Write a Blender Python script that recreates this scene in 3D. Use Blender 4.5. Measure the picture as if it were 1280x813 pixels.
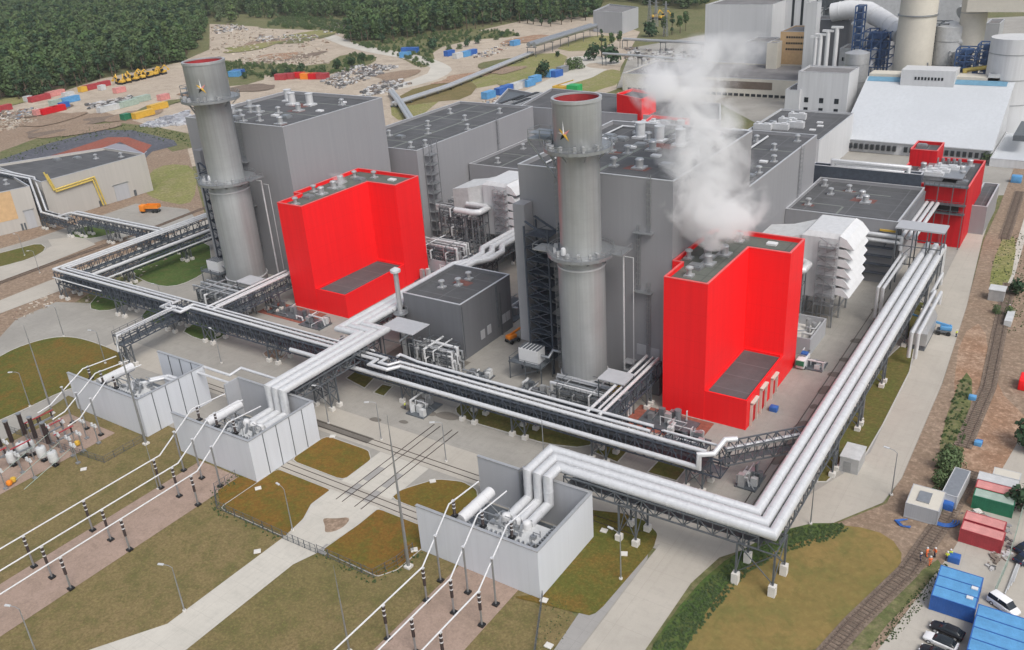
import bpy, math, random
from mathutils import Vector, Matrix, noise
R = math.radians
random.seed(7)
SC = bpy.context.scene
COL = SC.collection
for o_ in list(bpy.data.objects): bpy.data.objects.remove(o_)

# ------------------------------------------------------------ camera, world, sun
F, YAW, PIT, ROLL, HC = 1105.6, -.6152476, .4393, -.0694365, 100.0
cy_, sy_ = math.cos(YAW), math.sin(YAW)
FW = Vector((sy_*math.cos(PIT), cy_*math.cos(PIT), -math.sin(PIT)))
_r0 = Vector((cy_, -sy_, 0)); _u0 = _r0.cross(FW)
RT = math.cos(ROLL)*_r0 + math.sin(ROLL)*_u0
UP = -math.sin(ROLL)*_r0 + math.cos(ROLL)*_u0
CAM = Vector((0, 0, HC))
cd = bpy.data.cameras.new('camera'); co = bpy.data.objects.new('camera', cd); COL.objects.link(co)
co.matrix_world = Matrix.Translation(CAM) @ Matrix((RT, UP, -FW)).transposed().to_4x4()
cd.sensor_width = 36; cd.lens = F/1280*36; cd.clip_start = 1; cd.clip_end = 9000
SC.camera = co

def W(px, py, z=0.0):
    "photo pixel + known height -> point of the site"
    d = (px-640)*RT - (py-406.5)*UP + F*FW
    return CAM + d*((z-HC)/d.z)

SUN_EL, SUN_AZ = R(52), R(118)      # azimuth measured from +Y towards +X
wd = bpy.data.worlds.new('World'); SC.world = wd; wd.use_nodes = True
nt = wd.node_tree; nt.nodes.clear()
sk = nt.nodes.new('ShaderNodeTexSky'); sk.sky_type = 'NISHITA'; sk.sun_disc = False
sk.sun_elevation = SUN_EL; sk.sun_rotation = SUN_AZ; sk.air_density = 1.0; sk.dust_density = 4.0; sk.ozone_density = 1.0
hs = nt.nodes.new('ShaderNodeHueSaturation'); hs.inputs['Saturation'].default_value = .55
bg = nt.nodes.new('ShaderNodeBackground'); bg.inputs['Strength'].default_value = .15
wo = nt.nodes.new('ShaderNodeOutputWorld')
nt.links.new(sk.outputs[0], hs.inputs['Color']); nt.links.new(hs.outputs[0], bg.inputs['Color']); nt.links.new(bg.outputs[0], wo.inputs['Surface'])
sl = bpy.data.lights.new('sun', 'SUN'); sl.energy = 1.4; sl.angle = R(24); sl.color = (1, .975, .94)
so = bpy.data.objects.new('sun', sl); COL.objects.link(so)
sdir = Vector((math.sin(SUN_AZ)*math.cos(SUN_EL), math.cos(SUN_AZ)*math.cos(SUN_EL), math.sin(SUN_EL)))
so.rotation_euler = sdir.to_track_quat('Z', 'Y').to_euler()
SC.view_settings.view_transform = 'Standard'; SC.view_settings.look = 'None'
SC.view_settings.exposure = 0.22; SC.view_settings.gamma = 1; SC.view_settings.use_curve_mapping = False
SC.cycles.max_bounces = 6; SC.cycles.diffuse_bounces = 3; SC.cycles.glossy_bounces = 3
SC.cycles.volume_step_rate = 2; SC.cycles.volume_max_steps = 128; SC.cycles.volume_bounces = 5
SC.cycles.use_denoising = True

# ------------------------------------------------------------ materials
def lin(h):
    h = h.lstrip('#'); c = [int(h[i:i+2], 16)/255 for i in (0, 2, 4)]
    return [x/12.92 if x <= .04045 else ((x+.055)/1.055)**2.4 for x in c]
class N:
    def __init__(s, name):
        s.m = bpy.data.materials.new(name); s.m.use_nodes = True; s.t = s.m.node_tree
        s.b = s.t.nodes['Principled BSDF']
        s.co = s.t.nodes.new('ShaderNodeTexCoord').outputs['Object']
    def n(s, k, **kw):
        q = s.t.nodes.new(k)
        for a, v in kw.items(): setattr(q, a, v)
        return q
    def l(s, a, b): s.t.links.new(a, b)
    def noise(s, sc, det=4, rough=.6, vec=None, dist=0):
        q = s.n('ShaderNodeTexNoise'); q.inputs['Scale'].default_value = sc; q.inputs['Detail'].default_value = det
        q.inputs['Roughness'].default_value = rough; q.inputs['Distortion'].default_value = dist
        s.l(vec or s.co, q.inputs['Vector']); return q.outputs['Fac']
    def ramp(s, f, a, b, lo=0., hi=1.):
        q = s.n('ShaderNodeMapRange'); q.inputs[1].default_value = a; q.inputs[2].default_value = b
        q.inputs[3].default_value = lo; q.inputs[4].default_value = hi; s.l(f, q.inputs[0]); return q.outputs[0]
    def mix(s, f, a, b, mode='MIX'):
        q = s.n('ShaderNodeMix', data_type='RGBA', blend_type=mode)
        for v, i in ((f, 0), (a, 6), (b, 7)):
            if hasattr(v, 'is_linked') or hasattr(v, 'links'): s.l(v, q.inputs[i])
            elif i == 0: q.inputs[0].default_value = v
            else: q.inputs[i].default_value = (*v[:3], 1)
        return q.outputs[2]
    def scale(s, v, sx, sy, sz, rz=0):
        q = s.n('ShaderNodeMapping'); q.inputs['Scale'].default_value = (sx, sy, sz); q.inputs['Rotation'].default_value = (0, 0, rz)
        s.l(v, q.inputs[0]); return q.outputs[0]
    def bump(s, h, st, d=.05):
        q = s.n('ShaderNodeBump'); q.inputs['Strength'].default_value = st; q.inputs['Distance'].default_value = d
        s.l(h, q.inputs['Height']); s.l(q.outputs[0], s.b.inputs['Normal'])
    def done(s, c, rough=.8, metal=0., spec=None):
        if hasattr(c, 'links'): s.l(c, s.b.inputs['Base Color'])
        else: s.b.inputs['Base Color'].default_value = (*c[:3], 1)
        s.b.inputs['Roughness'].default_value = rough; s.b.inputs['Metallic'].default_value = metal
        if spec is not None: s.b.inputs['Specular IOR Level'].default_value = spec
        return s.m
def c3(c):
    return lin(c) if isinstance(c, str) else list(c)
def mul(c, k): return [min(1, x*k) for x in c]

def plain(name, c, rough=.6, metal=0., var=.12, sc=.6, spec=None):
    n = N(name); c = c3(c)
    f = n.noise(sc, 5, .65); g = n.noise(sc*9, 3)
    k = n.mix(n.ramp(f, .3, .7), mul(c, 1-var), mul(c, 1+var))
    k = n.mix(n.ramp(g, .35, .75, 0, .35), k, mul(c, 1-2*var))
    return n.done(k, rough, metal, spec)

def seam(n, axis, pitch, width):
    "thin repeated joint lines along an axis of the thing"
    s = n.n('ShaderNodeSeparateXYZ'); n.l(n.co, s.inputs[0])
    def line(sock):
        a = n.n('ShaderNodeMath', operation='FRACT'); d = n.n('ShaderNodeMath', operation='DIVIDE'); d.inputs[1].default_value = pitch
        n.l(sock, d.inputs[0]); n.l(d.outputs[0], a.inputs[0])
        q = n.n('ShaderNodeMath', operation='LESS_THAN'); q.inputs[1].default_value = width/pitch; n.l(a.outputs[0], q.inputs[0]); return q.outputs[0]
    if axis == 'z': return line(s.outputs[2])
    ad = n.n('ShaderNodeMath', operation='ADD'); n.l(s.outputs[0], ad.inputs[0]); n.l(s.outputs[1], ad.inputs[1])
    return line(ad.outputs[0])

def cladding(name, c, pitch=1.1, zp=8., dark=.82, rough=.42, streak=.12, spec=.35, metal=0.):
    n = N(name); c = c3(c)
    st = n.noise(1.0, 4, .6, n.scale(n.co, .9, .9, .03))
    big = n.noise(.045, 3, .5)
    k = n.mix(n.ramp(st, .3, .75), mul(c, 1+streak*.5), mul(c, 1-streak*1.5))
    k = n.mix(n.ramp(big, .35, .65, 0, .6), k, mul(c, 1-streak*1.6))
    k = n.mix(n.ramp(seam(n, 'xy', pitch, .05), 0, 1, 0, .55), k, mul(c, dark))
    k = n.mix(n.ramp(seam(n, 'z', zp, .07), 0, 1, 0, .7), k, mul(c, dark))
    return n.done(k, rough, metal, spec)

def roofing(name, c, pitch=6., line=1.25, lw=.35, stain=.25):
    n = N(name); c = c3(c)
    f = n.noise(.12, 5, .6); g = n.noise(1.6, 5, .7)
    k = n.mix(n.ramp(f, .3, .7), mul(c, 1-stain), mul(c, 1+stain))
    k = n.mix(n.ramp(g, .45, .75, 0, .5), k, mul(c, .7))
    s = n.n('ShaderNodeSeparateXYZ'); n.l(n.co, s.inputs[0])
    for ax, p in ((0, pitch*1.9), (1, pitch)):
        d = n.n('ShaderNodeMath', operation='DIVIDE'); d.inputs[1].default_value = p; n.l(s.outputs[ax], d.inputs[0])
        a = n.n('ShaderNodeMath', operation='FRACT'); n.l(d.outputs[0], a.inputs[0])
        q = n.n('ShaderNodeMath', operation='LESS_THAN'); q.inputs[1].default_value = lw/p; n.l(a.outputs[0], q.inputs[0])
        k = n.mix(n.ramp(q.outputs[0], 0, 1, 0, .6), k, mul(c, line))
    return n.done(k, .85)

def ground_mat(name, cols, sc=.05, fine=1.5, bump=.3, rough=.95, patch=None, tuft=.25):
    "cols: [a, b, c]; large patches of a/b, small patches of c"
    n = N(name); a, b, c = [c3(x) for x in cols]
    f = n.noise(sc, 6, .62, dist=.4); g = n.noise(sc*4.3, 6, .7); h = n.noise(fine, 6, .75)
    k = n.mix(n.ramp(f, .38, .62), a, b)
    k = n.mix(n.ramp(g, .47, .66, 0, .8), k, c)
    k = n.mix(n.ramp(n.noise(sc*11, 4, .75, dist=1.2), .5, .68, 0, .55), k, mul(c, .8))
    k = n.mix(n.ramp(h, .42, .66, 0, tuft*3), k, mul(a, .55))
    k = n.mix(n.ramp(h, .3, .46, tuft*2.2, 0), k, mul(b, 1.5))
    if patch:
        pc, psc, lo, hi = patch
        k = n.mix(n.ramp(n.noise(psc, 5, .6, dist=.8), lo, hi), k, c3(pc))
    n.bump(h, bump, .1)
    return n.done(k, rough, spec=.2)

def concrete(name, c, slab=5., stain=.1, joint=.72, rough=.85, tracks=0):
    n = N(name); c = c3(c)
    f = n.noise(.07, 6, .65, dist=.5); g = n.noise(.6, 6, .72); h = n.noise(6, 3, .7)
    k = n.mix(n.ramp(f, .35, .65), mul(c, 1+stain*.6), mul(c, 1-stain))
    k = n.mix(n.ramp(g, .5, .8, 0, .55), k, mul(c, 1-2.6*stain))
    k = n.mix(n.ramp(h, .4, .7, 0, .25), k, mul(c, .75))
    k = n.mix(n.ramp(n.noise(1, 4, .6, n.scale(n.co, 1.1, .03, 1)), .52, .75, 0, .25), k, mul(c, .75))
    k = n.mix(n.ramp(n.noise(1, 4, .6, n.scale(n.co, .035, 1.2, 1)), .54, .78, 0, .2), k, mul(c, .76))
    if slab:
        s = n.n('ShaderNodeSeparateXYZ'); n.l(n.co, s.inputs[0])
        for ax in (0, 1):
            d = n.n('ShaderNodeMath', operation='DIVIDE'); d.inputs[1].default_value = slab; n.l(s.outputs[ax], d.inputs[0])
            a = n.n('ShaderNodeMath', operation='FRACT'); n.l(d.outputs[0], a.inputs[0])
            q = n.n('ShaderNodeMath', operation='LESS_THAN'); q.inputs[1].default_value = .07/slab; n.l(a.outputs[0], q.inputs[0])
            k = n.mix(n.ramp(q.outputs[0], 0, 1, 0, .5), k, mul(c, joint))
    n.bump(h, .15, .02)
    return n.done(k, rough, spec=.25)

MT = {}
MT['red'] = cladding('red_panel', (.90, .016, .02), 1.1, 6, .82, .45, .05, .22)
MT['red_dull'] = cladding('weathered_red_panel', (.62, .012, .02), 1.2, 5, .75, .55, .2, .2)
MT['grey'] = cladding('grey_panel', (.285, .287, .30), 1.1, 9, .92, .45, .05, .3)
MT['grey_dark'] = cladding('dark_grey_panel', (.16, .165, .178), 1.1, 5, .85, .5, .1, .3)
MT['grey_light'] = cladding('pale_grey_panel', (.42, .43, .45), 1.2, 6, .88, .5, .08, .3)
MT['beige_wall'] = cladding('beige_panel', (.46, .44, .41), 2.4, 50, .9, .6, .08, .25)
MT['yellow_trim'] = plain('yellow_paint', (.55, .36, .06), .5)
MT['white_panel'] = cladding('white_panel', (.60, .625, .665), 5.6, 50, .78, .45, .05, .3)
MT['white_wall'] = cladding('white_wall_panel', (.56, .57, .58), 2.2, 7, .88, .6, .1, .25)
MT['off_white'] = plain('off_white_paint', (.52, .53, .53), .5, var=.15)
MT['white'] = plain('white_paint', (.63, .635, .64), .45, var=.07)
MT['cream_conc'] = plain('cream_concrete', (.55, .52, .45), .8, var=.08, sc=.1)
MT['coping'] = plain('pale_coping', (.55, .56, .58), .4, .3)
MT['coping_red'] = plain('pink_coping', (.75, .12, .12), .45)
MT['roof'] = roofing('dark_roof_membrane', (.080, .082, .086), 6., 1.7, .3)
MT['roof_green'] = roofing('green_grey_roof_membrane', (.105, .115, .10), 5, .6)
MT['roof_light'] = roofing('grey_roof_membrane', (.17, .165, .165), 8, .8)
MT['roof_white'] = cladding('white_roof_sheet', (.50, .525, .55), 3.2, 80, .9, .6, .07, .2)
MT['galv'] = plain('galvanised_steel', (.36, .375, .39), .42, .65, .12, 1.5)
MT['galv_dark'] = plain('weathered_steel', (.13, .145, .16), .55, .35, .2, 1.2)
MT['steel_blue'] = plain('blue_grey_steel', (.075, .09, .115), .55, .3, .2, 1)
MT['alu'] = plain('aluminium_jacket', (.60, .61, .62), .4, .2, .09, 1.2)
MT['alu_dull'] = plain('dull_aluminium_jacket', (.46, .47, .48), .4, .45, .1, 1.)
MT['black'] = plain('black_rubber', (.012, .012, .013), .5)
MT['brown_band'] = plain('brown_glazing_band', (.15, .115, .09), .5, var=.2)
MT['frame_blue'] = plain('dusty_blue_steel', (.05, .105, .23), .6, .1, .25)
MT['strip_blue'] = plain('pale_blue_translucent_sheet', (.13, .27, .38), .4)
MT['pale_yellow'] = plain('pale_yellow_pipe_paint', (.62, .47, .12), .5)
MT['roof_strip'] = plain('pale_roof_seam_strip', (.17, .185, .17), .8)
MT['glass'] = plain('dark_glass', (.02, .025, .03), .12)
MT['brown'] = plain('brown_porcelain', (.03, .016, .013), .3)
MT['yellow'] = plain('machine_yellow', (.62, .38, .05), .45)
MT['orange'] = plain('machine_orange', (.75, .23, .02), .45)
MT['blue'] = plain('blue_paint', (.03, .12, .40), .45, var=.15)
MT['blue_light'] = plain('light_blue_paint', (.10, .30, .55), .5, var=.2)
MT['green'] = plain('green_paint', (.02, .17, .09), .5, var=.2)
MT['green_bright'] = plain('bright_green_paint', (.02, .36, .10), .5)
MT['pale_green'] = plain('pale_green_paint', (.34, .42, .36), .6, var=.2)
MT['maroon'] = plain('faded_red_paint', (.38, .045, .055), .55, var=.2)
MT['pink'] = plain('sun_faded_red_paint', (.60, .26, .24), .6, var=.2)
MT['footing'] = plain('footing_concrete', (.62, .60, .56), .8)
MT['kerb'] = plain('kerb_concrete', (.45, .44, .41), .85, var=.15, sc=2)
MT['liner_red'] = plain('rust_red_flue', (.36, .03, .035), .7, var=.25, sc=.3)
MT['tyre'] = plain('tyre_rubber', (.015, .015, .016), .8)
MT['wood'] = plain('timber', (.22, .14, .08), .8, var=.3, sc=3)
MT['rail'] = plain('rail_steel', (.07, .055, .05), .5, .5)
MT['tan_wall'] = plain('tan_render', (.55, .37, .20), .8)
MT['hiviz_orange'] = plain('hi_vis_orange', (.9, .16, .03), .7)
MT['hiviz_yellow'] = plain('hi_vis_yellow', (.65, .8, .05), .7)
MT['skin'] = plain('skin', (.5, .3, .2), .6)
MT['navy'] = plain('navy_cloth', (.02, .03, .07), .8)
# chimney: brushed steel with panel courses
def steel_shell():
    n = N('brushed_steel_shell')
    c = [.37, .382, .385]
    st = n.noise(1.2, 5, .6, n.scale(n.co, 1, 1, .02)); g = n.noise(.3, 4)
    k = n.mix(n.ramp(st, .3, .7), mul(c, 1.12), mul(c, .88)); k = n.mix(n.ramp(g, .4, .7, 0, .4), k, mul(c, .82))
    k = n.mix(n.ramp(seam(n, 'z', 3.0, .05), 0, 1, 0, .35), k, mul(c, .7))
    n.done(k, .38, .4); return n.m
MT['shell'] = steel_shell()

G_DRY = ground_mat('dry_grass', [(.225, .17, .082), (.18, .15, .062), (.10, .108, .034)], .045, 2.2, .5, tuft=.3)
G_LAWN = ground_mat('mossy_lawn', [(.205, .105, .024), (.15, .11, .024), (.085, .11, .022)], .06, 2, .4, tuft=.2)
G_GREEN = ground_mat('green_lawn', [(.060, .11, .028), (.085, .13, .036), (.12, .115, .045)], .09, 1.4, .3, tuft=.2)
G_GREEN2 = ground_mat('dull_green_lawn', [(.105, .115, .03), (.13, .12, .038), (.16, .115, .045)], .08, 1.4, .3, tuft=.2)
G_OLIVE = ground_mat('olive_field', [(.25, .175, .065), (.20, .155, .055), (.14, .14, .045)], .035, .9, .25, tuft=.12)
G_LAWN2 = ground_mat('patchy_green_lawn', [(.085, .105, .022), (.15, .115, .03), (.20, .105, .028)], .04, 2, .4, tuft=.2)
MT['rail_rust'] = plain('rusty_rail', (.13, .095, .075), .8)
MT['sleeper'] = plain('weathered_sleeper', (.145, .11, .085), .9, var=.35, sc=2)
G_SAND = ground_mat('sandy_dirt', [(.48, .41, .325), (.41, .345, .275), (.32, .265, .21)], .02, .8, .3, tuft=.15)
G_DIRT = ground_mat('brown_dirt', [(.27, .195, .14), (.31, .235, .175), (.25, .185, .13)], .05, .9, .4)
G_RUST = ground_mat('reddish_dirt', [(.34, .21, .135), (.40, .29, .21), (.20, .115, .07)], .06, .9, .4)
G_SCRUB = ground_mat('scrub_ground', [(.11, .135, .05), (.17, .165, .075), (.23, .18, .115)], .06, .7, .5)
G_MEADOW = ground_mat('yellow_green_meadow', [(.20, .215, .07), (.26, .24, .10), (.31, .26, .16)], .03, .8, .3)
G_PAVER = ground_mat('brick_paving', [(.33, .245, .195), (.37, .275, .225), (.28, .21, .165)], .05, 3, .2, tuft=.1)
G_BALLAST = ground_mat('stained_ballast', [(.19, .145, .115), (.25, .195, .15), (.12, .095, .075)], .2, 2.5, .6)
G_CONC = concrete('plant_concrete', (.325, .31, .28), 6, .14)
G_ROAD = concrete('road_concrete', (.42, .39, .34), 7, .09)
G_PATH = concrete('pale_path_concrete', (.50, .475, .42), 4, .12)
G_WALK = concrete('grey_footpath', (.31, .30, .285), 2.5, .06)
G_DARKC = concrete('stained_concrete', (.17, .155, .135), 0, .2)
G_LINER = ground_mat('basin_liner', [(.10, .105, .125), (.13, .135, .155), (.085, .085, .10)], .05, .5, .1)
G_REDMUD = ground_mat('red_clay', [(.32, .10, .07), (.27, .09, .065), (.24, .12, .09)], .05, .8, .4)
G_POND = plain('pond_bed', (.26, .25, .28), .5)

# ------------------------------------------------------------ mesh builder
class M:
    def __init__(s): s.v = []; s.f = []
    def add(s, vs, fs):
        k = len(s.v); s.v += [tuple(p) for p in vs]; s.f += [tuple(i+k for i in f) for f in fs]; return s
    def box(s, x0, x1, y0, y1, z0, z1):
        return s.add([(x0,y0,z0),(x1,y0,z0),(x1,y1,z0),(x0,y1,z0),(x0,y0,z1),(x1,y0,z1),(x1,y1,z1),(x0,y1,z1)],
              [(0,3,2,1),(4,5,6,7),(0,1,5,4),(1,2,6,5),(2,3,7,6),(3,0,4,7)])
    def cbox(s, c, d, rz=0, bev=0):
        x, y, z = d[0]/2, d[1]/2, d[2]/2; q = Matrix.Rotation(rz, 3, 'Z'); c = Vector(c)
        vs = [c + q @ Vector((a*x, b*y, e*z)) for e in (-1, 1) for a, b in ((-1,-1),(1,-1),(1,1),(-1,1))]
        return s.add(vs, [(0,3,2,1),(4,5,6,7),(0,1,5,4),(1,2,6,5),(2,3,7,6),(3,0,4,7)])
    def bar(s, p, q, w, h=None):
        p, q = Vector(p), Vector(q); d = q-p
        if d.length < 1e-6: return s
        d.normalize(); a = Vector((0,0,1)) if abs(d.z) < .95 else Vector((1,0,0))
        u = d.cross(a).normalized()*(w/2); v = u.normalized().cross(d)*((h or w)/2)
        vs = [e+i*u+j*v for e in (p, q) for i, j in ((-1,-1),(1,-1),(1,1),(-1,1))]
        return s.add(vs, [(0,1,2,3),(7,6,5,4),(0,4,5,1),(1,5,6,2),(2,6,7,3),(3,7,4,0)])
    def tube(s, pts, r, n=10, caps=True, ring=0, rr=None):
        pts = [Vector(p) for p in pts]; m = len(pts); rows = []
        rs = r if isinstance(r, (list, tuple)) else [r]*m
        up = None
        for i, p in enumerate(pts):
            a = (pts[i]-pts[i-1]).normalized() if i else (pts[1]-pts[0]).normalized()
            b = (pts[i+1]-pts[i]).normalized() if i < m-1 else a
            t = (a+b); t = t.normalized() if t.length > 1e-5 else a
            if up is None:
                up = a.cross(Vector((0,0,1)) if abs(a.z) < .95 else Vector((1,0,0))).normalized()
            # carry the frame along a, then stretch to the mitre
            up = (up - up.dot(a)*a).normalized(); w = a.cross(up)
            cosh = max(.35, a.dot(t))
            row = []
            for k in range(n):
                an = 2*math.pi*k/n; q = math.cos(an)*up + math.sin(an)*w
                # project along a onto the mitre plane
                q = q*rs[i]; q = q - a*(q.dot(t)/cosh); row.append(p+q)
            rows.append(row)
            up = a.rotation_difference(b) @ up
        vs = [q for row in rows for q in row]; fs = []
        for i in range(m-1):
            for k in range(n):
                fs.append((i*n+k, i*n+(k+1)%n, (i+1)*n+(k+1)%n, (i+1)*n+k))
        if caps: fs.append(tuple(reversed(range(n)))); fs.append(tuple((m-1)*n+k for k in range(n)))
        s.add(vs, fs)
        if ring:
            for i in range(m-1):
                d = pts[i+1]-pts[i]; L = d.length; d.normalize(); j = int(L/ring)
                for q in range(1, j+1):
                    c = pts[i]+d*(L*q/(j+1)); e = d*.09; s.tube([c-e, c+e], (rr or rs[i]*1.045), n, True)
        return s
    def cyl(s, x, y, z0, z1, r, n=16, r2=None):
        r2 = r if r2 is None else r2
        vs = [(x+r*math.cos(6.28319*k/n), y+r*math.sin(6.28319*k/n), z0) for k in range(n)]
        vs += [(x+r2*math.cos(6.28319*k/n), y+r2*math.sin(6.28319*k/n), z1) for k in range(n)]
        return s.add(vs, [(k,(k+1)%n,n+(k+1)%n,n+k) for k in range(n)]+[tuple(reversed(range(n))), tuple(range(n,2*n))])
    def lathe(s, x, y, prof, n=32, close=False):
        vs = [(x+r*math.cos(6.28319*k/n), y+r*math.sin(6.28319*k/n), z) for r, z in prof for k in range(n)]
        fs = [(i*n+k,i*n+(k+1)%n,(i+1)*n+(k+1)%n,(i+1)*n+k) for i in range(len(prof)-1) for k in range(n)]
        if close: fs += [tuple(range((len(prof)-1)*n, len(prof)*n))]
        return s.add(vs, fs)
    def prism(s, poly, z0, z1, top=True, bot=False, side=True):
        poly = ccw(poly); n = len(poly); vs = [(p[0],p[1],z0) for p in poly]+[(p[0],p[1],z1) for p in poly]; fs = []
        if side: fs += [(k,(k+1)%n,n+(k+1)%n,n+k) for k in range(n)]
        if top: fs.append(tuple(range(n,2*n)))
        if bot: fs.append(tuple(reversed(range(n))))
        return s.add(vs, fs)
    def ringp(s, outer, inner, z0, z1):
        n = len(outer); vs = [(p[0],p[1],z) for z in (z0,z1) for q in (outer,inner) for p in q]; fs = []
        for k in range(n):
            j = (k+1)%n
            fs += [(2*n+k,2*n+j,3*n+j,3*n+k), (k,j,2*n+j,2*n+k), (n+j,n+k,3*n+k,3*n+j), (j,k,n+k,n+j)]
        return s.add(vs, fs)
    def build(s, name, mat, par=None, smooth=False):
        me = bpy.data.meshes.new(name); off = Vector((0,0,0)); q = par
        while q: off += q.location; q = q.parent
        me.from_pydata([(a-off.x, b-off.y, c-off.z) for a, b, c in s.v], [], s.f)
        if smooth: me.shade_smooth(); me.set_sharp_from_angle(angle=R(38))
        me.materials.append(MT[mat] if isinstance(mat, str) else mat)
        o = bpy.data.objects.new(name, me); COL.objects.link(o)
        if par: o.parent = par
        return o
def ccw(p):
    a = sum(p[i-1][0]*p[i][1]-p[i][0]*p[i-1][1] for i in range(len(p)))
    return list(p) if a > 0 else list(reversed(p))
def inset(poly, d):
    poly = ccw([(p[0], p[1]) for p in poly]); n = len(poly); out = []
    for i in range(n):
        a, b, c = Vector(poly[i-1]), Vector(poly[i]), Vector(poly[(i+1)%n])
        e, f = (b-a).normalized(), (c-b).normalized(); n1 = Vector((-e.y, e.x)); n2 = Vector((-f.y, f.x))
        k = n1+n2; k = k/max(.25, (k.dot(k)/2)) ; out.append(tuple(b+k*d))
    return out
def chaikin(p, it=2):
    for _ in range(it):
        q = []
        for i in range(len(p)):
            a, b = Vector(p[i][:2]), Vector(p[(i+1)%len(p)][:2]); q += [tuple(a*.75+b*.25), tuple(a*.25+b*.75)]
        p = q
    return p
def rect(x0, x1, y0, y1): return [(x0,y0),(x1,y0),(x1,y1),(x0,y1)]
def WP(pts, z=0): return [tuple(W(a, b, z)[:2]) for a, b in pts]

LABELS = {}
def tag(o, label=None, cat=None, group=None, kind=None):
    if label: o['label'] = label
    if cat: o['category'] = cat
    if group: o['group'] = group
    if kind: o['kind'] = kind
    return o
def thing(name, label, cat, loc=(0,0,0), rz=0, group=None):
    o = bpy.data.objects.new(name, None); COL.objects.link(o); o.location = loc; o.rotation_euler.z = rz
    o.empty_display_size = .5
    return tag(o, label, cat, group)
def single(m, name, mat, label, cat, group=None, smooth=False, kind=None, par=None):
    return tag(m.build(name, mat, par, smooth), label, cat, group, kind)
KIDS = {}
def dup(root, loc, rz=0, label=None, group=None, sc=None):
    def cp(o, par):
        c = o.copy(); COL.objects.link(c); c.parent = par
        for ch in list(KIDS.get(o.name, [])): cp(ch, c)
        return c
    if root.name not in KIDS:
        for o in [root]+[x for x in bpy.data.objects if x.parent]:
            KIDS.setdefault(o.name, []); 
        for o in bpy.data.objects:
            if o.parent and o not in KIDS.setdefault(o.parent.name, []): KIDS[o.parent.name].append(o)
    r = cp(root, None); r.location = loc; r.rotation_euler = (0,0,rz)
    if sc: r.scale = (sc,)*3 if not isinstance(sc, tuple) else sc
    if label: r['label'] = label
    if group: r['group'] = group
    return r
class Proto:
    "first call places the original, later calls place copies"
    def __init__(s, root): s.o = root; s.used = False
    def put(s, loc, rz=0, label=None, group=None, sc=None):
        if not s.used:
            s.used = True; o = s.o; o.location = loc; o.rotation_euler = (0,0,rz)
            if label: o['label'] = label
            if group: o['group'] = group
            if sc: o.scale = (sc,)*3 if not isinstance(sc, tuple) else sc
            return o
        return dup(s.o, loc, rz, label, group, sc)
def struct(m, name, mat, smooth=False):
    o = m.build(name, mat, None, smooth); o['kind'] = 'structure'; return o
_z = [0.0]
def sheet(name, mat, poly, z, smooth=0, kerb=0):
    if smooth: poly = chaikin(poly, smooth)
    m = M(); m.prism(poly, z-.01, z, top=True, side=False)
    o = struct(m, name, mat)
    if kerb:
        k = M(); p = ccw(poly); k.ringp(p, inset(p, kerb), z-.03, z+.11); struct(k, 'kerb', 'kerb')
    return o
# ------------------------------------------------------------ ground
g = M(); g.box(-5200, 1500, -900, 5200, -.5, 0)
struct(g, 'ground', G_SCRUB)
Y0 = -60
# sandy construction yard far left, dirt tracks
sheet('yard_ground', G_SAND, WP([(-60,150),(0,128),(60,121),(125,99),(225,78),(262,62),(262,30),(330,34),(432,40),(440,55),(520,62),(600,38),(680,20),(745,22),(760,60),(720,110),(600,135),(560,160),(230,210),(120,200),(-60,230)]), .02)
sheet('plant_dirt', G_DIRT, WP([(-80,190),(60,150),(130,140),(230,170),(262,290),(170,330),(60,400),(-80,470)]), .04)
sheet('plant_dirt', G_DIRT, WP([(-40,136),(40,140),(130,143),(120,160),(60,170),(-40,196)]), .045)
sheet('grass_verge', G_SCRUB, WP([(0,190),(60,168),(130,152),(190,158),(240,168),(240,185),(215,190),(200,178),(160,163),(120,163),(0,205)]), .05)
sheet('grass_verge', G_MEADOW, WP([(186,215),(210,205),(244,208),(246,240),(235,258),(195,250),(180,240)]), .06, 1)
sheet('grass_verge', G_SCRUB, WP([(232,85),(270,75),(330,78),(400,84),(432,66),(470,70),(470,78),(440,88),(380,98),(300,92),(240,98)]), .06, 1)
sheet('grass_verge', G_SCRUB, WP([(320,34),(360,20),(430,28),(440,45),(400,38),(330,36)]), .06, 1)
sheet('grass_verge', G_SCRUB, WP([(440,55),(500,50),(560,40),(640,38),(650,46),(590,50),(540,62),(545,80),(525,86),(500,72)]), .06, 1)
sheet('grass_verge', G_SCRUB, WP([(244,86),(330,88),(330,104),(244,112)]), .065, 1)
sheet('grass_verge', G_MEADOW, WP([(488,128),(520,112),(600,90),(660,68),(712,66),(700,90),(660,98),(560,118),(520,150),(490,150)]), .07, 1)
sheet('grass_verge', G_DRY, WP([(500,116),(560,100),(600,104),(585,124),(540,128),(500,134)]), .08, 1)
sheet('grass_verge', G_MEADOW, WP([(690,60),(740,44),(775,46),(760,58),(720,66)]), .08, 1)
sheet('grass_verge', G_MEADOW, WP([(690,120),(730,96),(775,84),(776,105),(750,112),(720,125)]), .08, 1)
sheet('yard_ground', G_SAND, WP([(600,75),(700,50),(745,22),(800,40),(776,84),(770,112),(720,130),(600,135)]), .03)
sheet('access_road', G_PATH, WP([(545,88),(520,76),(440,62),(405,48),(390,40),(398,37),(420,44),(445,56),(530,70),(562,82),(566,90),(540,103),(460,120),(440,120),(500,106)]), .085, 1)
sheet('access_road', G_PATH, WP([(700,92),(716,82),(706,74),(722,70),(770,72),(778,80),(760,82),(740,78),(728,84),(770,88),(640,128),(640,122)]), .09, 1)
rp_ = random.Random(31)
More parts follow.
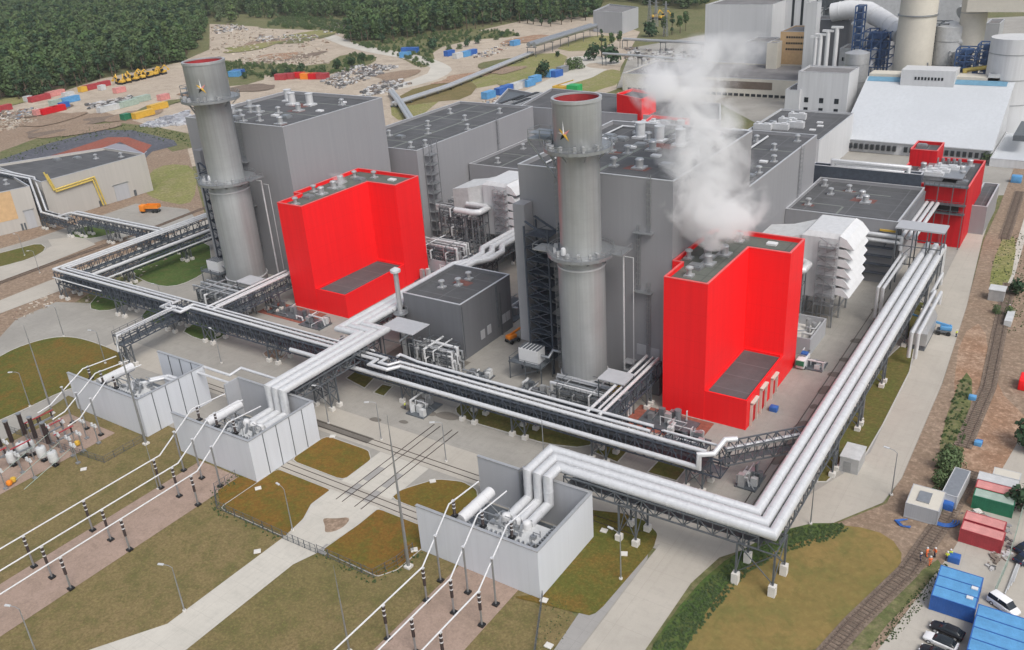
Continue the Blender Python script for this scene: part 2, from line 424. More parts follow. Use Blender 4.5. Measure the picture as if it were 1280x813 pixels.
for k in range(26):
    px, py = rp_.choice([(rp_.uniform(0,220), rp_.uniform(112,150)), (rp_.uniform(270,410), rp_.uniform(42,78)), (rp_.uniform(500,680), rp_.uniform(50,110)), (rp_.uniform(0,160), rp_.uniform(148,168)), (rp_.uniform(240,420), rp_.uniform(100,118))])
    c = W(px, py); q = c.length*.03; n_ = 9; P = [(c.x+q*rp_.uniform(.3,1.1)*math.cos(6.283*i/n_), c.y+q*1.6*rp_.uniform(.3,1.1)*math.sin(6.283*i/n_)) for i in range(n_)]
    sheet('bare_soil', rp_.choice([G_DIRT, G_RUST, G_SCRUB, G_BALLAST, G_DIRT, G_MEADOW]), P, .3+.006*k, 1)
# power station yard behind
sheet('station_yard', G_CONC, WP([(770,112),(790,60),(900,40),(1290,20),(1400,240),(1232,245),(1040,205),(900,130),(780,130)]), .03)
sheet('grass_verge', G_GREEN2, WP([(762,112),(800,106),(832,112),(826,120),(790,121)]), .07, 1)
sheet('grass_verge', G_GREEN2, WP([(800,125),(860,128),(880,140),(850,146),(800,138)]), .07, 1)
sheet('grass_verge', G_MEADOW, WP([(1240,190),(1300,180),(1300,200),(1255,207)]), .07, 1)
# plant apron
A = WP([(-30,455),(20,400),(70,378),(130,380),(180,350),(262,290)]) + [(-215,215),(-240,300),(-120,330),(-33,380),(-29.8,377),(-26.4,288),(-22.5,235),(-20.4,190),(-20.2,150),(-21.4,141),(-27.5,131),(-36,120.5),(-41,113.5),(-42.6,105),(-43,60),(-52,60),(-52,91),(-51,110),(-95,110),(-110,110),(-110,98),(-200,98)] + WP([(-30,575)])
sheet('pavement', G_CONC, A, .10)
sheet('pavement', G_CONC, rect(-205,-52.5,95.3,110.6), .108)
sheet('road', G_ROAD, [(-215,113),(-212,110.3),(-52,110.3),(-50,112.8)] + [(-50,119),(-215,119)], .13)
sheet('road', G_ROAD, [(-51,60),(-43,60),(-42.6,105),(-41,113),(-36,120),(-27.6,130.6),(-21.6,140.6),(-20.3,150),(-20.5,190),(-22.6,235),(-26.5,288),(-29.4,350),(-34,350),(-31.4,300),(-30.6,233),(-28.2,205),(-27.3,156),(-30,146),(-35.5,131),(-42,121.5),(-51,119)], .14)
sheet('footpath', G_WALK, [(-27.2,156),(-28.1,205),(-30.5,233),(-31.8,233),(-29.4,205),(-28.6,153),(-31,147.5),(-29.9,146.2)], .15)
sheet('footpath', G_WALK, [(-53,60),(-51.2,60),(-51.2,107),(-52,109),(-54,110),(-56,108)], .15)
# left part of the plant: track and road
sheet('road', G_ROAD, WP([(-30,388),(60,352),(170,314),(262,272),(262,284),(175,326),(70,366),(-30,404)]), .12)
sheet('road', G_ROAD, WP([(60,300),(100,296),(120,306),(60,330),(0,352),(-30,356),(-30,342),(40,322),(65,308)]), .125)
sheet('road', G_CONC, WP([(40,300),(170,255),(235,262),(250,280),(190,300),(130,300),(60,325),(-30,350),(-30,320)]), .115)
# foreground dry meadow and paving strips
sheet('meadow', G_DRY, [(-230,20),(-52.8,20),(-52.8,88),(-56,90),(-200,98),(-230,98)], .06)
sheet('meadow', G_DRY, [(-60,20),(-52.9,20),(-52.9,60),(-60,60)], .061)
sheet('brick_strip', G_PAVER, rect(-145, -132.4, 20, 89.5), .12)
sheet('brick_strip', G_PAVER, rect(-78, -66, 40, 91), .12)
sheet('brick_strip', G_PAVER, [(-190,60),(-172,60),(-171.8,87.5),(-190,87.5)], .12)
sheet('concrete_path', G_PATH, [(-113,30),(-103.4,30),(-103.4,76),(-102,80),(-101.4,86),(-100.6,90),(-100.6,110.2),(-113.4,110.2),(-113.4,90),(-111.4,86),(-110.5,80),(-110.8,56),(-109,46)], .137)
sheet('footpath', G_WALK, rect(-102.2,-100.2,80.4,83), .141)
sheet('concrete_path', G_PATH, [(-113,30),(-109,46),(-110.6,56),(-118,44),(-128,34)], .133)
sheet('concrete_path', G_ROAD, [(-128,95.5),(-86,95.5),(-86,98.6),(-128,98.6)], .142)
sheet('footpath', G_PATH, [(-215,98.5),(-190,98.5),(-190,106),(-215,106)], .125)
sheet('footpath', G_WALK, [(-215,92.5),(-191,92.5),(-191,94),(-215,94)], .145)

def rnd(p, f):
    out = []
    for i in range(len(p)):
        a, b, c = Vector(p[i-1]), Vector(p[i]), Vector(p[(i+1)%len(p)]); out += [tuple(b+(a-b)*f), tuple(b+(a-b)*f*.3+(c-b)*f*.3), tuple(b+(c-b)*f)]
    return out
def lawn(pts, mat, sm=2, z=.17, kerb=.22): return sheet('lawn', mat, WP(pts), z, sm, kerb)
lawn([(-40,470),(0,446),(21,435),(59,423),(90,421),(121,429),(163,447),(150,468),(83,488),(34,512),(-30,540)], G_LAWN2)
lawn([(108,386),(125,366),(150,362),(172,372),(158,383),(130,391)], G_GREEN, 1)
lawn([(162,343),(175,325),(215,307),(262,300),(266,335),(240,352),(215,360),(190,357)], G_GREEN, 1)
lawn([(174,400),(185,385),(215,383),(242,390),(225,400),(200,407)], G_GREEN, 1)
lawn([(224,413),(262,398),(290,415),(268,428),(245,425)], G_GREEN, 1)
lawn([(-20,322),(20,312),(50,304),(60,312),(40,324),(0,335),(-20,338)], G_GREEN2, 1)
lawn([(83,293),(110,282),(135,284),(152,290),(118,299),(98,299)], G_GREEN, 1)
def wlawn(p, f=.12): sheet('lawn', G_LAWN, rnd(p, f), .17); k = M(); p = ccw([tuple(q) for q in rnd(p, f)]); k.ringp(inset(p, -.16), p, .12, .19); struct(k, 'kerb', 'kerb')
wlawn([(-128,98.9),(-113.2,98.9),(-113.2,107),(-116,109.3),(-128,109.3)])
wlawn([(-128,80.6),(-110.4,80.6),(-111.2,86),(-113.2,90),(-113.2,95.2),(-128,95.2)], .06)
sheet('lawn', G_LAWN, [(-133,90.2),(-133,84.2),(-128.3,80.8),(-128.3,90.2)], .165)
wlawn([(-100.8,98.9),(-86,98.9),(-85.6,106),(-88,109),(-92,109.8),(-97,108),(-100.8,102)], .2)
wlawn([(-101.6,81.2),(-88.5,81),(-86.6,84),(-86.3,95.2),(-100.8,95.2),(-100.8,90)], .08)
lawn(rnd([(735,638),(780,643),(806,652),(822,668),(817,686),(743,772),(700,762),(640,747),(679,744),(743,668)],.15), G_LAWN2, 0, .17, 0)
lawn([(567,514),(576,505),(592,496),(650,506),(720,528),(748,548),(734,562),(684,557),(640,544),(579,526)], G_GREEN2, 1)
lawn([(740,566),(762,552),(790,560),(772,580)], G_GREEN2, 0)
lawn([(808,592),(826,573),(862,583),(846,603)], G_GREEN2, 0)
lawn([(480,479),(500,466),(520,470),(508,487)], G_GREEN2, 0)
lawn([(432,474),(446,463),(470,472),(456,487)], G_GREEN2, 0)
lawn([(466,492),(478,481),(492,484),(480,497)], G_GREEN2, 0)
lawn([(325,445),(338,436),(362,440),(350,453)], G_DIRT, 1)
lawn([(1014,604),(1055,530),(1118,430),(1152,437),(1084,572),(1070,576),(1056,566),(1040,604)], G_GREEN2, 1)
lawn([(1128,422),(1146,378),(1164,380),(1152,430)], G_GREEN2, 0)
# right hand field with green verge
sheet('field', G_OLIVE, WP([(800,830),(862,742),(920,692),(1000,657),(1065,657),(1112,670),(1132,700),(1105,745),(1010,830)]), .12, 1)
sheet('grass_verge', G_GREEN, WP([(800,830),(862,740),(920,690),(1000,655),(1062,655),(1040,668),(985,682),(925,712),(885,760),(848,830)]), .16, 1)
# east side dirt, old tracks
sheet('dirt_strip', G_DIRT, WP([(1010,840),(1140,720),(1040,657),(1108,630),(1124,600),(1178,480),(1208,384),(1230,300),(1248,262),(1275,190),(1330,190),(1420,420),(1420,900),(1000,900)]), .08)
sheet('dirt_strip', G_RUST, WP([(1200,420),(1230,400),(1240,480),(1300,540),(1300,620),(1190,640),(1205,560),(1190,500)]), .09, 1)
sheet('footpath', G_ROAD, WP([(1085,830),(1190,690),(1245,600),(1280,540),(1330,480),(1330,600),(1290,700),(1245,760),(1170,830)]), .11)
sheet('footpath', G_ROAD, WP([(1190,830),(1200,760),(1240,700),(1420,700),(1420,900),(1180,900)]), .112)
sheet('footpath', G_PATH, WP([(1248,380),(1258,380),(1290,270),(1290,240)]), .125)
sheet('grass_verge', G_SCRUB, WP([(1172,610),(1176,540),(1205,462),(1218,480),(1206,545),(1200,600)]), .13, 1)
sheet('grass_verge', G_MEADOW, WP([(1235,375),(1240,330),(1256,292),(1272,300),(1262,360)]), .13, 1)
sheet('grass_verge', G_SCRUB, WP([(1050,813),(1140,722),(1172,700),(1180,712),(1110,780),(1085,813)]), .10)

# railway tracks (rails + sleepers on ballast)
def track(pts, gauge=1.5, sleepers=True, ballast=3.2, z=.14, mat=G_BALLAST, emb=False):
    pts = [Vector((p[0], p[1], 0)) for p in pts]; b = M(); r = M(); s = M()
    for i in range(len(pts)-1):
        a, c = pts[i], pts[i+1]; d = (c-a).normalized(); n = Vector((-d.y, d.x, 0))
        if ballast:
            q = ballast/2; b.add([a+n*q+Vector((0,0,z)), a-n*q+Vector((0,0,z)), c-n*q+Vector((0,0,z)), c+n*q+Vector((0,0,z))], [(0,1,2,3)])
        h = .02 if emb else .14
        for k in (-1, 1):
            e = n*(k*gauge/2)+Vector((0,0,z+h)); r.bar(a+e, c+e, .10 if not emb else .11, .12)
        if sleepers:
            L = (c-a).length; t = .4
            while t < L: 
                p = a+d*t+Vector((0,0,z+.0)); s.bar(p-n*1.2, p+n*1.2, .26, .16); t += .8
    if ballast: struct(b, 'track_ballast', mat)
    struct(r, 'railway_rail', 'rail' if emb else 'rail_rust')
    if sleepers: struct(s, 'railway_sleepers', 'sleeper')
sheet('damp_patch', G_DIRT, chaikin([(-108.3,88),(-106,89),(-103.5,91),(-102.6,87.5),(-104.5,84.8),(-106,86.5)],2), .146)
track(WP([(1015,840),(1068,780),(1135,715),(1180,650),(1215,590)]), z=.2)
track(WP([(1203,560),(1222,515),(1235,485),(1248,420),(1262,355)]), z=.2)
track(WP([(1255,300),(1275,240)]), z=.2)
for x in (-109.2, -104.4): track([(x,93.5),(x,124)], ballast=0, sleepers=False, emb=True, z=.15, gauge=1.6)
track([(-185,112.2),(-55,112.2)], ballast=0, sleepers=False, emb=True, z=.15)
track([(-128,97),(-86,97)], ballast=0, sleepers=False, emb=True, z=.15)
for x in (-41.8,): track([(x,122),(x,236)], ballast=0, sleepers=False, emb=True, z=.15)
track(WP([(-20,362),(60,332),(175,292),(262,258)]), ballast=2.4, sleepers=False, z=.14)
# wet / stained slabs on the concrete (cut-out trench covers and oily patches)
for k, (px, py, w, h, rz) in enumerate([(560,520,3.5,1.6,.3),(540,518,1.4,1,0),(512,510,2.6,1.2,.2),(470,525,1.8,.9,0),(505,528,1.4,.7,0)]):
    c = W(px, py); sheet('damp_patch', G_DARKC, chaikin([(c.x-w,c.y-h),(c.x+w*.6,c.y-h*1.1),(c.x+w,c.y+h*.4),(c.x-w*.4,c.y+h)], 2), .16+.004*k)
sheet('damp_patch', G_DARKC, rect(-142,-118,111.2,113.4), .155)
for k,(y,w,h) in enumerate([(146,1.1,3),(152,.8,1.6),(158,1.3,4),(168,.7,1.2),(176,1.2,2.4),(184,1.6,1.4),(192,1.2,1.2),(203,1.5,1.5),(223,1.6,1.2)]): sheet('damp_patch', G_DARKC, chaikin([(-41.8-w,y-h),(-41.8+w*.8,y-h*.8),(-41.8+w,y+h),(-41.8-w*.7,y+h*.8)],2), .146+.002*k)
for x in (-109.2, -104.4):
    sheet('damp_patch', G_WALK, rect(x-.75, x+.75, 95.8, 99.5), .152); sheet('damp_patch', G_WALK, rect(x-.75, x+.75, 101, 106), .152)
c = W(432, 655); 0 and sheet('damp_patch', G_DARKC, chaikin([(c.x-3,c.y-1),(c.x+.5,c.y-2.4),(c.x+2.6,c.y-.4),(c.x+1,c.y+1.6),(c.x-1.5,c.y+2)], 2), .225)

# lined basin left
sheet('basin_liner', G_LINER, WP([(-40,222),(0,200),(60,180),(125,163),(165,163),(218,176),(222,182),(190,190),(180,200),(100,220),(-40,260)]), .10)
sheet('basin_clay', G_REDMUD, WP([(-40,228),(30,206),(80,190),(135,172),(160,172),(190,182),(180,192),(150,178),(90,198),(40,214),(-40,236)]), .14)
sheet('basin_floor', G_POND, WP([(120,190),(140,179),(176,184),(184,190),(172,198),(110,200)]), .12)
# ------------------------------------------------------------ buildings
VENTS = {}
def vent_mesh(kind):
    if kind in VENTS: return VENTS[kind]
    m = M()
    if kind == 'small':
        m.box(-.9,.9,-.9,.9,0,.35); m.cyl(0,0,.35,1.7,.5,12); m.cyl(0,0,1.7,2.0,.85,12,.8); m.cyl(0,0,2.0,2.25,.8,12,.2)
    elif kind == 'big':
        m.box(-1.6,1.6,-1.6,1.6,0,.5); m.cyl(0,0,.5,3.6,1.15,20); m.cyl(0,0,3.6,3.85,1.28,20)
    elif kind == 'mid':
        m.box(-1.4,1.4,-1.4,1.4,0,.4); m.cyl(0,0,.4,2.0,.85,16); m.cyl(0,0,2.0,2.3,1.0,16,.7)
    elif kind == 'flat':
        m.box(-1.5,1.5,-1.2,1.2,0,.7); m.box(-1.2,1.2,-.9,.9,.7,.95)
    elif kind == 'sky':
        m.box(-1.1,1.1,-.8,.8,0,.45)
    elif kind == 'ahu':
        m.box(-3.5,3.5,-1.1,1.1,.3,2.4); m.box(-2.6,-1.6,-.7,.7,2.4,3.1); m.box(.5,2.8,-.8,.8,2.4,2.8); m.box(-3.4,3.4,-1,1,0,.3)
    o = m.build('roof_vent', {'small':'alu_dull','big':'alu','mid':'alu_dull','flat':'galv','sky':'white','ahu':'alu'}[kind], None, True)
    me = o.data; bpy.data.objects.remove(o); VENTS[kind] = me; return me
def put_vents(par, lst, z):
    for k, x, y in lst:
        o = bpy.data.objects.new({'sky':'skylight','ahu':'air_handling_unit'}.get(k, 'roof_vent'), vent_mesh(k)); COL.objects.link(o)
        o.parent = par; o.location = Vector((x, y, z)) - par.location
def block(name, label, cat, poly, z1, wall, roof, coping='coping', z0=.1, par_h=.9, group=None, vents=(), cop=.35):
    poly = ccw([(p[0], p[1]) for p in poly]); cx = sum(p[0] for p in poly)/len(poly); cyy = sum(p[1] for p in poly)/len(poly)
    t = thing(name, label, cat, (cx, cyy, 0), 0, group)
    inn = inset(poly, cop)
    w = M(); w.prism(poly, z0, z1, top=False)
    ii = list(reversed(inn)); n = len(ii); w.add([(p[0],p[1],z1-par_h) for p in ii]+[(p[0],p[1],z1) for p in ii], [(k,(k+1)%n,n+(k+1)%n,n+k) for k in range(n)])
    w.build('wall', wall, t)
    c = M(); c.ringp(inset(poly, -.05), inset(poly, cop+.05), z1, z1+.14); c.build('coping', coping, t)
    r = M(); r.prism(inset(poly, cop-.01), z1-par_h-.02, z1-par_h, side=False); r.build('roof', roof, t)
    put_vents(t, vents, z1-par_h)
    return t
def ladder(par, x, y, z0, z1, dx=0, dy=-1, cage=True, name='ladder', mat='galv'):
    m = M(); n = Vector((dx, dy, 0)); s = Vector((-dy, dx, 0)); b = Vector((x, y, 0))
    for k in (-.3, .3): m.bar(b+n*.25+s*k+Vector((0,0,z0)), b+n*.25+s*k+Vector((0,0,z1+1)), .08)
    z = z0+.3
    while z < z1: m.bar(b+n*.25-s*.3+Vector((0,0,z)), b+n*.25+s*.3+Vector((0,0,z)), .05); z += .45
    if cage:
        z = z0+2.4
        while z < z1:
            q = [b+n*.25+s*.4, b+n*.8+s*.45, b+n*1.05, b+n*.8-s*.45, b+n*.25-s*.4]
            for i in range(4): m.bar(q[i]+Vector((0,0,z)), q[i+1]+Vector((0,0,z)), .07)
            z += 1.3
        for i in (1, 2, 3): m.bar(q[i]+Vector((0,0,z0+2.4)), q[i]+Vector((0,0,z1+.8)), .05)
    return m.build(name, mat, par)
def windows(par, lst, mat='glass', name='window', t=.12):
    "lst: (face, a, b, fixed, z0, z1): face x-/x+/y-/y+"
    for f, a, b, q, z0, z1 in lst:
        m = M(); s = -1 if f[1] == '-' else 1
        if f[0] == 'y': m.box(a, b, min(q,q+s*t), max(q,q+s*t), z0, z1)
        else: m.box(min(q,q+s*t), max(q,q+s*t), a, b, z0, z1)
        m.build(name, mat, par)

# --- boiler houses (tall grey)
b2 = block('boiler_house', 'tall grey boiler house behind the middle chimney, its roof crowded with pipe vents', 'industrial hall',
    rect(-109.5,-71.8,161.5,207), 48, 'grey', 'roof',
    vents=[('small',-97,168),('small',-90,170.5),('mid',-84,171),('mid',-100,185),('big',-96,196),('big',-90,194),('big',-84,192.5),('small',-92,181),('small',-101,175),('mid',-88,186),('flat',-79,174),('flat',-101,190),('mid',-78,200),('mid',-88,201),('small',-77,186),('flat',-92,188)], group='tall boiler houses')
b1 = block('boiler_house', 'tall grey boiler house behind the left chimney and the left red block', 'industrial hall',
    rect(-239,-195.8,171.2,214), 48, 'grey', 'roof',
    vents=[('small',-213,178),('small',-218,176),('small',-225,181),('mid',-203,177),('big',-222,200),('big',-215,201),('mid',-212,193),('small',-231,180),('flat',-208,184),('small',-204,204),('big',-228,204),('flat',-224,178)], group='tall boiler houses')
for b, x, y in ((b2,-77,161.5),(b1,-214,171.2)):
    ladder(b, x, y, 36, 48); ladder(b, x-2.4, y, 22, 37); ladder(b, x, y, 8, 24)
    m = M(); m.box(x-3.4,x+.9,y-1.3,y,36.2,36.4); m.box(x-3.4,x+.9,y-1.3,y,22.6,22.8); m.build('ladder_landing', 'galv', b)
windows(b2, [('y-',-80,-77.7,161.5,7,9.6),('y-',-76.6,-74.4,161.5,7,9.3)], 'grey_light', 'louvre')
# grey machinery wing and dark plinth at the foot of boiler house
m = M(); m.box(-80,-72.5,157.2,161.4,.1,5.2); m.build('plinth', 'grey_dark', b2)
for zz in (3.2, 5.2):
    m = M(); m.box(-82.5,-80.1,159.2,161.4,zz,zz+.25); m.build('canopy', 'grey_light', b2)
# --- halls behind
h1 = block('turbine_hall', 'long grey hall with dark roof right of the left boiler house', 'industrial hall', rect(-221,-186,216.5,287), 31, 'grey', 'roof',
    vents=[('small',-193,222),('small',-190,226),('small',-200,240),('small',-208,250),('small',-200,262),('small',-213,270),('small',-194,276),('flat',-206,232),('small',-212,233),('small',-190,250)])
ladder(h1, -186, 262, 6, 31, 1, 0)
m = M()
for i in range(9):
    z = 3+i*3.2; x, y = -185.6, 219.5
    m.box(x,x+2.4,y,y+4.2,z,z+.15); m.bar((x+.2,y,z),(x+2.2,y+4.2,z+3.2),.18); m.bar((x+2.3,y,z+1.1),(x+2.3,y+4.2,z+1.1),.08)
for a, b in ((0,0),(2.4,0),(2.4,4.2),(0,4.2)): m.bar((x+a,y+b,0),(x+a,y+b,33),.2)
m.build('stair_tower', 'galv', h1)
h1b = block('low_hall', 'low grey hall with dark roof behind the left white filter house', 'industrial hall', rect(-185.4,-118,243,300), 20, 'grey', 'roof',
    vents=[('small',-178,250),('small',-160,266),('small',-148,258),('flat',-152,275),('small',-136,262),('small',-132,280)])
h2 = block('turbine_hall', 'wide grey hall with dark roof behind the middle boiler house, beyond the steam', 'industrial hall', rect(-134,-73,207.5,268), 33, 'grey', 'roof',
    vents=[('small',-121,214),('mid',-116,212),('flat',-104,213),('small',-96,222),('ahu',-94,260),('small',-88,258),('small',-76,226),('small',-76,238),('small',-120,226),('mid',-100,232),('flat',-90,240),('small',-82,214),('small',-80,250),('small',-77,262),('mid',-110,244),('big',-112,222),('flat',-100,250),('small',-84,228)])
ladder(h2, -73, 252, 17.2, 33, 1, 0)
m = M(); m.tube([(-86,210,33),(-86,262,33)], .3, 8); m.build('roof_pipe', 'alu', h2)
h3 = block('machine_hall', 'low grey hall with wide dark flat roof right of the steam', 'industrial hall', rect(-72.9,-42.6,241.5,275.5), 18, 'grey', 'roof',
    vents=[('small',-69,250),('small',-66,262),('small',-62,267),('mid',-57,262),('mid',-55,258),('small',-70,270)])
m = M(); m.box(-60,-50,241.1,241.6,.2,9); m.build('doorway', 'black', h3)
m = M()
for zz, r in ((14.5,.55),(12.9,.55)): m.tube([(-58,239.9,zz),(-42,239.9,zz),(-41,239.9,zz),(-41,239.9,zz-2)], r, 12, ring=3)
m.build('wall_pipe', 'alu', h3, True)
m = M()
for x in (-56,-50,-45): m.box(x-.15,x+.15,239.3,241.4,11.5,11.8)
for z in (3,5.5,8,10.5): m.box(-60,-43,240.2,241.3,z,z+.3)
m.build('wall_frame', 'steel_blue', h3)
m = M()
for i in range(3): m.tube([(-41.6+i*1.5,243,13.5),(-41.6+i*1.5,276,13.5)], .55, 10, ring=4)
m.build('side_pipe', 'alu', h3, True)
m = M(); m.box(-42.5,-42.1,242,275,8,17.2); m.build('side_louvre', 'grey_dark', h3)
m = M(); m.box(-47,-43,241.2,241.5,15.1,15.6); m.build('yellow_beam', 'yellow_trim', h3)
m = M(); zz = 20; m.tube([(-70,277.4,18),(-70,277.4,zz+3),(-48,277.4,zz+3),(-48,277.4,18)], .7, 10); m.tube([(-68.6,277.4,18),(-68.6,277.4,zz+1.4),(-49.6,277.4,zz+1.4),(-49.6,277.4,18)], .7, 10); m.build('vent_loop', 'alu', h3, True)

# --- red blocks
def red_block(P, z1, zl, low, label, vents, side):
    t = block('red_block', label, 'industrial hall', P, z1, 'red', 'roof_green', 'coping_red', vents=vents, group='red turbine intake blocks')
    pl = ccw(low); w = M(); w.prism(pl, .1, zl, top=False); 
    ii = list(reversed(inset(pl, .3))); n = len(ii); w.add([(p[0],p[1],zl-.5) for p in ii]+[(p[0],p[1],zl) for p in ii], [(k,(k+1)%n,n+(k+1)%n,n+k) for k in range(n)])
    an = w.build('annex', 'red', t)
    c = M(); c.ringp(inset(pl, -.04), inset(pl, .34), zl, zl+.06); c.build('coping', 'red', an)
    r = M(); r.prism(inset(pl, .29), zl-.52, zl-.5, side=False); r.build('roof', 'roof', an)
    return t
RB = [(-69.5,152.4),(-60.1,152.4),(-60.1,175),(-51,175),(-50.9,184.6),(-66.5,184.6),(-70,184.6),(-71.5,161.4),(-68,161.4),(-69.5,161.4)]
RB = [(-69.5,152.4),(-60.1,152.4),(-60.1,175),(-51,175),(-51,184.6),(-71.6,184.6),(-71.6,161.2),(-69.5,161.2)]
r2 = red_block(RB, 31, 7, [(-60.1,152.5),(-51,152.5),(-51,174.95),(-60.05,174.95)],
    'bright red block with stepped corner below the steam, nearest the right hand pipes', [('small',-66,157),('flat',-66.5,161.5),('mid',-65,164.5),('mid',-66.5,168),('small',-70,166),('mid',-64,171),('small',-64,180),('mid',-69.5,175.5),('sky',-57,181),('flat',-68,180)], 1)
for y0, zt in ((154.5,5.4),(160,6),(167,5)):
    m = M(); m.box(-50.95,-50.2,y0,y0+3.4,zt-.2,zt+.25); m.box(-50.95,-50.4,y0,y0+.25,.1,zt); m.box(-50.95,-50.4,y0+3.15,y0+3.4,.1,zt)
    m.build('door_portal', 'cream_conc', r2)
windows(r2, [('x+',154.8,157.6,-50.95,.2,5.1),('x+',160.3,163.1,-50.95,.2,5.7),('x+',167.3,170,-50.95,.2,4.7)], 'red_dull', 'door')
RC = [(-187,157),(-177.6,157),(-176.8,182.6),(-166.3,182.6),(-166.2,193),(-190,193),(-190,166),(-187,166)]
r1 = red_block(RC, 31, 7, [(-177.6,157.1),(-166.3,157.1),(-166.3,182.5),(-177.5,182.5)],
    'bright red block with stepped corner in front of the left boiler house', [('small',-183,160),('flat',-184,166),('mid',-183,170),('mid',-184,176),('small',-187,171),('mid',-186,181),('small',-180,189),('small',-186,187),('sky',-173,189),('flat',-182,185)], 0)
# --- dark equipment hall
dk = block('pump_hall', 'dark grey metal hall beside the thin silver stack, between the red blocks', 'industrial hall', rect(-139.7,-121.8,151.4,172.8), 15, 'grey_dark', 'roof',
    vents=[('small',-131,163),('small',-131,167.5),('small',-134,160)])
windows(dk, [('x+',158.5,160.2,-121.8,2.6,5),('x+',161.4,163,-121.8,2.8,5.2),('x+',168,169.7,-121.8,3,5.4),('x+',170,171.7,-121.8,3,5.4)], 'grey_light', 'louvre')
m = M(); m.bar((-121.7,151.8,1),(-121.7,151.8,14.6),.14); m.build('drain_pipe', 'galv_dark', dk)
m = M(); m.bar((-121.6,166.2,3),(-121.6,166.2,15),.35); m.build('drain_pipe', 'galv_dark', dk)
m = M(); m.bar((-121.6,167.6,0),(-121.6,167.6,12),.25); m.build('drain_pipe', 'galv_dark', dk)
m = M(); m.box(-139,-122,150.4,151.3,.1,1.2); m.build('plinth', 'galv_dark', dk)
# thin stack on the dark hall
st = thing('slim_stack', 'slim silver exhaust stack with conical cap beside the dark grey hall', 'chimney', (-139.2,149.2,0))
m = M(); m.cyl(-139.2,149.2,.1,21.5,.62,16); m.cyl(-139.2,149.2,6,11,.8,16); m.build('stack_tube', 'alu_dull', st, True)
m = M(); m.cyl(-139.2,149.2,21.5,22.1,1.3,16,1.3); m.cyl(-139.2,149.2,22.1,22.8,1.3,16,.1); m.build('rain_cap', 'alu', st, True)
m = M(); m.lathe(-139.2,149.2,[(.8,10.4),(1.9,10.4),(1.9,10.6),(.8,10.6)],16)
for k in range(12):
    a = k*math.pi/6; m.bar((-139.2+1.85*math.cos(a),149.2+1.85*math.sin(a),10.5),(-139.2+1.85*math.cos(a),149.2+1.85*math.sin(a),11.6),.06)
m.lathe(-139.2,149.2,[(1.82,11.55),(1.9,11.55),(1.9,11.65),(1.82,11.65)],16); m.build('platform', 'galv', st)

# --- far red building on the right
fr = block('red_hall', 'weathered red hall with roof machinery at the far end of the pipe bridge', 'industrial hall', rect(-52,-31.2,277.6,309), 18.6, 'red_dull', 'roof', 'coping_red',
   vents=[('ahu',-42,290),('ahu',-40,294),('ahu',-43,286),('mid',-35,304),('flat',-39,305),('mid',-36,296),('small',-35,291),('flat',-34,285),('mid',-47,296),('flat',-48,284),('small',-45,305),('small',-50,290)])
m = M(); m.box(-46,-34,284,299,18.9,19.2)
for i in range(5): m.cyl(-44+i*1.6,301,17.8,20.5,.5,10)
m.build('roof_deck', 'galv', fr)
m = M()
for z in (10.5, 13.2, 18.7): 
    m.box(-43,-31.2,275.8,277.55,z,z+.3)
    for i in range(9): m.bar((-43+i*1.4,275.9,z),(-43+i*1.4,275.9,z+1.2),.1)
    m.bar((-43,275.9,z+1.2),(-31.6,275.9,z+1.2),.1)
for x in (-42.8,-39,-35,-31.5): m.bar((x,275.9,.1),(x,275.9,19.5),.22)
m.build('wall_gantry', 'galv_dark', fr)
m = M(); m.box(-42,-33,277.3,277.55,11,13); m.build('recess', 'black', fr)
m = M(); m.bar((-37,277.4,.2),(-37,277.4,10.4),.5); m.build('drain_pipe', 'maroon', fr)
fr2 = block('red_penthouse', 'small red flat roofed block rising at the back corner of the far red hall', 'industrial hall', rect(-52,-44,299,310.5), 23, 'red_dull', 'roof', 'coping_red', vents=[('flat',-50,307)])
fr3 = block('grey_annex', 'narrow grey shed with dark roof against the far red hall', 'shed', rect(-31.7,-27,292,318), 9, 'grey', 'roof')
gb = block('glazed_gallery', 'dark blue grey panelled gallery behind the machine hall', 'industrial hall', rect(-76,-44,276.2,279.4), 21.5, 'steel_blue', 'galv', z0=13)
# red penthouse behind chimney 2
rp = block('red_plant_room', 'small red flat roofed plant room right of the middle chimney top', 'plant room', WP([(771,131),(802,138),(820,130),(790,124)], 30), 34, 'red', 'roof', 'coping_red', z0=20)
rp2 = block('red_plant_room', 'low red plant room half hidden behind roof vents near the steam', 'plant room', WP([(800,160),(845,166),(862,152),(815,148)], 30), 31, 'red', 'roof', 'coping_red', z0=20, vents=[('ahu',*W(824,157,31)[:2])])
gq = block('service_hall', 'low dark hall under the red plant rooms behind the middle chimney', 'industrial hall', WP([(650,152),(900,172),(900,150),(690,128)], 22), 28, 'grey', 'roof')

def strips(par, z, lst):
    for x0, x1, y0, y1 in lst: m = M(); m.box(x0,x1,y0,y1,z-.01,z+.03); m.build('roof_strip', 'roof_strip', par)
strips(h1, 30.1, [(-212,-211.3,217,286.5),(-200,-199.2,217,286.5)]+[(-220.5,-212.1,y,y+.5) for y in (232,248,264)]+[(-211.2,-200.1,y,y+.5) for y in (228,244,262,276)]+[(-199.1,-186.5,y,y+.5) for y in (236,256)])
strips(b1, 47.1, [(-238.5,-196.4,y,y+.6) for y in (189,204)]+[(-220,-219.3,172,188.9)])
strips(b2, 47.1, [(-92,-91,162,206.5),(-109,-92.1,180,180.6),(-90.9,-72.4,179,179.6),(-90.9,-72.4,197,197.6)])
strips(h3, 17.1, [(-72,-60,252,252.5),(-60,-59.4,244,252),(-66,-50,266,266.6)])
strips(h1b, 19.1, [(-184,-119,262,262.6),(-160,-159.4,244,261.9),(-140,-139.4,244,261.9),(-175,-174.4,244,261.9)])
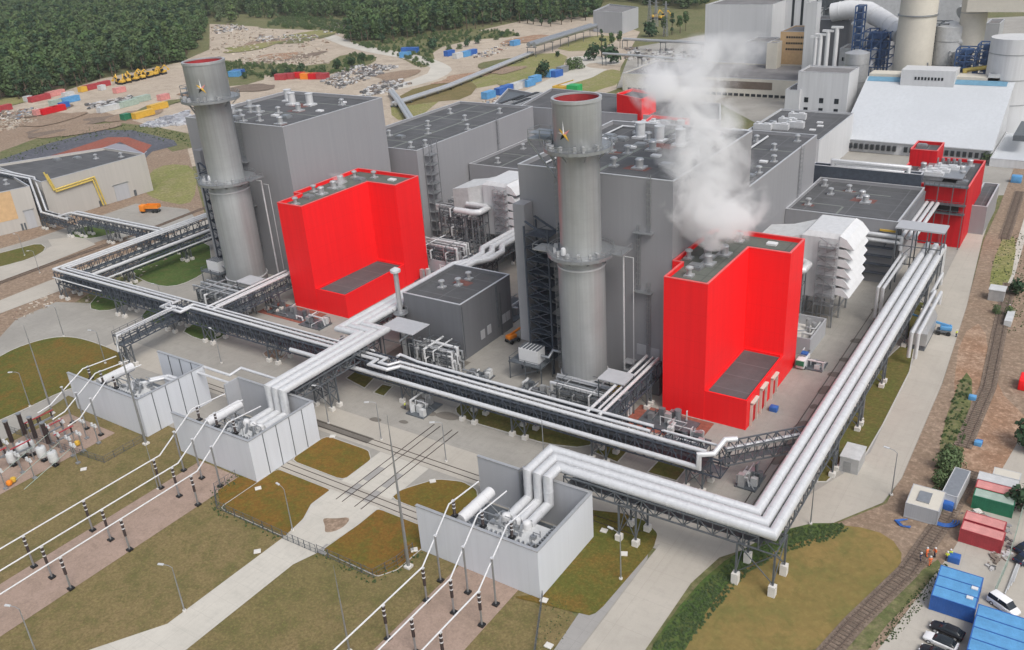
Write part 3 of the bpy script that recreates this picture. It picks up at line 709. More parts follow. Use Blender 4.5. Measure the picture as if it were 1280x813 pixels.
strips(h2, 32.1, [(-133,-74,y,y+.5) for y in (232,250)])
for par, z, L_ in ((b2,47.1,[(-84.5,171,3),(-96,181,2.4),(-79,186,2),(-88,190.5,4),(-100,184.8,2.4)]),(b1,47.1,[(-203,177,2.2),(-213,193,3),(-218,200,4)]),(h3,17.1,[(-56,260,3.6),(-62,267,2),(-69,250,1.8)]),(dk,14.1,[(-131,165,2.6)])):
    for x, y, w in L_: m = M(); m.add([(x-w,y-w*.5,z+.012),(x+w*.9,y-w*.6,z+.012),(x+w,y+w*.4,z+.012),(x-w*.8,y+w*.6,z+.012)],[(0,1,2,3)]); m.build('primer_patch', MT['liner_patch'] if 'liner_patch' in MT else MT.setdefault('liner_patch', plain('red_primer_patch', (.17,.07,.06), .9, var=.35)), par)

rv = random.Random(17)
def more_vents(par, x0, x1, y0, y1, z, n, kinds=('small','small','mid','flat','sky')): put_vents(par, [(rv.choice(kinds), rv.uniform(x0,x1), rv.uniform(y0,y1)) for _ in range(n)], z)
more_vents(b2,-108,-73,178,206,47.1,14); more_vents(b1,-236,-198,175,212,47.1,9); more_vents(h2,-132,-92,210,264,32.1,26,('small','small','mid','flat','ahu','big')); more_vents(h2,-90,-75,215,264,32.1,8); more_vents(h1b,-182,-120,246,297,19.1,14); more_vents(gq,-140,-60,262,275,27.1,0)
for k, (x, y0, y1) in enumerate([(-105,166,204),(-100,210,262),(-112,212,250)]):
    m = M(); z = 47.6 if y1 < 207 else 32.6; m.tube([(x,y0,z-.4),(x,y0,z),(x,y1,z),(x+6,y1,z),(x+6,y1,z-.4)], .22, 8); m.build('roof_pipe', 'alu', b2 if y1 < 207 else h2, True)
# ------------------------------------------------------------ chimneys
def ring_deck(t, x, y, z, r0, r1, name='platform', n=24, post=1.15):
    m = M(); m.lathe(x, y, [(r0, z-.1), (r1, z-.1), (r1, z+.12), (r0, z+.12), (r0, z-.1)], n)
    m.lathe(x, y, [(r1-.06, z-.55), (r1+.06, z-.55), (r1+.06, z+.12), (r1-.06, z+.12), (r1-.06, z-.55)], n)
    for k in range(n):
        a = 6.28319*k/n; c, s = math.cos(a), math.sin(a)
        m.bar((x+c*r1,y+s*r1,z), (x+c*r1,y+s*r1,z+post), .09)
        if k % 3 == 0: m.bar((x+c*r0,y+s*r0,z-2.2), (x+c*(r1-.1),y+s*(r1-.1),z-.2), .2)
    for zz in (z+post, z+post*.55): m.lathe(x, y, [(r1-.045, zz-.045), (r1+.045, zz-.045), (r1+.045, zz+.045), (r1-.045, zz+.045), (r1-.045, zz-.045)], n)
    return m.build(name, 'galv', t)
def chimney(x, y, k, label, ang, rk=1.):
    t = thing('chimney', label, 'chimney', (x, y, 0), 0, 'twin steel chimneys')
    h = lambda z: z*k
    m = M(); m.lathe(x, y, [(r_*rk,z_) for r_, z_ in [(5.25,0),(5.25,h(5)),(5.0,h(5.1)),(5.0,h(31)),(4.35,h(33.2)),(4.3,h(55.2)),(4.85,h(56.2)),(4.88,h(65.8)),(4.55,h(65.8))]], 56)
    m.build('shaft', 'shell', t, True)
    m = M(); m.lathe(x, y, [(r_*rk,z_) for r_, z_ in [(4.56,h(65.75)),(4.5,h(60)),(4.5,h(57.2))]], 56, close=True); m.build('flue', 'liner_red', t, True)
    m = M(); m.lathe(x, y, [(r_*rk,z_) for r_, z_ in [(4.9,h(65.3)),(5.02,h(65.3)),(5.02,h(65.95)),(4.5,h(65.95)),(4.5,h(65.6))]], 56); m.build('rim', 'alu_dull', t, True)
    for z, r in ((5,5.27*rk),(31,5.02*rk)):
        m = M(); m.lathe(x, y, [(r-.05,h(z)-.18),(r+.14,h(z)-.18),(r+.14,h(z)+.18),(r-.05,h(z)+.18)], 56); m.build('band', 'alu', t, True)
    ring_deck(t, x, y, h(33.8), 4.1*rk, 7.1*rk); ring_deck(t, x, y, h(56.2), 4.8*rk, 6.9*rk)
    m = M(); m.cbox((x-6.8,y-1.5,h(33.8)),(6.5,4,.25))
    for a in (-9.9,-6.5): m.bar((x+a,y-3.4,h(33.8)),(x+a,y-3.4,h(33.8)+1.2),.09)
    m.bar((x-10,y-3.4,h(33.8)+1.2),(x-4,y-3.4,h(33.8)+1.2),.09); m.bar((x-10,y-3.4,h(33.8)+1.2),(x-10,y+.5,h(33.8)+1.2),.09)
    m.build('landing', 'galv', t); m = M(); m.cbox((x+6.8,y+3.0,h(33.8)),(5,5,.25))
    for dx in (9.2,): m.bar((x+dx,y+.6,h(33.8)+1.2),(x+dx,y+5.4,h(33.8)+1.2),.09); m.bar((x+dx,y+.6,h(33.8)),(x+dx,y+.6,h(33.8)+1.2),.09); m.bar((x+dx,y+5.4,h(33.8)),(x+dx,y+5.4,h(33.8)+1.2),.09)
    m.build('landing', 'galv', t)
    # upper side landing with props, west of the head
    m = M(); m.cbox((x-8.2,y+1.0,h(57)),(6,4.6,.25)); m.cbox((x-8.2,y+1.0,h(58.2)),(5.5,4.2,.12))
    for a in (-11,-8.2,-5.4):
        for b in (-1.2,3.2): m.bar((x+a,y+b,h(55.8)),(x+a,y+b,h(59)),.13)
    for b in (-1.2,3.2):
        m.bar((x+-11,y+b,h(56.8)),(x-4.2,y+b*.4,h(48)),.3); m.bar((x-11,y+b,h(59)),(x-5,y+b,h(59)),.1)
    m.bar((x-11,y-1.2,h(59)),(x-11,y+3.2,h(59)),.1); m.build('side_landing', 'galv', t)
    # probes and small boxes on the decks
    random.seed(3)
    for zz, r in ((56.2,5.9*rk),(33.8,5.6*rk)):
        for q in range(7):
            a = -2.9+q*.42+random.uniform(-.1,.1); m = M(); m.cbox((x+r*math.cos(a),y+r*math.sin(a),h(zz)+.6),(random.uniform(.5,1.1),.5,random.uniform(.7,1.2)),a); m.build('sampling_box', 'alu_dull', t)
    a = -1.9; m = M(); m.lathe(x+4.9*math.cos(a), y+4.9*math.sin(a), [(.02,h(34)+1.9),(.45,h(34)+1.7),(.6,h(34)+1.2),(.55,h(34)+.2)], 12); m.build('dome_lamp', 'alu', t, True)
    # caged ladder up the upper shaft
    for a, z0, z1, r in ((3.4,34,56,4.2*rk),(3.4,3,33,5.0*rk)):
        ladder(t, x+r*math.cos(a), y+r*math.sin(a), h(z0), h(z1), math.cos(a), math.sin(a))
    # drain pipes along the eastern side
    for dx, dy, z0, z1, rr in ((6.6,6.5,4,32,.22),(8.6,7.2,3,31,.1)):
        m = M(); m.tube([(x+dx-2,y+dy,h(z1)),(x+dx,y+dy,h(z1)),(x+dx,y+dy,h(z0))], rr, 8); m.build('down_pipe', 'alu', t, True)
    # star emblem
    def star(pts, z0, mat, name, off):
        m = M(); vs = []
        for u, v in pts:
            r = 4.9*rk+off; aa = ang+u/r; vs.append((x+r*math.cos(aa), y+r*math.sin(aa), z0+v))
        c = (x+(4.9*rk+off+.16)*math.cos(ang), y+(4.9*rk+off+.16)*math.sin(ang), z0); n = len(vs); vs.append(c)
        m.add(vs, [(i,(i+1)%n,n) for i in range(n)]); m.build(name, mat, t)
    z0 = h(59.6)
    star([(-.25,.3),(-.1,2.6),(.25,.3)], z0, 'white', 'emblem', .10)
    star([(.1,.4),(-1.2,1.1),(-.4,-.1),(-.1,-.3)], z0, 'yellow', 'emblem', .12)
    star([(.1,-.4),(1.2,-1.4),(.5,.2)], z0, 'yellow', 'emblem', .12)
    star([(.1,.3),(1.4,1.),(.4,-.3)], z0, 'pink', 'emblem', .11)
    star([(-.3,.1),(-.9,-1.2),(.4,-.4)], z0, 'black', 'emblem', .11)
    star([(-.2,-.2),(-1.5,.2),(-.3,.3)], z0, 'alu', 'emblem', .11)
    # intake duct column and dark stair tower beside it
    m = M(); m.box(x-20.6,x-17.6,y+5.5,y+9.0,6,40); m.build('duct', 'grey', t)
    m = M(); X0, X1, Y0_, Y1_ = x-16.4, x-10.2, y+3.2, y+8.2
    for a, b in ((X0,Y0_),(X1,Y0_),(X0,Y1_),(X1,Y1_)): m.bar((a,b,0),(a,b,h(36)),.35)
    z = 4.; i = 0
    while z < h(35):
        m.box(X0,X1,Y0_,Y1_,z-.12,z); q = (X0,X1) if i%2 else (X1,X0)
        m.bar((q[0],Y0_+.5,z),(q[1],Y0_+.5,z+3),.7,.14); m.bar((q[1],Y0_,z),(q[0],Y0_,z+3),.14); m.bar((q[0],Y1_-.5,z),(q[1],Y1_-.5,z+3),.7,.14)
        m.bar((X0,Y0_,z+1.1),(X1,Y0_,z+1.1),.08); m.bar((X1,Y0_,z+1.1),(X1,Y1_,z+1.1),.08); z += 3; i += 1
    m.build('stair_tower', 'steel_blue', t)
    return t
chimney(-88.4, 152.2, 1.0, 'steel chimney with red inner flue and star emblem, standing in the middle of the plant', -1.62)
chimney(-209.5, 159.5, 1.03, 'steel chimney with red inner flue and star emblem, furthest left of the plant', -1.0, 1.15)

# cooler unit on a raised platform beside each chimney
def cooler(x, y, label):
    t = thing('cooling_unit', label, 'cooling unit', (x, y, 0), 0, 'white cooling units on raised platforms')
    m = M(); m.cbox((x,y,4.6),(9,5.4,.3))
    for a in (-4.3,0,4.3):
        for b in (-2.5,2.5): m.bar((x+a,y+b,.1),(x+a,y+b,5.7),.2)
    for b in (-2.6,2.6): m.bar((x-4.4,y+b,5.7),(x+4.4,y+b,5.7),.08); m.bar((x-4.4,y+b,.4),(x+4.4,y+b,4.4),.14)
    m.bar((x-4.4,y-2.6,5.7),(x-4.4,y+2.6,5.7),.08); m.build('platform', 'galv_dark', t)
    m = M(); m.cbox((x+.4,y,6.5),(5.2,3.2,3.4)); m.build('casing', 'white', t)
    m = M()
    for k in range(6): m.cbox((x-1.8+k*.9,y,8.25),(.5,3,.14))
    m.build('top_grille', 'galv_dark', t)
    m = M(); m.tube([(x+3,y,6.5),(x+5,y,6.5),(x+5,y+2,7.5),(x+7,y+2,7.5)], .35, 10); m.build('hose', 'galv', t, True)
cooler(-102.5, 151.6, 'white cooling unit on a steel platform left of the middle chimney')
cooler(-222, 158.5, 'white cooling unit on a steel platform left of the left chimney')

# ------------------------------------------------------------ air intake filter houses
def filter_house(x, y, label, zt=24):
    t = thing('filter_house', label, 'filter house', (x, y, 0), 0, 'white air intake filter houses')
    L = 14.5
    m = M(); m.box(x-6, x+3, y, y+L, 8, zt-.3); 
    vs = [(x-6,y,zt-.3),(x+3,y,zt-.3),(x+3,y+L,zt-.3),(x-6,y+L,zt-.3),(x-5,y+1,zt+.8),(x+3,y+.8,zt+.8),(x+3,y+L-.8,zt+.8),(x-5,y+L-1,zt+.8)]
    m.add(vs, [(4,5,6,7),(0,1,5,4),(1,2,6,5),(2,3,7,6),(3,0,4,7)]); m.build('body', 'white_wall', t)
    for k in range(6):
        z = zt-.1-k*2.5; m = M()
        prof = [(0,z),(0,z-2.0),(3.6,z-3.1),(3.75,z-2.9),(3.0,z-1.6)] if 0 else [(0,z+.7 if k==0 else z-.3),(1.6,z-.1),(3.5,z-2.3),(3.3,z-2.45),(0,z-1.9)]
        n = len(prof); vs = [(x+3+a,b,c) for b in (y-.1,y+L+.1) for a, c in prof]
        m.add(vs, [(i,(i+1)%n,n+(i+1)%n,n+i) for i in range(n)]+[tuple(range(n)), tuple(reversed(range(n,2*n)))]); m.build('intake_hood', 'white', t)
    m = M()
    for a in (-1.5, .5, 2.6):
        m.bar((x+a,y-1.4,1),(x+a,y-1.4,zt-1),.14)
        for k in range(6): m.bar((x+a,y-1.4,zt-1.2-k*2.5),(x+a,y,zt-1.2-k*2.5),.12)
    for k in range(7):
        z = zt-2.4-k*2.5; m.box(x-1.6,x+3,y-1.4,y-.05,z-.08,z); m.bar((x-1.6,y-1.4,z+1.1),(x+3,y-1.4,z+1.1),.08); m.bar((x-1.6,y-1.4,z+.5),(x+3,y-1.4,z+.5),.06)
        q = (-1.5,2.6) if k%2 else (2.6,-1.5); m.bar((x+q[0],y-1,z),(x+q[1],y-1,z+2.5),.3,.1)
    m.build('access_stair', 'galv', t)
    m = M()
    for a in (-5.5,-1,2.7):
        for b in (.4,L/2,L-.4): m.bar((x+a,y+b,.1),(x+a,y+b,8),.4)
    for b in (.4,L/2,L-.4): m.bar((x-5.5,y+b,3.4),(x+2.7,y+b,3.4),.25); m.bar((x-5.5,y+b,.4),(x-1,y+b,7.8),.18)
    for a in (-5.5,2.7): m.bar((x+a,y+.4,3.4),(x+a,y+L-.4,3.4),.25)
    m.bar((x-1,y+.4,6.6),(x-1,y+L-.4,6.6),.25)
    m.build('support_frame', 'galv', t)
    m = M()   # transition duct towards the red block
    vs = [(x-6,y+1,8),(x-6,y+L-1,8),(x-6,y+L-1,zt-.5),(x-6,y+1,zt-.5),(x-11,y-1,13),(x-11,y+L-4,13),(x-11,y+L-4,zt-1.5),(x-11,y-1,zt-1.5),(x-17,y-1,13),(x-17,y+L-4,13),(x-17,y+L-4,zt-2.5),(x-17,y-1,zt-2.5)]
    fs = []
    for o in (0,4): fs += [(o,o+1,o+5,o+4),(o+1,o+2,o+6,o+5),(o+2,o+3,o+7,o+6),(o+3,o,o+4,o+7)]
    m.add(vs, fs+[(3,2,1,0),(8,9,10,11)]); m.build('transition_duct', 'off_white', t)
    m = M(); m.tube([(x-12,y-7,zt-7),(x-5,y-7,zt-7),(x-3.4,y-6,zt-7),(x-3.4,y-2,zt-7),(x-5,y-.8,zt-7),(x-12,y-.8,zt-7)], .95, 14, ring=3); m.build('bypass_pipe', 'alu', t, True)
    m = M()
    for q in range(4): m.tube([(x-9+q*1.6,y-6+q,.5),(x-9+q*1.6,y-6+q,zt-9),(x-9+q*1.6,y-1,zt-9)], .3, 8)
    m.build('riser_pipe', 'galv', t, True)
    m = M()
    for a in (-12,-8,-4):
        for b in (-8,-4,-1): m.bar((x+a,y+b,.1),(x+a,y+b,zt-8),.22)
    for z in (4,8,12,15.5):
        if z > zt-8: break
        for a in (-12,-8,-4): m.bar((x+a,y-8,z),(x+a,y-1,z),.2)
        for b in (-8,-4,-1): m.bar((x-12,y+b,z),(x-4,y+b,z),.2)
        m.bar((x-12,y-8,z-4),(x-8,y-8,z),.14); m.bar((x-4,y-8,z-4),(x-4,y-4,z),.14)
    m.build('pipe_frame', 'galv_dark', t)
    return t
filter_house(-52.0, 207, 'white filter house with stacked intake hoods behind the nearer red block')
filter_house(-152, 213, 'white filter house with stacked intake hoods between the two boiler houses')

# ------------------------------------------------------------ walled pipe pits with exposed small pipework
def pit(x0, x1, y0, y1, zh, label, seed):
    t = thing('pipe_pit', label, 'walled pit', ((x0+x1)/2, (y0+y1)/2, 0), 0, 'walled pits of small pipes')
    m = M(); m.ringp(rect(x0,x1,y0,y1), rect(x0+.3,x1-.3,y0+.3,y1-.3), .1, zh); m.build('wall', 'grey_light', t)
    m = M(); m.box(x0+.3,x1-.3,y0+.3,y1-.3,.1,zh*.45); m.build('floor_slab', 'footing', t)
    random.seed(seed)
    for k in range(9):
        m = M(); a = random.uniform(x0+1, x1-2); b = random.uniform(y0+1, y1-2); z = random.uniform(zh*.6, zh+.8)
        m.tube([(a,b,zh*.4),(a,b,z),(min(a+random.uniform(1,5),x1-.8),b,z),(min(a+random.uniform(1,5),x1-.8),min(b+random.uniform(1,6),y1-.8),z)][:4], random.choice([.14,.2,.28]), 8)
        m.build('small_pipe', random.choice(['alu','off_white','galv']), t, True)
    for k in range(4):
        a = random.uniform(x0+1.5, x1-1.5); b = random.uniform(y0+1.5, y1-1.5); m = M(); m.cyl(a,b,zh*.4,zh+.3,.55,12); m.build('vessel', 'alu_dull', t, True)
pit(-59.5, -49.3, 190, 203, 4.6, 'pale walled pit full of small pipes below the nearer filter house', 4)
pit(-172, -151, 195, 212, 4.2, 'pale walled pit full of small pipes below the left filter house', 9)

# ------------------------------------------------------------ pipe bridges
FOOT = None
def footing(par, x, y, h=1.0, w=1.1):
    global FOOT
    if FOOT is None:
        m = M(); m.cbox((0,0,.5),(1,1,1)); o = m.build('footing', 'footing'); FOOT = o.data; bpy.data.objects.remove(o)
    o = bpy.data.objects.new('footing', FOOT); COL.objects.link(o); off = Vector((0,0,0)); q = par
    while q: off += q.location; q = q.parent
    o.parent = par; o.location = Vector((x,y,.1))-off; o.scale = (w,w,h)
def truss_seg(par, a, b, w, z0, z1, step=2.6, mat='steel_blue', bar=.2, deck=True, rail=False):
    a, b = Vector((a[0],a[1],0)), Vector((b[0],b[1],0)); d = (b-a); L = d.length; d.normalize(); n = Vector((-d.y,d.x,0))*(w/2)
    m = M(); k = max(1, round(L/step)); Z0, Z1 = Vector((0,0,z0)), Vector((0,0,z1))
    for s in (-1,1):
        m.bar(a+n*s+Z0, b+n*s+Z0, bar*1.2); m.bar(a+n*s+Z1, b+n*s+Z1, bar*1.2)
        for i in range(k+1):
            p = a+d*(L*i/k); m.bar(p+n*s+Z0, p+n*s+Z1, bar*.8)
            if i < k:
                q = a+d*(L*(i+1)/k); 
                if i%2: m.bar(p+n*s+Z0, q+n*s+Z1, bar*.7)
                else: m.bar(p+n*s+Z1, q+n*s+Z0, bar*.7)
    for i in range(k+1):
        p = a+d*(L*i/k); m.bar(p-n+Z0, p+n+Z0, bar*.8); m.bar(p-n+Z1, p+n+Z1, bar*.8)
        if i < k: m.bar(p-n+Z1, a+d*(L*(i+1)/k)+n+Z1, bar*.5)
    if rail:
        for s in (-1,1):
            for h in (.6,1.15): m.bar(a+n*s+Z1+Vector((0,0,h)), b+n*s+Z1+Vector((0,0,h)), .08)
            for i in range(k+1): p = a+d*(L*i/k); m.bar(p+n*s+Z1, p+n*s+Z1+Vector((0,0,1.15)), .09)
    o = m.build('truss', mat, par)
    if deck:
        m = M(); m.bar(a+Z0+Vector((0,0,.16)), b+Z0+Vector((0,0,.16)), w*.55, .06); m.build('walkway', 'galv_dark', par)
    return o
def tower(par, x, y, dx, dy, w, l, zt, mat='galv_dark', four=True, fh=.9):
    "support trestle: w across, l along (dx,dy)"
    d = Vector((dx,dy,0)); n = Vector((-dy,dx,0)); c = Vector((x,y,0)); m = M()
    P = [c+n*(a*w/2)+d*(b*l/2) for a in (-1,1) for b in ((-1,1) if four else (0,))]
    for p in P: m.bar(p+Vector((0,0,fh)), p+Vector((0,0,zt)), .3)
    def X(p, q):
        z0 = fh+.3; nz = max(1, round((zt-z0)/4.5)); hz = (zt-z0)/nz
        for i in range(nz):
            a, b = Vector((0,0,z0+i*hz)), Vector((0,0,z0+(i+1)*hz)); m.bar(p+a,q+b,.13); m.bar(q+a,p+b,.13); m.bar(p+b,q+b,.18)
    if four: X(P[0],P[1]); X(P[2],P[3]); X(P[0],P[2]); X(P[1],P[3])
    else: X(P[0],P[1])
    o = m.build('support_leg', mat, par)
    for p in P: footing(o, p.x, p.y, fh)
    return o
def pipes(par, lst, mat='alu', name='pipe', ring=5, n=14):
    for pts, r in lst:
        m = M(); m.tube(pts, r, n, ring=ring, rr=r*1.05); m.build(name, mat, par, True)
def flanges(): pass

# (1) long front rack
t = thing('pipe_bridge', 'long dark steel pipe bridge crossing in front of both chimneys', 'pipe bridge', (-150,129,0), 0, 'steel pipe bridges')
truss_seg(t, (-261,131), (-198,131), 4.4, 4.6, 8.4, 1.9); truss_seg(t, (-198,130.6), (-136,130.6), 4.4, 4.6, 8.4, 1.9); truss_seg(t, (-136,130.4), (-47,130.4), 4.4, 4.6, 8.4, 1.9)
for a_, b_ in ((-260,-200),(-197,-138),(-135,-50)):
    for zz_, w_ in ((6.4,2.6),(7.4,1.4)): m = M(); m.box(a_,b_,130.6-w_/2,130.6+w_/2,zz_,zz_+.12); m.build('cable_tray', 'galv_dark', t)
for x in (-258,-229,-206,-190,-165,-150,-121,-104,-91,-72,-52): tower(t, x, 130.5, 1, 0, 4.2, 3.2, 5)
Z = 9.0
pipes(t, [([(-261.5,129.3,Z),(-204,129.3,Z),(-204,126,Z),(-196,126,Z),(-196,129.3,Z),(-129.5,129.0,Z),(-129.5,126.4,Z),(-124.2,126.4,Z),(-122.5,129.0,Z),(-50,128.8,Z)], .42),
          ([(-259.8,131.0,Z),(-203,131.0,Z),(-203,127.6,Z),(-197,127.6,Z),(-197,131.0,Z),(-128,130.6,Z),(-128,128.2,Z),(-125.4,128.2,Z),(-124,130.6,Z),(-62,130.4,Z)], .34),
          ([(-258.5,132.2,Z),(-133,132.2,Z)], .26), ([(-126,132.0,Z+.2),(-126,133.2,Z+.2),(-120,132.2,Z+.2),(-62,132.0,Z+.2)], .34),
          ([(-156,126.9,6.6),(-53.5,126.8,6.6),(-50.6,126.8,6.6),(-50.6,126.8,9.4),(-48.4,128.3,9.4),(-47.4,131,11.2),(-45.6,132.2,11.2)], .5),
          ([(-261,128.2,6.9),(-236,128.2,6.9)], .2), ([(-140,133.4,7),(-66,133.4,7)], .25), ([(-60,131.8,Z),(-60,131.8,Z-.01),(-48,131.8,Z)], .25)])
# (2) rack behind, running away at the far left
t = thing('pipe_bridge', 'pipe bridge running away at the far left corner past the left chimney', 'pipe bridge', (-258,170,0), 0, 'steel pipe bridges')
truss_seg(t, (-259.5,133.5), (-259.5,228), 3.6, 5.2, 8.4, 2.6)
for y in (150,172,196,220): tower(t, -259.5, y, 0, 1, 3.4, 2.6, 5.2)
pipes(t, [([(-261.5,129.4,Z),(-261.5,228,Z)], .42), ([(-259.8,131.1,Z),(-259.8,228,Z)], .36), ([(-258.3,132.3,Z),(-258.3,228,Z)], .28)])
t = thing('pipe_bridge', 'lower twin pipe run beside the left chimney, parallel to the corner bridge', 'pipe bridge', (-251,170,0), 0, 'steel pipe bridges')
truss_seg(t, (-250,136), (-250,228), 2.6, 4.3, 6.0, 2.6)
for y in (146,168,192,216): tower(t, -250, y, 0, 1, 2.4, 2, 4.3)
pipes(t, [([(-251.3,134.6,6.7),(-251.3,228,6.7)], .55), ([(-248.2,137,5.2),(-248.2,228,5.2)], .3)])
# (3) upper left rack over the beige buildings
t = thing('pipe_bridge', 'pipe bridge climbing over the beige building at the left edge', 'pipe bridge', (-300,168,0), 0, 'steel pipe bridges')
q0, q1, q2, q3 = (-261.6,169), (-312,168.5), tuple(W(41,224,15)[:2]), tuple(W(-30,211,15)[:2])
q2 = (-330, 176); 
truss_seg(t, q0, q1, 3.4, 5.4, 8.4, 2.4); pipes(t, [([(-261,167.6,Z),(-313,167.1,Z),(-322,166.6,6.5)], .42), ([(-261,169.4,Z),(-312,169,Z),(-320,168.6,6.5)], .34)])
for x in (-274,-292,-309): tower(t, x, 168.8, 1, 0, 3.2, 2.4, 5.4)
a = W(88,276,6); b = W(56,267,6); c = W(41,226,15.5); d = W(-40,209,15.5)
truss_seg(t, (a.x,a.y), (b.x,b.y), 3.2, 3.6, 6, 2.4); truss_seg(t, (c.x,c.y), (d.x,d.y), 3.4, 13.6, 16, 2.4)
m = M()
for s in (-1.6, 1.6):
    m.bar((b.x,b.y+s,3.6),(c.x,c.y+s,13.6),.24); m.bar((b.x,b.y+s,6),(c.x,c.y+s,16),.24)
    for i in range(8):
        u = b+(c-b)*(i/8); v = b+(c-b)*((i+1)/8); m.bar((u.x,u.y+s,u.z-2.4),(v.x,v.y+s,v.z+.3),.16); m.bar((u.x,u.y+s,u.z-2.4),(u.x,u.y+s,u.z),.16)
m.build('sloping_truss', 'steel_blue', t)
pipes(t, [([(-318,q_+1,6.5) if i==0 else v for i, v in enumerate([0,(a.x,a.y+k_,6.8),(b.x,b.y+k_,6.8),(c.x,c.y+k_,16.6),(d.x,d.y+k_,16.6)])], r_) for q_, k_, r_ in ((a.y,-1.1,.42),(a.y,.9,.36))])
for u in (a, b): tower(t, u.x, u.y, 1, 0, 3, 2, 3.6)
tower(t, c.x-3, c.y, 1, 0, 3, 2, 13.6)
# (4) spur to the left transformer bay
t = thing('pipe_bridge', 'short pipe bridge spur from the long rack to the left white bay', 'pipe bridge', (-199,120,0), 0, 'steel pipe bridges')
truss_seg(t, (-200.5,128.3), (-199,109), 3.8, 6.0, 8.6, 2.4, rail=True); tower(t, -199, 110, 0, 1, 3.6, 1.6, 6)
pipes(t, [([(-199.6,128,9.1),(-198.4,108.5,9.1),(-198.4,107.8,5)], .3), ([(-200.8,128,9.1),(-199.8,109,9.1)], .22)])
# (5) three pipes from the middle bay, past the dark hall
t = thing('pipe_bridge', 'three fat pale pipes running from the middle white bay over the long rack', 'pipe bridge', (-140,140,0), 0, 'trios of fat insulated pipes')
truss_seg(t, (-137,108.2), (-137,133), 6.2, 8.0, 10.2, 2.2, 'galv_dark'); truss_seg(t, (-144.2,138), (-144.2,226), 6.4, 8.0, 10.2, 2.4, 'galv_dark')
for y in (119,): tower(t, -137, y, 0, 1, 5, 2.4, 8)
for y in (142,158,176,194,212): tower(t, -144.2, y, 0, 1, 5, 2.4, 8)
for k in range(3):
    x = -139.2+k*2.15; zz = 11.2; ex = [(x-6.6,134.2+2.2*k,zz),(x-6.6,180+2*k,zz),(x-4,184+2*k,zz),(x-4,190+2*k,zz),(x-6.6,194+2*k,zz),(x-6.6,228,zz)]
    pipes(t, [([(x,99.2,5.6),(x,105.6,5.6),(x,105.6,zz),(x,134.2+2.2*k,zz)]+ex, .88)], 'alu', ring=3.5, n=16)
# (6) three pipes from the right bay, the elbow, and away along the east side
t = thing('pipe_bridge', 'three fat pale pipes turning a square corner above the right hand road', 'pipe bridge', (-33,112,0), 0, 'trios of fat insulated pipes')
truss_seg(t, (-68,111.2), (-33.4,111.6), 5.4, 7.9, 10.3, 2.4, 'galv_dark'); truss_seg(t, (-33.6,111.5), (-33.6,236), 5.4, 7.9, 10.3, 2.4, 'galv_dark')
tower(t, -56, 111.4, 1, 0, 4.6, 3.2, 8, fh=1.2)
tower(t, -33.6, 111.5, 1, 0, 5.6, 6, 8, fh=2.0)
for y in (146,164,184,206,228): tower(t, -33.6, y, 0, 1, 4.4, 2.4, 8)
for k in range(3):
    x = -73.6+k*2.05; y = 113.6-2.05*k; xe = -35.4+2*k; zz = 11.1
    pipes(t, [([(x,99.2,5.6),(x,105.8,5.6),(x,105.8,zz),(x,y,zz),(xe,y,zz),(xe,237,zz)], .88)], 'alu', ring=3.5, n=16)
# canopy where the pipes meet the hall
t = thing('canopy', 'grey flat canopy on steel posts where the three long pipes reach the halls', 'canopy', (-36.5,240,0))
m = M(); m.box(-42.5,-30.5,237.5,244,17.6,18); m.build('roof', 'grey_light', t)
m = M()
for x in (-42,-38,-34.5,-31):
    for y in (238,243.5): m.bar((x,y,.1),(x,y,17.6),.28)
for z in (8,13): 
    for y in (238,243.5): m.bar((-42,y,z),(-31,y,z),.2)
    for x in (-42,-31): m.bar((x,238,z),(x,243.5,z),.2)
m.bar((-42,238,8),(-38,238,13),.15); m.bar((-31,238,8),(-34.5,238,13),.15); m.build('frame', 'galv_dark', t)
m = M()
for k in range(3): m.tube([(-35.4+2*k,237,11.1),(-35.4+2*k,246,11.1),(-35.4+2*k,246,3)], .8, 12)
m.build('pipe', 'alu', t, True)
for k, (x, y0, y1, z, r) in enumerate([(-40.5,214,240,10,.4),(-39.3,214,240,10,.4),(-28.8,196,222,8,.45),(-27.4,196,222,8,.45),(-29.5,222,236,7.5,.4)]):
    m = M(); m.tube([(x,y0,2),(x,y0,z),(x,y1,z),(x,y1,z-3)], r, 10); tag(m.build('stub_pipe', 'alu', None, True), ['short pale pipe end left of the canopy, outer of a pair','short pale pipe end left of the canopy, inner of a pair','pale pipe loop on the road side of the trio, inner','pale pipe loop on the road side of the trio, outer','thin pale pipe tucked under the trio near the canopy'][k], 'pipe')
t = thing('condensate_vessel', 'grey box section vessel beneath the long pipes by the blue lift', 'vessel', (-28.5,212,0))
m = M(); m.box(-30.5,-26.6,204,216,1.5,4.6); m.add([(-30.5,204,4.6),(-26.6,204,4.6),(-26.6,216,4.6),(-30.5,216,4.6),(-29.5,206,7),(-27.6,206,7),(-27.6,215,7),(-29.5,215,7)],[(4,5,6,7),(0,1,5,4),(1,2,6,5),(2,3,7,6),(3,0,4,7)]); m.build('shell', 'alu_dull', t)
m = M(); m.box(-30.3,-26.8,204.2,215.8,.1,1.4); m.build('plinth', 'galv_dark', t)
# (7) short rack joining the right hand trio
t = thing('pipe_bridge', 'short rising pipe bridge joining the long rack to the right hand trio of pipes', 'pipe bridge', (-42,138,0), 0, 'steel pipe bridges')
truss_seg(t, (-47.8,131), (-36.2,143.5), 2.6, 6.2, 9.6, 1.9, 'galv_dark'); pipes(t, [([(-47.5,131.6,8.6),(-36.6,143.4,8.6)], .5)])
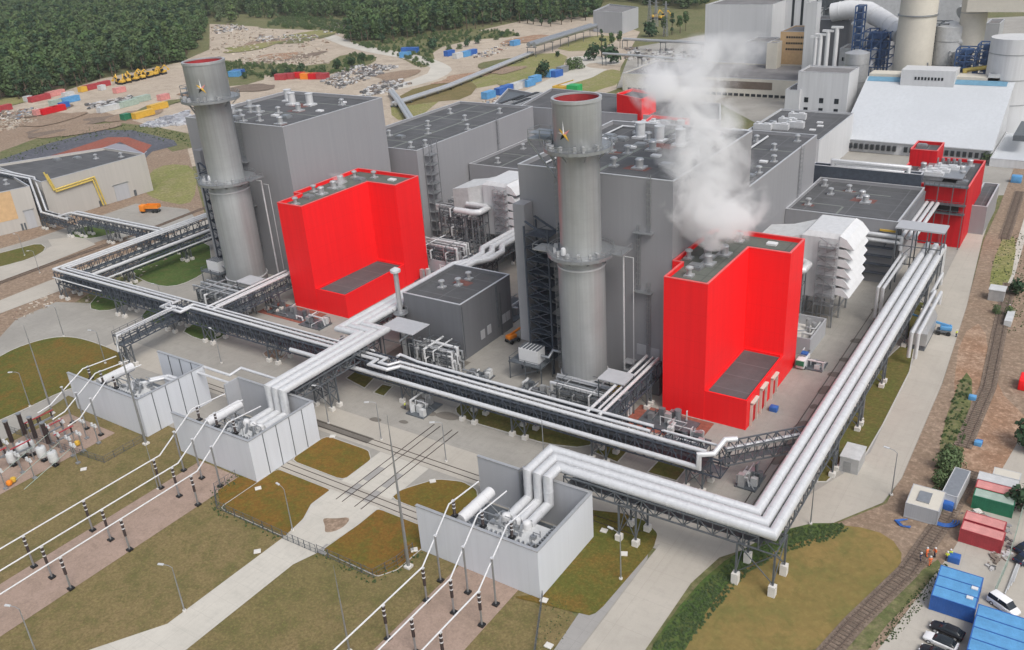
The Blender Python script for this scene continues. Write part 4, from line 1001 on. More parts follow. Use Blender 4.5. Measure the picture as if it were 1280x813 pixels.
# (8) racks up the side of each red block
for x, y1, lb in ((-74.5,158,'pipe rack between the middle boiler house and the nearer red block'),(-190.5,160,'pipe rack between the left chimney and the left red block')):
    t = thing('pipe_rack', lb, 'pipe rack', (x, 145, 0), 0, 'racks beside the red blocks'); truss_seg(t, (x,133.5), (x,y1), 4.2, 5, 8.4, 2.4); tower(t, x, 140, 0, 1, 4, 2, 5); tower(t, x, 152, 0, 1, 4, 2, 5)
    pipes(t, [([(x-1.4,131,9),(x-1.4,y1,9)], .34), ([(x,133,8.9),(x,y1,8.9)], .26), ([(x+1.3,131,9),(x+1.3,y1,9)], .38)])
# small flat canopies above the rack
for x, y, z, lb in ((-77,145.5,9.5,'small pale flat canopy by the foot of the middle chimney'), (-196,150,9,'small pale flat canopy by the foot of the left chimney'), (-133,143.5,10.5,'pale flat canopy in front of the dark hall and slim stack')):
    w, d = (6.2, 5.2) if x != -133 else (10, 6.5)
    t = thing('canopy', lb, 'canopy', (x,y,0)); m = M(); m.box(x-w/2,x+w/2,y-d/2,y+d/2,z,z+.2); m.build('roof', 'grey_light', t)
    m = M()
    for a in (-1,1):
        for b in (-1,1): m.bar((x+a*(w/2-.2),y+b*(d/2-.2),.1),(x+a*(w/2-.2),y+b*(d/2-.2),z),.2)
    m.bar((x-w/2,y-d/2,z-3),(x+w/2,y-d/2,z-3),.12); m.bar((x+w/2,y-d/2,z-3),(x+w/2,y+d/2,z-3),.12)
    m.build('frame', 'galv_dark', t)
    m = M(); m.tube([(x-1,y-1.5,z-3.6),(x+1.6,y+1,z-1.2)], .35, 8); m.build('yellow_pipe', 'yellow' if x != -133 else 'galv', t, True)

# open steel pipe frames between the red blocks and filter houses
def pipe_stack(x0, x1, y0, y1, zt, label, seed):
    t = thing('process_pipework', label, 'pipework', ((x0+x1)/2,(y0+y1)/2,0), 0, 'open steel pipe frames'); r = random.Random(seed); m = M(); nx, ny = max(1,round((x1-x0)/4)), max(1,round((y1-y0)/4)); lv = [zt*.3,zt*.55,zt*.8,zt]
    X = [x0+(x1-x0)*i/nx for i in range(nx+1)]; Y = [y0+(y1-y0)*i/ny for i in range(ny+1)]
    for a in X:
        for b in Y: m.bar((a,b,.1),(a,b,zt),.28)
        for z in lv: m.bar((a,y0,z),(a,y1,z),.22)
    for b in Y:
        for z in lv: m.bar((x0,b,z),(x1,b,z),.22)
    for i in range(nx): m.bar((X[i],y0,.2),(X[i+1],y0,lv[0]),.16); m.bar((X[i+1],y0,lv[1]),(X[i],y0,lv[2]),.16)
    for i in range(ny): m.bar((x1,Y[i],lv[0]),(x1,Y[i+1],lv[1]),.16); m.bar((x0,Y[i],lv[2]),(x0,Y[i+1],zt),.16)
    for z in (lv[1],lv[3]):
        for b in (y0,y1): m.bar((x0,b,z+1.1),(x1,b,z+1.1),.09)
        for a in (x0,x1): m.bar((a,y0,z+1.1),(a,y1,z+1.1),.09)
        for k in range(int((x1-x0)/1.5)): m.bar((x0+k*1.5,y0,z),(x0+k*1.5,y0,z+1.1),.07)
        for k in range(int((y1-y0)/1.5)): m.bar((x1,y0+k*1.5,z),(x1,y0+k*1.5,z+1.1),.07)
    m.build('frame', 'galv_dark', t)
    for z in lv:
        for k in range(4):
            y = y0+.6+(y1-y0-1.2)*(k+r.random()*.7)/4; rr = r.choice([.2,.3,.42]); e = r.uniform(1,3); m = M(); m.tube([(x0-e,y,z-r.uniform(1,3)),(x0-e,y,z+rr),(x1+e*.5,y,z+rr),(x1+e*.5,y,z-r.uniform(1.5,4))], rr, 10, ring=4); m.build('pipe', r.choice(['alu','alu','galv','alu_dull']), t, True)
        for k in range(2):
            x = x0+.6+(x1-x0-1.2)*(k+r.random()*.7)/2; rr = r.choice([.2,.3]); m = M(); m.tube([(x,y0-1,z-2),(x,y0-1,z+.6),(x,y1+1,z+.6)], rr, 10); m.build('pipe', r.choice(['alu','galv']), t, True)
pipe_stack(-176, -160, 213, 226, 14, 'tall open steel frame of pipes between the left red block and filter house', 1)
pipe_stack(-170, -158, 196, 204, 8, 'low open steel frame of pipes behind the left red block', 2)
pipe_stack(-67, -57, 187, 199, 17, 'open steel frame of pipes at the back of the nearer red block', 3)
pipe_stack(-129, -121, 143.5, 149, 5.5, 'open steel frame of pipes at the front corner of the dark hall', 4)
pipe_stack(-90, -76, 142.5, 149, 5, 'low steel frame of pipes at the foot of the middle chimney', 5)
pipe_stack(-212, -196, 143, 150, 6, 'low steel frame of pipes at the foot of the left chimney', 6)
pipe_stack(-121, -113, 187, 200, 7, 'steel pipe frame between the dark hall and the middle boiler house', 7)
# ------------------------------------------------------------ walled transformer bays
def bay(x0, x1, label, where, left_wall):
    y0, y1, zh = 90., 107.6, 9.5
    t = thing('transformer_bay', label, 'blast wall', (x0, y0, 0), 0, 'white walled transformer bays')
    m = M(); m.box(x0,x1-.4,y0,y0+.4,.1,zh); m.build('front_wall', 'white_panel', t)
    m = M(); m.box(x1-.4,x1,y0,y1,.1,zh); m.build('side_wall', 'white_panel', t)
    m = M(); m.box(x0+(.6 if where!='left' else 10),x1-.4,y1-.4,y1,.1,zh); m.build('back_wall', 'grey_light' if where!='left' else 'white_panel', t)
    if left_wall: m = M(); m.box(x0+.2,x0+.6,y1-4,y1,.1,zh); m.build('wing_wall', 'grey_light', t)
    m = M(); m.box(x0-.1,x1+.1,y0-.1,y0+.5,zh,zh+.15); m.box(x1-.5,x1+.1,y0+.5,y1+.1,zh,zh+.15); m.box(x0+(.5 if where!='left' else 10),x1-.5,y1-.5,y1+.1,zh,zh+.15); m.build('coping', 'alu_dull', t)
    m = M()
    n = 4 if where != 'right' else 0
    for i in range(1, n+1): y = y0+(y1-y0)*i/(n+1); m.box(x1-.02,x1+.06,y-.09,y+.09,.1,zh)
    if where == 'left':
        for i in range(1,4): x = x0+10+(x1-x0-10)*i/4; m.box(x-.12,x+.12,y1-.5,y1-.38,.1,zh)
    if n:
        m.build('joint_cover', 'galv_dark', t)
    m = M(); m.box(x0+1,x1-1,y0+1,y1-1,.1,.25); m.build('gravel_bed', 'galv_dark', t)
    # transformer
    cx = x1-8.6 if where != 'left' else x0+15
    tr = thing('transformer', 'pale grey power transformer with conservator inside the %s white bay' % where, 'transformer', (cx, 98, 0), 0, 'power transformers in the white bays')
    m = M(); m.box(cx-6,cx+5,94.2,100.6,.6,4.9); m.box(cx-5.6,cx+4.6,94.5,100.3,4.9,5.3); m.build('tank', 'off_white', tr)
    m = M()
    for i in range(14):
        x = cx-6.5+i*.9; m.box(x,x+.3,91.3,93.6,1.8,7.2)
    m.tube([(cx-7,92.4,7.35),(cx+6,92.4,7.35)], .2, 8); m.tube([(cx-7,92.9,1.1),(cx+6,92.9,1.1)], .18, 8); m.build('radiator', 'galv', tr)
    m = M()
    for i in range(8): y = 94.5+i*.75; m.box(cx+5.4,cx+7.2,y,y+.28,1.6,6.6)
    m.build('radiator', 'galv', tr)
    m = M(); m.tube([(cx-9.3,93.6,6.6),(cx-9.3,102.6,6.6)], 1.05, 20, ring=3); m.build('conservator', 'white', tr, True)
    m = M()
    for y in (95,98,101):
        m.bar((cx-9.3,y,.1),(cx-9.3,y,5.6),.25); m.bar((cx-8.9,y,5.6),(cx-6,y,3.4),.2); m.bar((cx-9.3,y,3),(cx-6,y,3),.15)
    m.tube([(cx-8.4,98,6),(cx-5,98,6),(cx-5,98,4.8)], .16, 8); m.tube([(cx-8.4,96,6.2),(cx-2,96,6.2),(cx-2,96,4.8)], .12, 8); m.build('conservator_frame', 'galv', tr)
    xs = ([x0+12.5+2.1*k for k in range(3)])
    for k in range(3):
        if where != 'left':
            m = M(); m.lathe(xs[k], 98.6, [(.8,4.9),(.8,6.3),(.72,6.6),(.4,6.85),(.01,6.9)], 20); m.build('turret', 'white', tr, True)
        m = M(); m.bar((xs[k]+.3,96,4.8),(xs[k]-.2,97.4,7),.35); m.build('brace', 'galv', tr)
    for k in range(22):
        m = M(); random.seed(k+int(x1)); a = cx+random.uniform(-5.5,4.5); b = random.uniform(94.6,100); z = random.uniform(5.6,7.4)
        m.tube([(a,b,5.2),(a,b,z),(a+random.uniform(-2,2),b,z),(a,b+random.uniform(-1.4,1.4),z)][:3], .08, 6)
        if k%3 == 0: m.cbox((a,b,5.6),(.9,.7,.7))
        m.build('fitting', 'galv', tr)
    m = M(); m.cyl(cx+6.6, 103.6,.2,3.2,.5,12); m.box(cx+4,cx+6,102,104,.2,2.2); m.build('control_cabinet', 'alu_dull', tr)
    if where == 'left':
        for off, z in ((0,6.8),(1.8,6.8)):
            m = M(); m.tube([(cx+1-off*.2,98.5+off,5),(cx+1,98.5+off,z),(cx+3.5,102.4+off*.6,z),(cx+9,102.4+off*.6,z),(cx+9,99.5+off*.3,z)], .42, 12); m.build('white_duct', 'alu', tr, True)
    # bushings, tube conductors, posts
    bx = [x0+4.6+6.1*k for k in range(3)] if where != 'left' else [x0+2.5+6*k for k in range(3)]
    return bx
POST = None
def make_post(h, black=.52, name='post_insulator'):
    t = thing(name, 'x', 'insulator', (0,0,0))
    m = M(); m.cbox((0,0,.16),(.95,.95,.32)); m.build('base', 'black', t)
    m = M(); m.tube([(0,0,.3),(0,0,h*(1-black))], .17, 10); m.build('steel_post', 'galv', t, True)
    if black:
        m = M(); z = h*(1-black); n = 14; prof = []
        for i in range(n):
            a = z+(h-z)*i/n; b = z+(h-z)*(i+.5)/n; prof += [(.2,a),(.27,b)]
        m.lathe(0,0,prof+[(.2,h)],12,True); m.build('insulator', 'brown', t)
        for f in (.5,.78):
            m = M(); zz = z+(h-z)*f; m.cyl(0,0,zz-.1,zz+.1,.29,12); m.build('band', 'white', t)
    m = M(); m.cbox((0,0,h+.08),(.5,.5,.16)); m.build('clamp', 'alu', t)
    return Proto(t)
P1 = make_post(6.6); P2 = make_post(9.3, .0, 'support_post'); P3 = make_post(3.2, .85, 'wall_bushing')
ORD3 = ['outer','middle','inner']
def conductors(bx, px, where, ys, far):
    for k in range(3):
        x = px[k]; b = bx[k]; lb = '%s white tube conductor running from the %s white bay to the front left' % (['leftmost','central','rightmost'][k], where)
        m = M(); m.tube([(b,100.5,9.9),(b,92,10.6),(x,80.6,7.0),(x,far,7.0)] if far else [(b,100.5,9.9),(b,92,10.6),(x,81.5,7.0),(x,78.5,6.6)], .13, 8, ring=0)
        single(m, 'tube_conductor', 'white', lb, 'conductor', 'white tube conductors', True)
        for j, y in enumerate(ys):
            P1.put((x,y,.12), 0, 'black and white post insulator under the %s conductor, %s from the %s bay' % (['leftmost','central','rightmost'][k], ['first','second','third','fourth'][j], where), 'post insulators on the paving strips')
        P2.put((x+(b-x)*.3,85.4,.12), 0, 'thin grey post under the sloping part of the %s conductor at the %s bay' % (['leftmost','central','rightmost'][k], where), 'grey posts at the bay walls')
        P3.put((b,93.2,7.3), 0, 'black bushing standing behind the %s bay wall under the %s conductor' % (where, ['leftmost','central','rightmost'][k]), 'black bushings behind the bay walls')
b3 = bay(-86.2, -61.8, 'white panelled transformer enclosure nearest the camera, below the three pipes', 'right', False)
b2_ = bay(-152, -128.2, 'white panelled transformer enclosure in the middle of the row', 'middle', True)
b1_ = bay(-190.2, -163.5, 'white panelled transformer enclosure at the left end of the row', 'left', False)
conductors([-80.5,-74.6,-68.8], [-77.5,-72,-66.6], 'right', (80.6,71.1,58), 30)
conductors([-147.5,-141.8,-136.2], [-144,-138.3,-132.6], 'middle', (79.1,64,52.5), 24)
conductors([-186.5,-181.6,-176.8], [-184.2,-178.4,-172.6], 'left', (), 0)
# grey tall pipe loop on right bay back wall
m = M(); m.tube([(-75.9,107,.3),(-75.9,107,9.6),(-75,106.8,10.6),(-73.6,106.8,10.2),(-73.2,106.8,9.3)], .45, 12); single(m, 'vent_pipe', 'galv', 'grey bent vent pipe standing at the back wall of the nearest white bay', 'pipe', None, True)
# pale pipes between left and middle bays
for k, (y, z, r) in enumerate([(109.6,9.2,.32),(108.2,8.6,.28)]):
    m = M(); m.tube([(-165.5,y-2,z),(-154.5,y-2,z),(-154.3,y+1.2,z+.4),(-140.5,y+1.2,z+.4)] if k == 0 else [(-165.5,y-2.4,z),(-153.2,y-2.4,z),(-153.2,y-2.4,z-3),(-153.2,y-2.4,.3)], r, 12)
    single(m, 'link_pipe', 'alu', ['upper pale pipe bridging from the left bay to the middle bay','lower pale pipe between the bays that drops to the ground'][k], 'pipe', None, True)

# ------------------------------------------------------------ switchyard at the far left
def breaker(kind):
    if kind == 'drum':
        t = thing('current_transformer', 'x', 'current transformer'); m = M(); m.cbox((0,0,.15),(1,1,.3)); m.build('base','black',t)
        m = M(); m.cyl(0,0,.3,1.2,.14,8); m.cyl(0,0,3.6,4.2,.2,8); m.build('stand','galv',t)
        m = M(); m.lathe(0,0,[(.01,1.2),(.95,1.2),(1.0,1.4),(1.0,3.3),(.85,3.55),(.01,3.7)],18); m.build('drum','off_white',t,True)
    elif kind == 'column':
        t = thing('surge_column', 'x', 'insulator'); m = M(); m.cyl(0,0,.1,2.6,.16,8); m.cbox((0,0,.2),(.9,.9,.3)); m.build('stand','galv',t)
        m = M(); prof = []
        for i in range(18): prof += [(.32,2.6+i*.28),(.5,2.74+i*.28)]
        m.lathe(0,0,prof+[(.3,7.7)],12,True); m.build('insulator','brown',t)
        m = M(); m.cyl(0,0,7.7,7.95,.55,12); m.build('cap','galv',t)
    elif kind == 'switch':
        t = thing('disconnector', 'x', 'disconnector'); m = M()
        for a in (-1.6,1.6): m.cyl(a,0,.1,3,.13,8)
        m.box(-2,2,-.2,.2,3,3.3); m.build('frame','galv',t)
        for a in (-1.6,1.6): m = M(); m.lathe(a,0,[(.14,3.3),(.25,3.5),(.14,3.7),(.25,3.9),(.14,4.1),(.25,4.3),(.14,4.6)],10,True); m.build('insulator','brown',t)
        m = M(); m.box(-2.2,2.2,-.12,.12,4.6,4.8); m.build('blade','maroon',t)
    else:
        t = thing('busbar_support', 'x', 'busbar support'); m = M(); m.cbox((0,0,.15),(.8,.8,.3)); m.cyl(0,0,.2,4.3,.12,8); m.build('stand','galv',t)
        m = M(); m.cbox((0,0,4.4),(1.8,.5,.35)); m.cbox((-.6,0,4.8),(.4,.4,.5)); m.cbox((.6,0,4.8),(.4,.4,.5)); m.build('head','off_white',t)
    return Proto(t)
PB = {k: breaker(k) for k in ('drum','column','switch','support')}
SW = [('drum',31,572,'pale drum transformer in the left switchyard, leftmost of four'),('drum',41.5,570,'pale drum transformer in the left switchyard, second from the left'),('drum',56,577,'pale drum transformer in the left switchyard, third from the left'),('drum',70,583,'pale drum transformer in the left switchyard, nearest the dry grass'),
 ('column',36,556,'tall black column insulator behind the drums, leftmost'),('column',49.5,561,'tall black column insulator behind the drums, middle one'),('column',65.5,568,'tall black column insulator behind the drums, rightmost'),
 ('switch',62,541,'red armed disconnector furthest back beside the footpath'),('switch',74,553,'red armed disconnector in the middle of its row near the left bay'),('switch',87,562,'red armed disconnector nearest the dry grass by the left bay'),('switch',4,590,'red armed disconnector at the left edge of the picture'),
 ('support',29,592,'slim busbar support with pale head left of the front drum'),('support',44,599,'slim busbar support with pale head in front of the drums'),('support',78,566,'slim busbar support between drums and red arms'),('support',92,571,'slim busbar support right of the red arms'),('support',105,565,'slim busbar support close to the left bay wall'),('support',109,549,'slim busbar support in the shadow of the left bay'),('support',123.8,555,'slim busbar support at the corner of the left bay'),('support',8,612,'slim busbar support at the front left edge'),('support',15,576,'slim busbar support behind the left edge disconnector'),('switch',48,548,'red armed disconnector just right of the tall black columns'),('column',20,566,'tall black column insulator at the left end behind the drums'),('drum',18,583,'pale drum transformer at the left edge in front of the others'),('support',66,556,'slim busbar support between the red armed disconnectors, left'),('support',84,549,'slim busbar support between the red armed disconnectors, right'),('column',6,572,'tall black column insulator cut near the left picture edge'),('support',98,580,'slim busbar support at the brick edge beside the dry grass'),('switch',34,580,'red armed disconnector between the drums')]
for k, px, py, lb in SW:
    c = W(px, py); PB[k].put((c.x,c.y,.12), 0 if k != 'switch' else R(90), lb, {'drum':'drum transformers in the switchyard','column':'column insulators in the switchyard','switch':'red armed disconnectors','support':'busbar supports in the switchyard'}[k])
for k, (a, b) in enumerate([((62,541),(4,590)),((74,553),(20,600)),((87,562),(30,612))]):
    m = M(); p, q = W(*a,5), W(*b,5); m.tube([p,q], .06, 6); single(m, 'busbar', 'pale_green', '%s pale green busbar tube crossing the left switchyard' % ['back','middle','front'][k], 'busbar', 'busbar tubes')
for k, (px, py, mt) in enumerate([(98,558,'yellow'),(13,608,'orange'),(18,604,'yellow')]):
    c = W(px,py); m = M(); m.lathe(c.x,c.y,[(.01,.2),(.5,.4),(.65,.85),(.5,1.3),(.01,1.5)],14); single(m, 'marker_ball', mt, ['yellow ball marker near the left bay wall','orange ball marker at the left picture edge','yellow ball marker at the left picture edge'][k], 'marker', None, True)

# ------------------------------------------------------------ lamps and masts
def make_lamp(h, arm=1.6):
    t = thing('street_lamp', 'x', 'street lamp')
    m = M(); m.tube([(0,0,0),(0,0,h*.5),(0,0,h)], [.13,.1,.07], 8); m.build('pole','galv',t,True)
    m = M(); m.tube([(0,0,h),(arm*.4,0,h+.35),(arm,0,h+.4)], .05, 6); m.build('arm','galv',t,True)
    m = M(); m.cbox((arm+.35,0,h+.4),(1.0,.35,.16)); m.build('lamp_head','alu',t)
    m = M(); m.cyl(0,0,0,.3,.3,8); m.build('base_plate','footing',t)
    return Proto(t)
PL = make_lamp(9); PM = None
LP = [((366,664),'street lamp on the orange lawn left of the diagonal path'),((231,765),'street lamp beside the diagonal path in the dry grass'),((46,818),'street lamp at the bottom left corner'),((1114,620),'street lamp at the bend of the right hand road'),((1013,656),'street lamp on the verge below the pipe corner'),((558,578),'street lamp behind the oval lawn left of the right bay'),((477,551),'street lamp on the lawn corner right of the middle bay'),((411,530),'street lamp behind the middle bay on the concrete'),((80,421),'street lamp at the back rim of the big left lawn'),((38,509),'street lamp on the front rim of the big left lawn'),((132,455),'street lamp at the right end of the big left lawn'),((776,725),'street lamp on the lawn right of the right bay'),((205,387),'street lamp on the green patch by the left rack'),((160,300),'street lamp on the road behind the corner of the pipe bridge'),((50,342),'street lamp by the railway at the left'),((1078,525),'street lamp on the lawn below the right hand pipes'),((680,575),'street lamp on the road behind the right bay'),((277,455),'street lamp behind the wall of the left bay'),((31,320),'street lamp between the oval lawn and the beige building')]
for (px,py), lb in LP:
    c = W(px,py); PL.put((c.x,c.y,.15), R(random.choice([200,170,215])), lb, 'street lamps about the plant', 1.0 if py > 400 else .85)
def make_mast(h):
    t = thing('lightning_mast', 'x', 'mast'); m = M(); m.tube([(0,0,0),(0,0,h*.4),(0,0,h*.8),(0,0,h)], [.3,.22,.12,.03], 8); m.build('pole','galv',t,True)
    m = M(); m.cbox((0,0,.2),(1.2,1.2,.4)); m.build('base','footing',t); return Proto(t)
PM = make_mast(30)
for px, py, s, lb in [(511,710,1,'tall lightning mast on the fence line left of the right bay'),(66,518,.78,'tall lightning mast on the big left lawn edge'),(183,556,.95,'tall lightning mast in front of the left bay corner'),(437,815,.55,'thin lightning mast at the bottom edge in the dry grass'),(198,612,.42,'short mast beside the first post of the middle bay')]:
    c = W(px,py); PM.put((c.x,c.y,.15), 0, lb, 'lightning masts', s)

# ------------------------------------------------------------ fences
def fence(pts, h, name, label, step=2.5, mat='galv_dark', dark=True, mesh=True, kid='panel'):
    pts = [Vector((p[0],p[1],.1)) for p in pts]; c = pts[0]; t = thing(name, label, 'fence', (c.x,c.y,0)); pan = M()
    for i in range(len(pts)-1):
        a, b = pts[i], pts[i+1]; L = (b-a).length; k = max(1, round(L/step)); d = (b-a)/k
        for j in range(k+(i == len(pts)-2)): p = a+d*j; po = M(); po.bar(p, p+Vector((0,0,h)), .09); po.build('post', mat, t)
        for z in (.12,h*.5,h-.08): pan.bar(a+Vector((0,0,z)), b+Vector((0,0,z)), .05)
        if mesh:
            q = int(L/.35); e = (b-a)/q
            for j in range(q): p = a+e*j; pan.bar(p+Vector((0,0,.1)), p+Vector((0,0,h-.05)), .022)
    pan.build(kid, mat, t); return t
fence([(-133.3,89),(-133.3,83.8),(-128.4,80.2),(-110.4,80.2)], 1.9, 'mesh_fence', 'dark mesh fence round the orange lawn left of the diagonal path')
fence([(-101.8,80.4),(-88.8,80.4),(-87.4,85),(-87.2,89)], 1.9, 'mesh_fence', 'dark mesh fence round the square orange lawn right of the path')
fence([(-110.3,80.1),(-102,80.2)], 1.9, 'site_gate', 'dark mesh gate across the pale diagonal path', 1.4)
fence([(-61.5,90.2),(-56,79),(-53,66)], 1.7, 'mesh_fence', 'low dark fence between the brown lawn and the dry ground by the right bay')
fence([(-163,88.6),(-163,79),(-195,76)], 1.6, 'mesh_fence', 'thin fence along the dry grass in front of the left bay')
# litter of small white manhole caps on lawns
cap = M(); cap.box(-.6,.6,-.5,.5,0,.18); cap = cap.build('manhole', 'footing'); PC = Proto(tag(cap,'x','manhole'))
for px, py, lb in [(105,588,'pale manhole cap beside the switchyard strip'),(277+139,547,'pale manhole cap on the lawn behind the middle bay'),(541,603,'pale manhole cap on the oval lawn'),(518,689,'pale manhole cap by the mast foot'),(755,665,'pale manhole cap right of the right bay'),(680,752,'pale manhole cap in the brown dirt by the right bay corner'),(323,612,'pale manhole cap near the middle bay corner'),(686,809,'pale manhole cap at the bottom edge'),(780,694,'pale manhole cap low on the brown lawn'),(322,691,'pale manhole cap beside the diagonal path in dry grass')]:
    c = W(px,py); PC.put((c.x,c.y,.2), random.random(), lb, 'manhole caps')
# ------------------------------------------------------------ power station and other far buildings
def WY(px, py, Y):
    d = (px-640)*RT - (py-406.5)*UP + F*FW
    return CAM + d*(Y/d.y)
def slab(name, label, cat, px0, py0, px1, py1, Y, depth, wall, roof, z0=.1, wins=(), vents=(), coping='coping'):
    a, b = WY(px0,py0,Y), WY(px1,py1,Y); z = (a.z+b.z)/2
    t = block(name, label, cat, rect(a.x,b.x,Y,Y+depth), z, wall, roof, coping, z0=z0, par_h=.6)
    for (u0,v0,u1,v1,n) in wins:       # window strips given as fractions of the front
        for k in range(n):
            m = M(); w = (b.x-a.x)*(u1-u0)/n; x = a.x+(b.x-a.x)*u0+w*k; q_ = .36 if n == 3 and name == 'white_block' else .12
            m.box(x+w*q_, x+w*(1-q_), Y-.08, Y+.02, z*v0, z*v1); m.build('window' if n > 1 or name != 'low_hall' else 'glazing_band', 'glass' if n > 1 or name != 'low_hall' else 'brown_band', t)
    put_vents(t, [(k, a.x+(b.x-a.x)*u, Y+depth*v) for k, u, v in vents], z-.6)
    return t
# big white sloping hall
t = thing('sloping_hall', 'huge white hall with one long sloping roof and blue ridge strip', 'industrial hall', (-65,380,0))
xa, xb, ye, yr = -93.6, -36.2, 377, 416; ze, zr = 5.2, 23.6
m = M(); m.add([(xa,ye,ze),(xb,ye-1,ze),(xb,yr,zr),(xa,yr,zr),(xa,ye,ze-.4),(xb,ye-1,ze-.4),(xb,yr,zr-.4),(xa,yr,zr-.4)],[(0,1,2,3),(7,6,5,4),(0,4,5,1),(1,5,6,2),(2,6,7,3),(3,7,4,0)]); m.build('roof', 'roof_white', t)
m = M(); m.add([(xa+.5,ye+.6,.1),(xb-.5,ye,.1),(xb-.5,yr+8,.1),(xa+.5,yr+8,.1),(xa+.5,ye+.6,ze-.4),(xb-.5,ye,ze-.4),(xb-.5,yr+8,zr-.5),(xa+.5,yr+8,zr-.5),(xa+.5,yr,zr-.5),(xb-.5,yr,zr-.5)],[(0,1,5,4),(1,2,6,9,5),(3,0,4,8,7),(2,3,7,6)]); m.build('wall', 'white_wall', t)
m = M(); m.box(xa+.5,xb-.5,yr,yr+8.5,zr-.4,zr+1.2); m.build('ridge_parapet', 'cream_conc', t)
for a, b in ((xa+.6,-78.5),(-58,xb-2.5)): m = M(); m.add([(a,yr-3.2,zr-1.4),(b,yr-3.2,zr-1.4),(b,yr-.3,zr+.1),(a,yr-.3,zr+.1)],[(0,1,2,3)]); m.build('blue_strip', 'strip_blue', t)
m = M(); m.box(-79,-58,yr-5,yr+6,zr-3,zr+4.2); bh = m.build('ridge_box', 'white_wall', t)
for k in range(9): m = M(); m.box(-73.5+k*1.3,-72.7+k*1.3,yr-5.12,yr-5,zr+.2,zr+1.4); m.build('window', 'glass', bh)
for k in range(26):
    if 9 < k < 11: continue
    m = M(); x = xa+2+k*2.15; m.box(x,x+1.3,ye-.55+(k/26)*.2-.3,ye+.7,1.6,3.6); m.build('window', 'glass', t)
slab('white_annex', 'low white flat annex right of the sloping hall at the picture edge', 'annex', 1238,196,1300,206,372,60,'white_wall','roof_white')
m = M(); m.box(-31,-26,385,410,7.2,9.4); single(m, 'roof_well', 'galv_dark', 'dark sunken bay on the roof of the low white annex', 'roof hatch')
# pale tower block with six windows
slab('white_block', 'white block with two rows of three square windows left of the sloping hall', 'building', 998,90,1062,92,400,16,'white_wall','roof_light',wins=((.05,.52,.95,.6,3),(.05,.36,.95,.44,3)))
slab('white_block', 'lower white wing attached left of the block with six windows', 'building', 982,112,1000,114,398,18,'white_wall','roof_light')
# AC roof building
slab('white_hall', 'pale grey hall with air units and skylights on its roof right of the steam', 'industrial hall', 926,163,1024,181,331,48,'white_wall','roof',
     wins=((.3,.70,.42,.85,1),(.5,.70,.85,.85,3)), vents=[('ahu',.35,.3),('ahu',.35,.5),('ahu',.38,.7),('ahu',.5,.4),('sky',.75,.35),('sky',.78,.5),('sky',.72,.62),('flat',.15,.5),('ahu',.15,.25)])
# long low hall
slab('low_hall', 'long low hall with flat grey roof and brown window band behind the steam', 'industrial hall', 778,86,998,108,470,46,'cream_conc','roof_light',wins=((.02,.45,.98,.85,1),(.03,.05,.97,.2,30)))
# white turbine halls
slab('white_turbine_hall', 'very large white boxy hall far behind the steam', 'industrial hall', 882,6,966,6,560,70,'white_wall','roof_light')
slab('grey_block', 'pale grey windowless block partly veiled by the steam', 'building', 932,52,962,54,520,20,'grey_light','roof_light')
slab('concrete_tower', 'slim concrete stair tower beside the white hall', 'tower', 959,53,972,55,505,8,'cream_conc','roof_light')
slab('tan_building', 'tan building with three rows of small windows', 'building', 976,38,1012,42,520,26,'tan_wall','roof_light',wins=((.2,.87,.95,.91,9),(.2,.75,.95,.79,9),(.2,.63,.95,.67,9)))
slab('white_tower_block', 'tall white block with dark vertical window strips at the top edge', 'building', 984,-30,1014,-30,585,30,'white_wall','roof_light',wins=((.28,.3,.42,.97,1),(.66,.3,.8,.97,1)))
slab('white_pilaster', 'tall narrow white shaft left of the four stacks', 'tower', 1008,4,1022,4,450,7,'white_wall','roof_light')
slab('dark_block', 'dark grey block behind the four thin stacks', 'building', 1016,26,1062,24,470,14,'grey_dark','roof')
slab('machinery_hall', 'pale boiler hall behind the round duct at the top edge', 'building', 1022,-20,1130,-20,520,40,'off_white','roof_light')
# four thin stacks
for k, (px, pt) in enumerate(((1018,45),(1025,42),(1034,37.5),(1045,33))):
    a, b = WY(px-2.5 if k else px, 84, 440), WY(px+2, pt, 440); x = (a.x+b.x)/2
    t = thing('exhaust_stack', '%s of four white exhaust stacks with flat caps' % ['leftmost and shortest','second from the left','third from the left','rightmost and tallest'][k], 'chimney', (x,440,0), 0, 'white exhaust stacks')
    m = M(); m.cyl(x,440,.1,b.z-.6,1.0,14); m.build('tube', 'white', t, True)
    m = M(); m.box(x-2.6,x+2.6,439.2,440.8,b.z-.9,b.z); m.build('cap', 'white', t)
# big beige chimney, ducts, silos
c0 = WY(1140,80,440); t = thing('concrete_chimney', 'massive pale concrete chimney behind the sloping hall', 'chimney', (c0.x,440,0))
m = M(); m.lathe(c0.x,440,[(8.6,.1),(8.0,30),(7.4,80)],40,True); m.build('shaft', 'cream_conc', t, True)
z = WY(1145,18,440).z; m = M(); m.lathe(c0.x,440,[(7.7,z-.3),(8.3,z-.3),(8.3,z+.3),(7.7,z+.3)],40); m.build('ring', 'galv', t, True)
def silo(name, label, px, py, Y, r, mat, z0=.1, dome=True, cat='silo'):
    c = WY(px,py,Y); t = thing(name, label, cat, (c.x,Y,0)); m = M(); m.lathe(c.x,Y,[(r,z0),(r,c.z),(r*.2,c.z+(r*.25 if dome else .1)),(.01,c.z+(r*.26 if dome else .1))],32); m.build('shell', mat, t, True)
    for q in (.35,.6,.85):
        m = M(); m.lathe(c.x,Y,[(r,c.z*q-.12),(r+.14,c.z*q-.12),(r+.14,c.z*q+.12),(r,c.z*q+.12)],32)
        m.build('hoop', 'galv', t)
    return t
silo('silo', 'blue grey cylindrical silo left of the concrete chimney', 1072,66,430,5.4,'alu_dull')
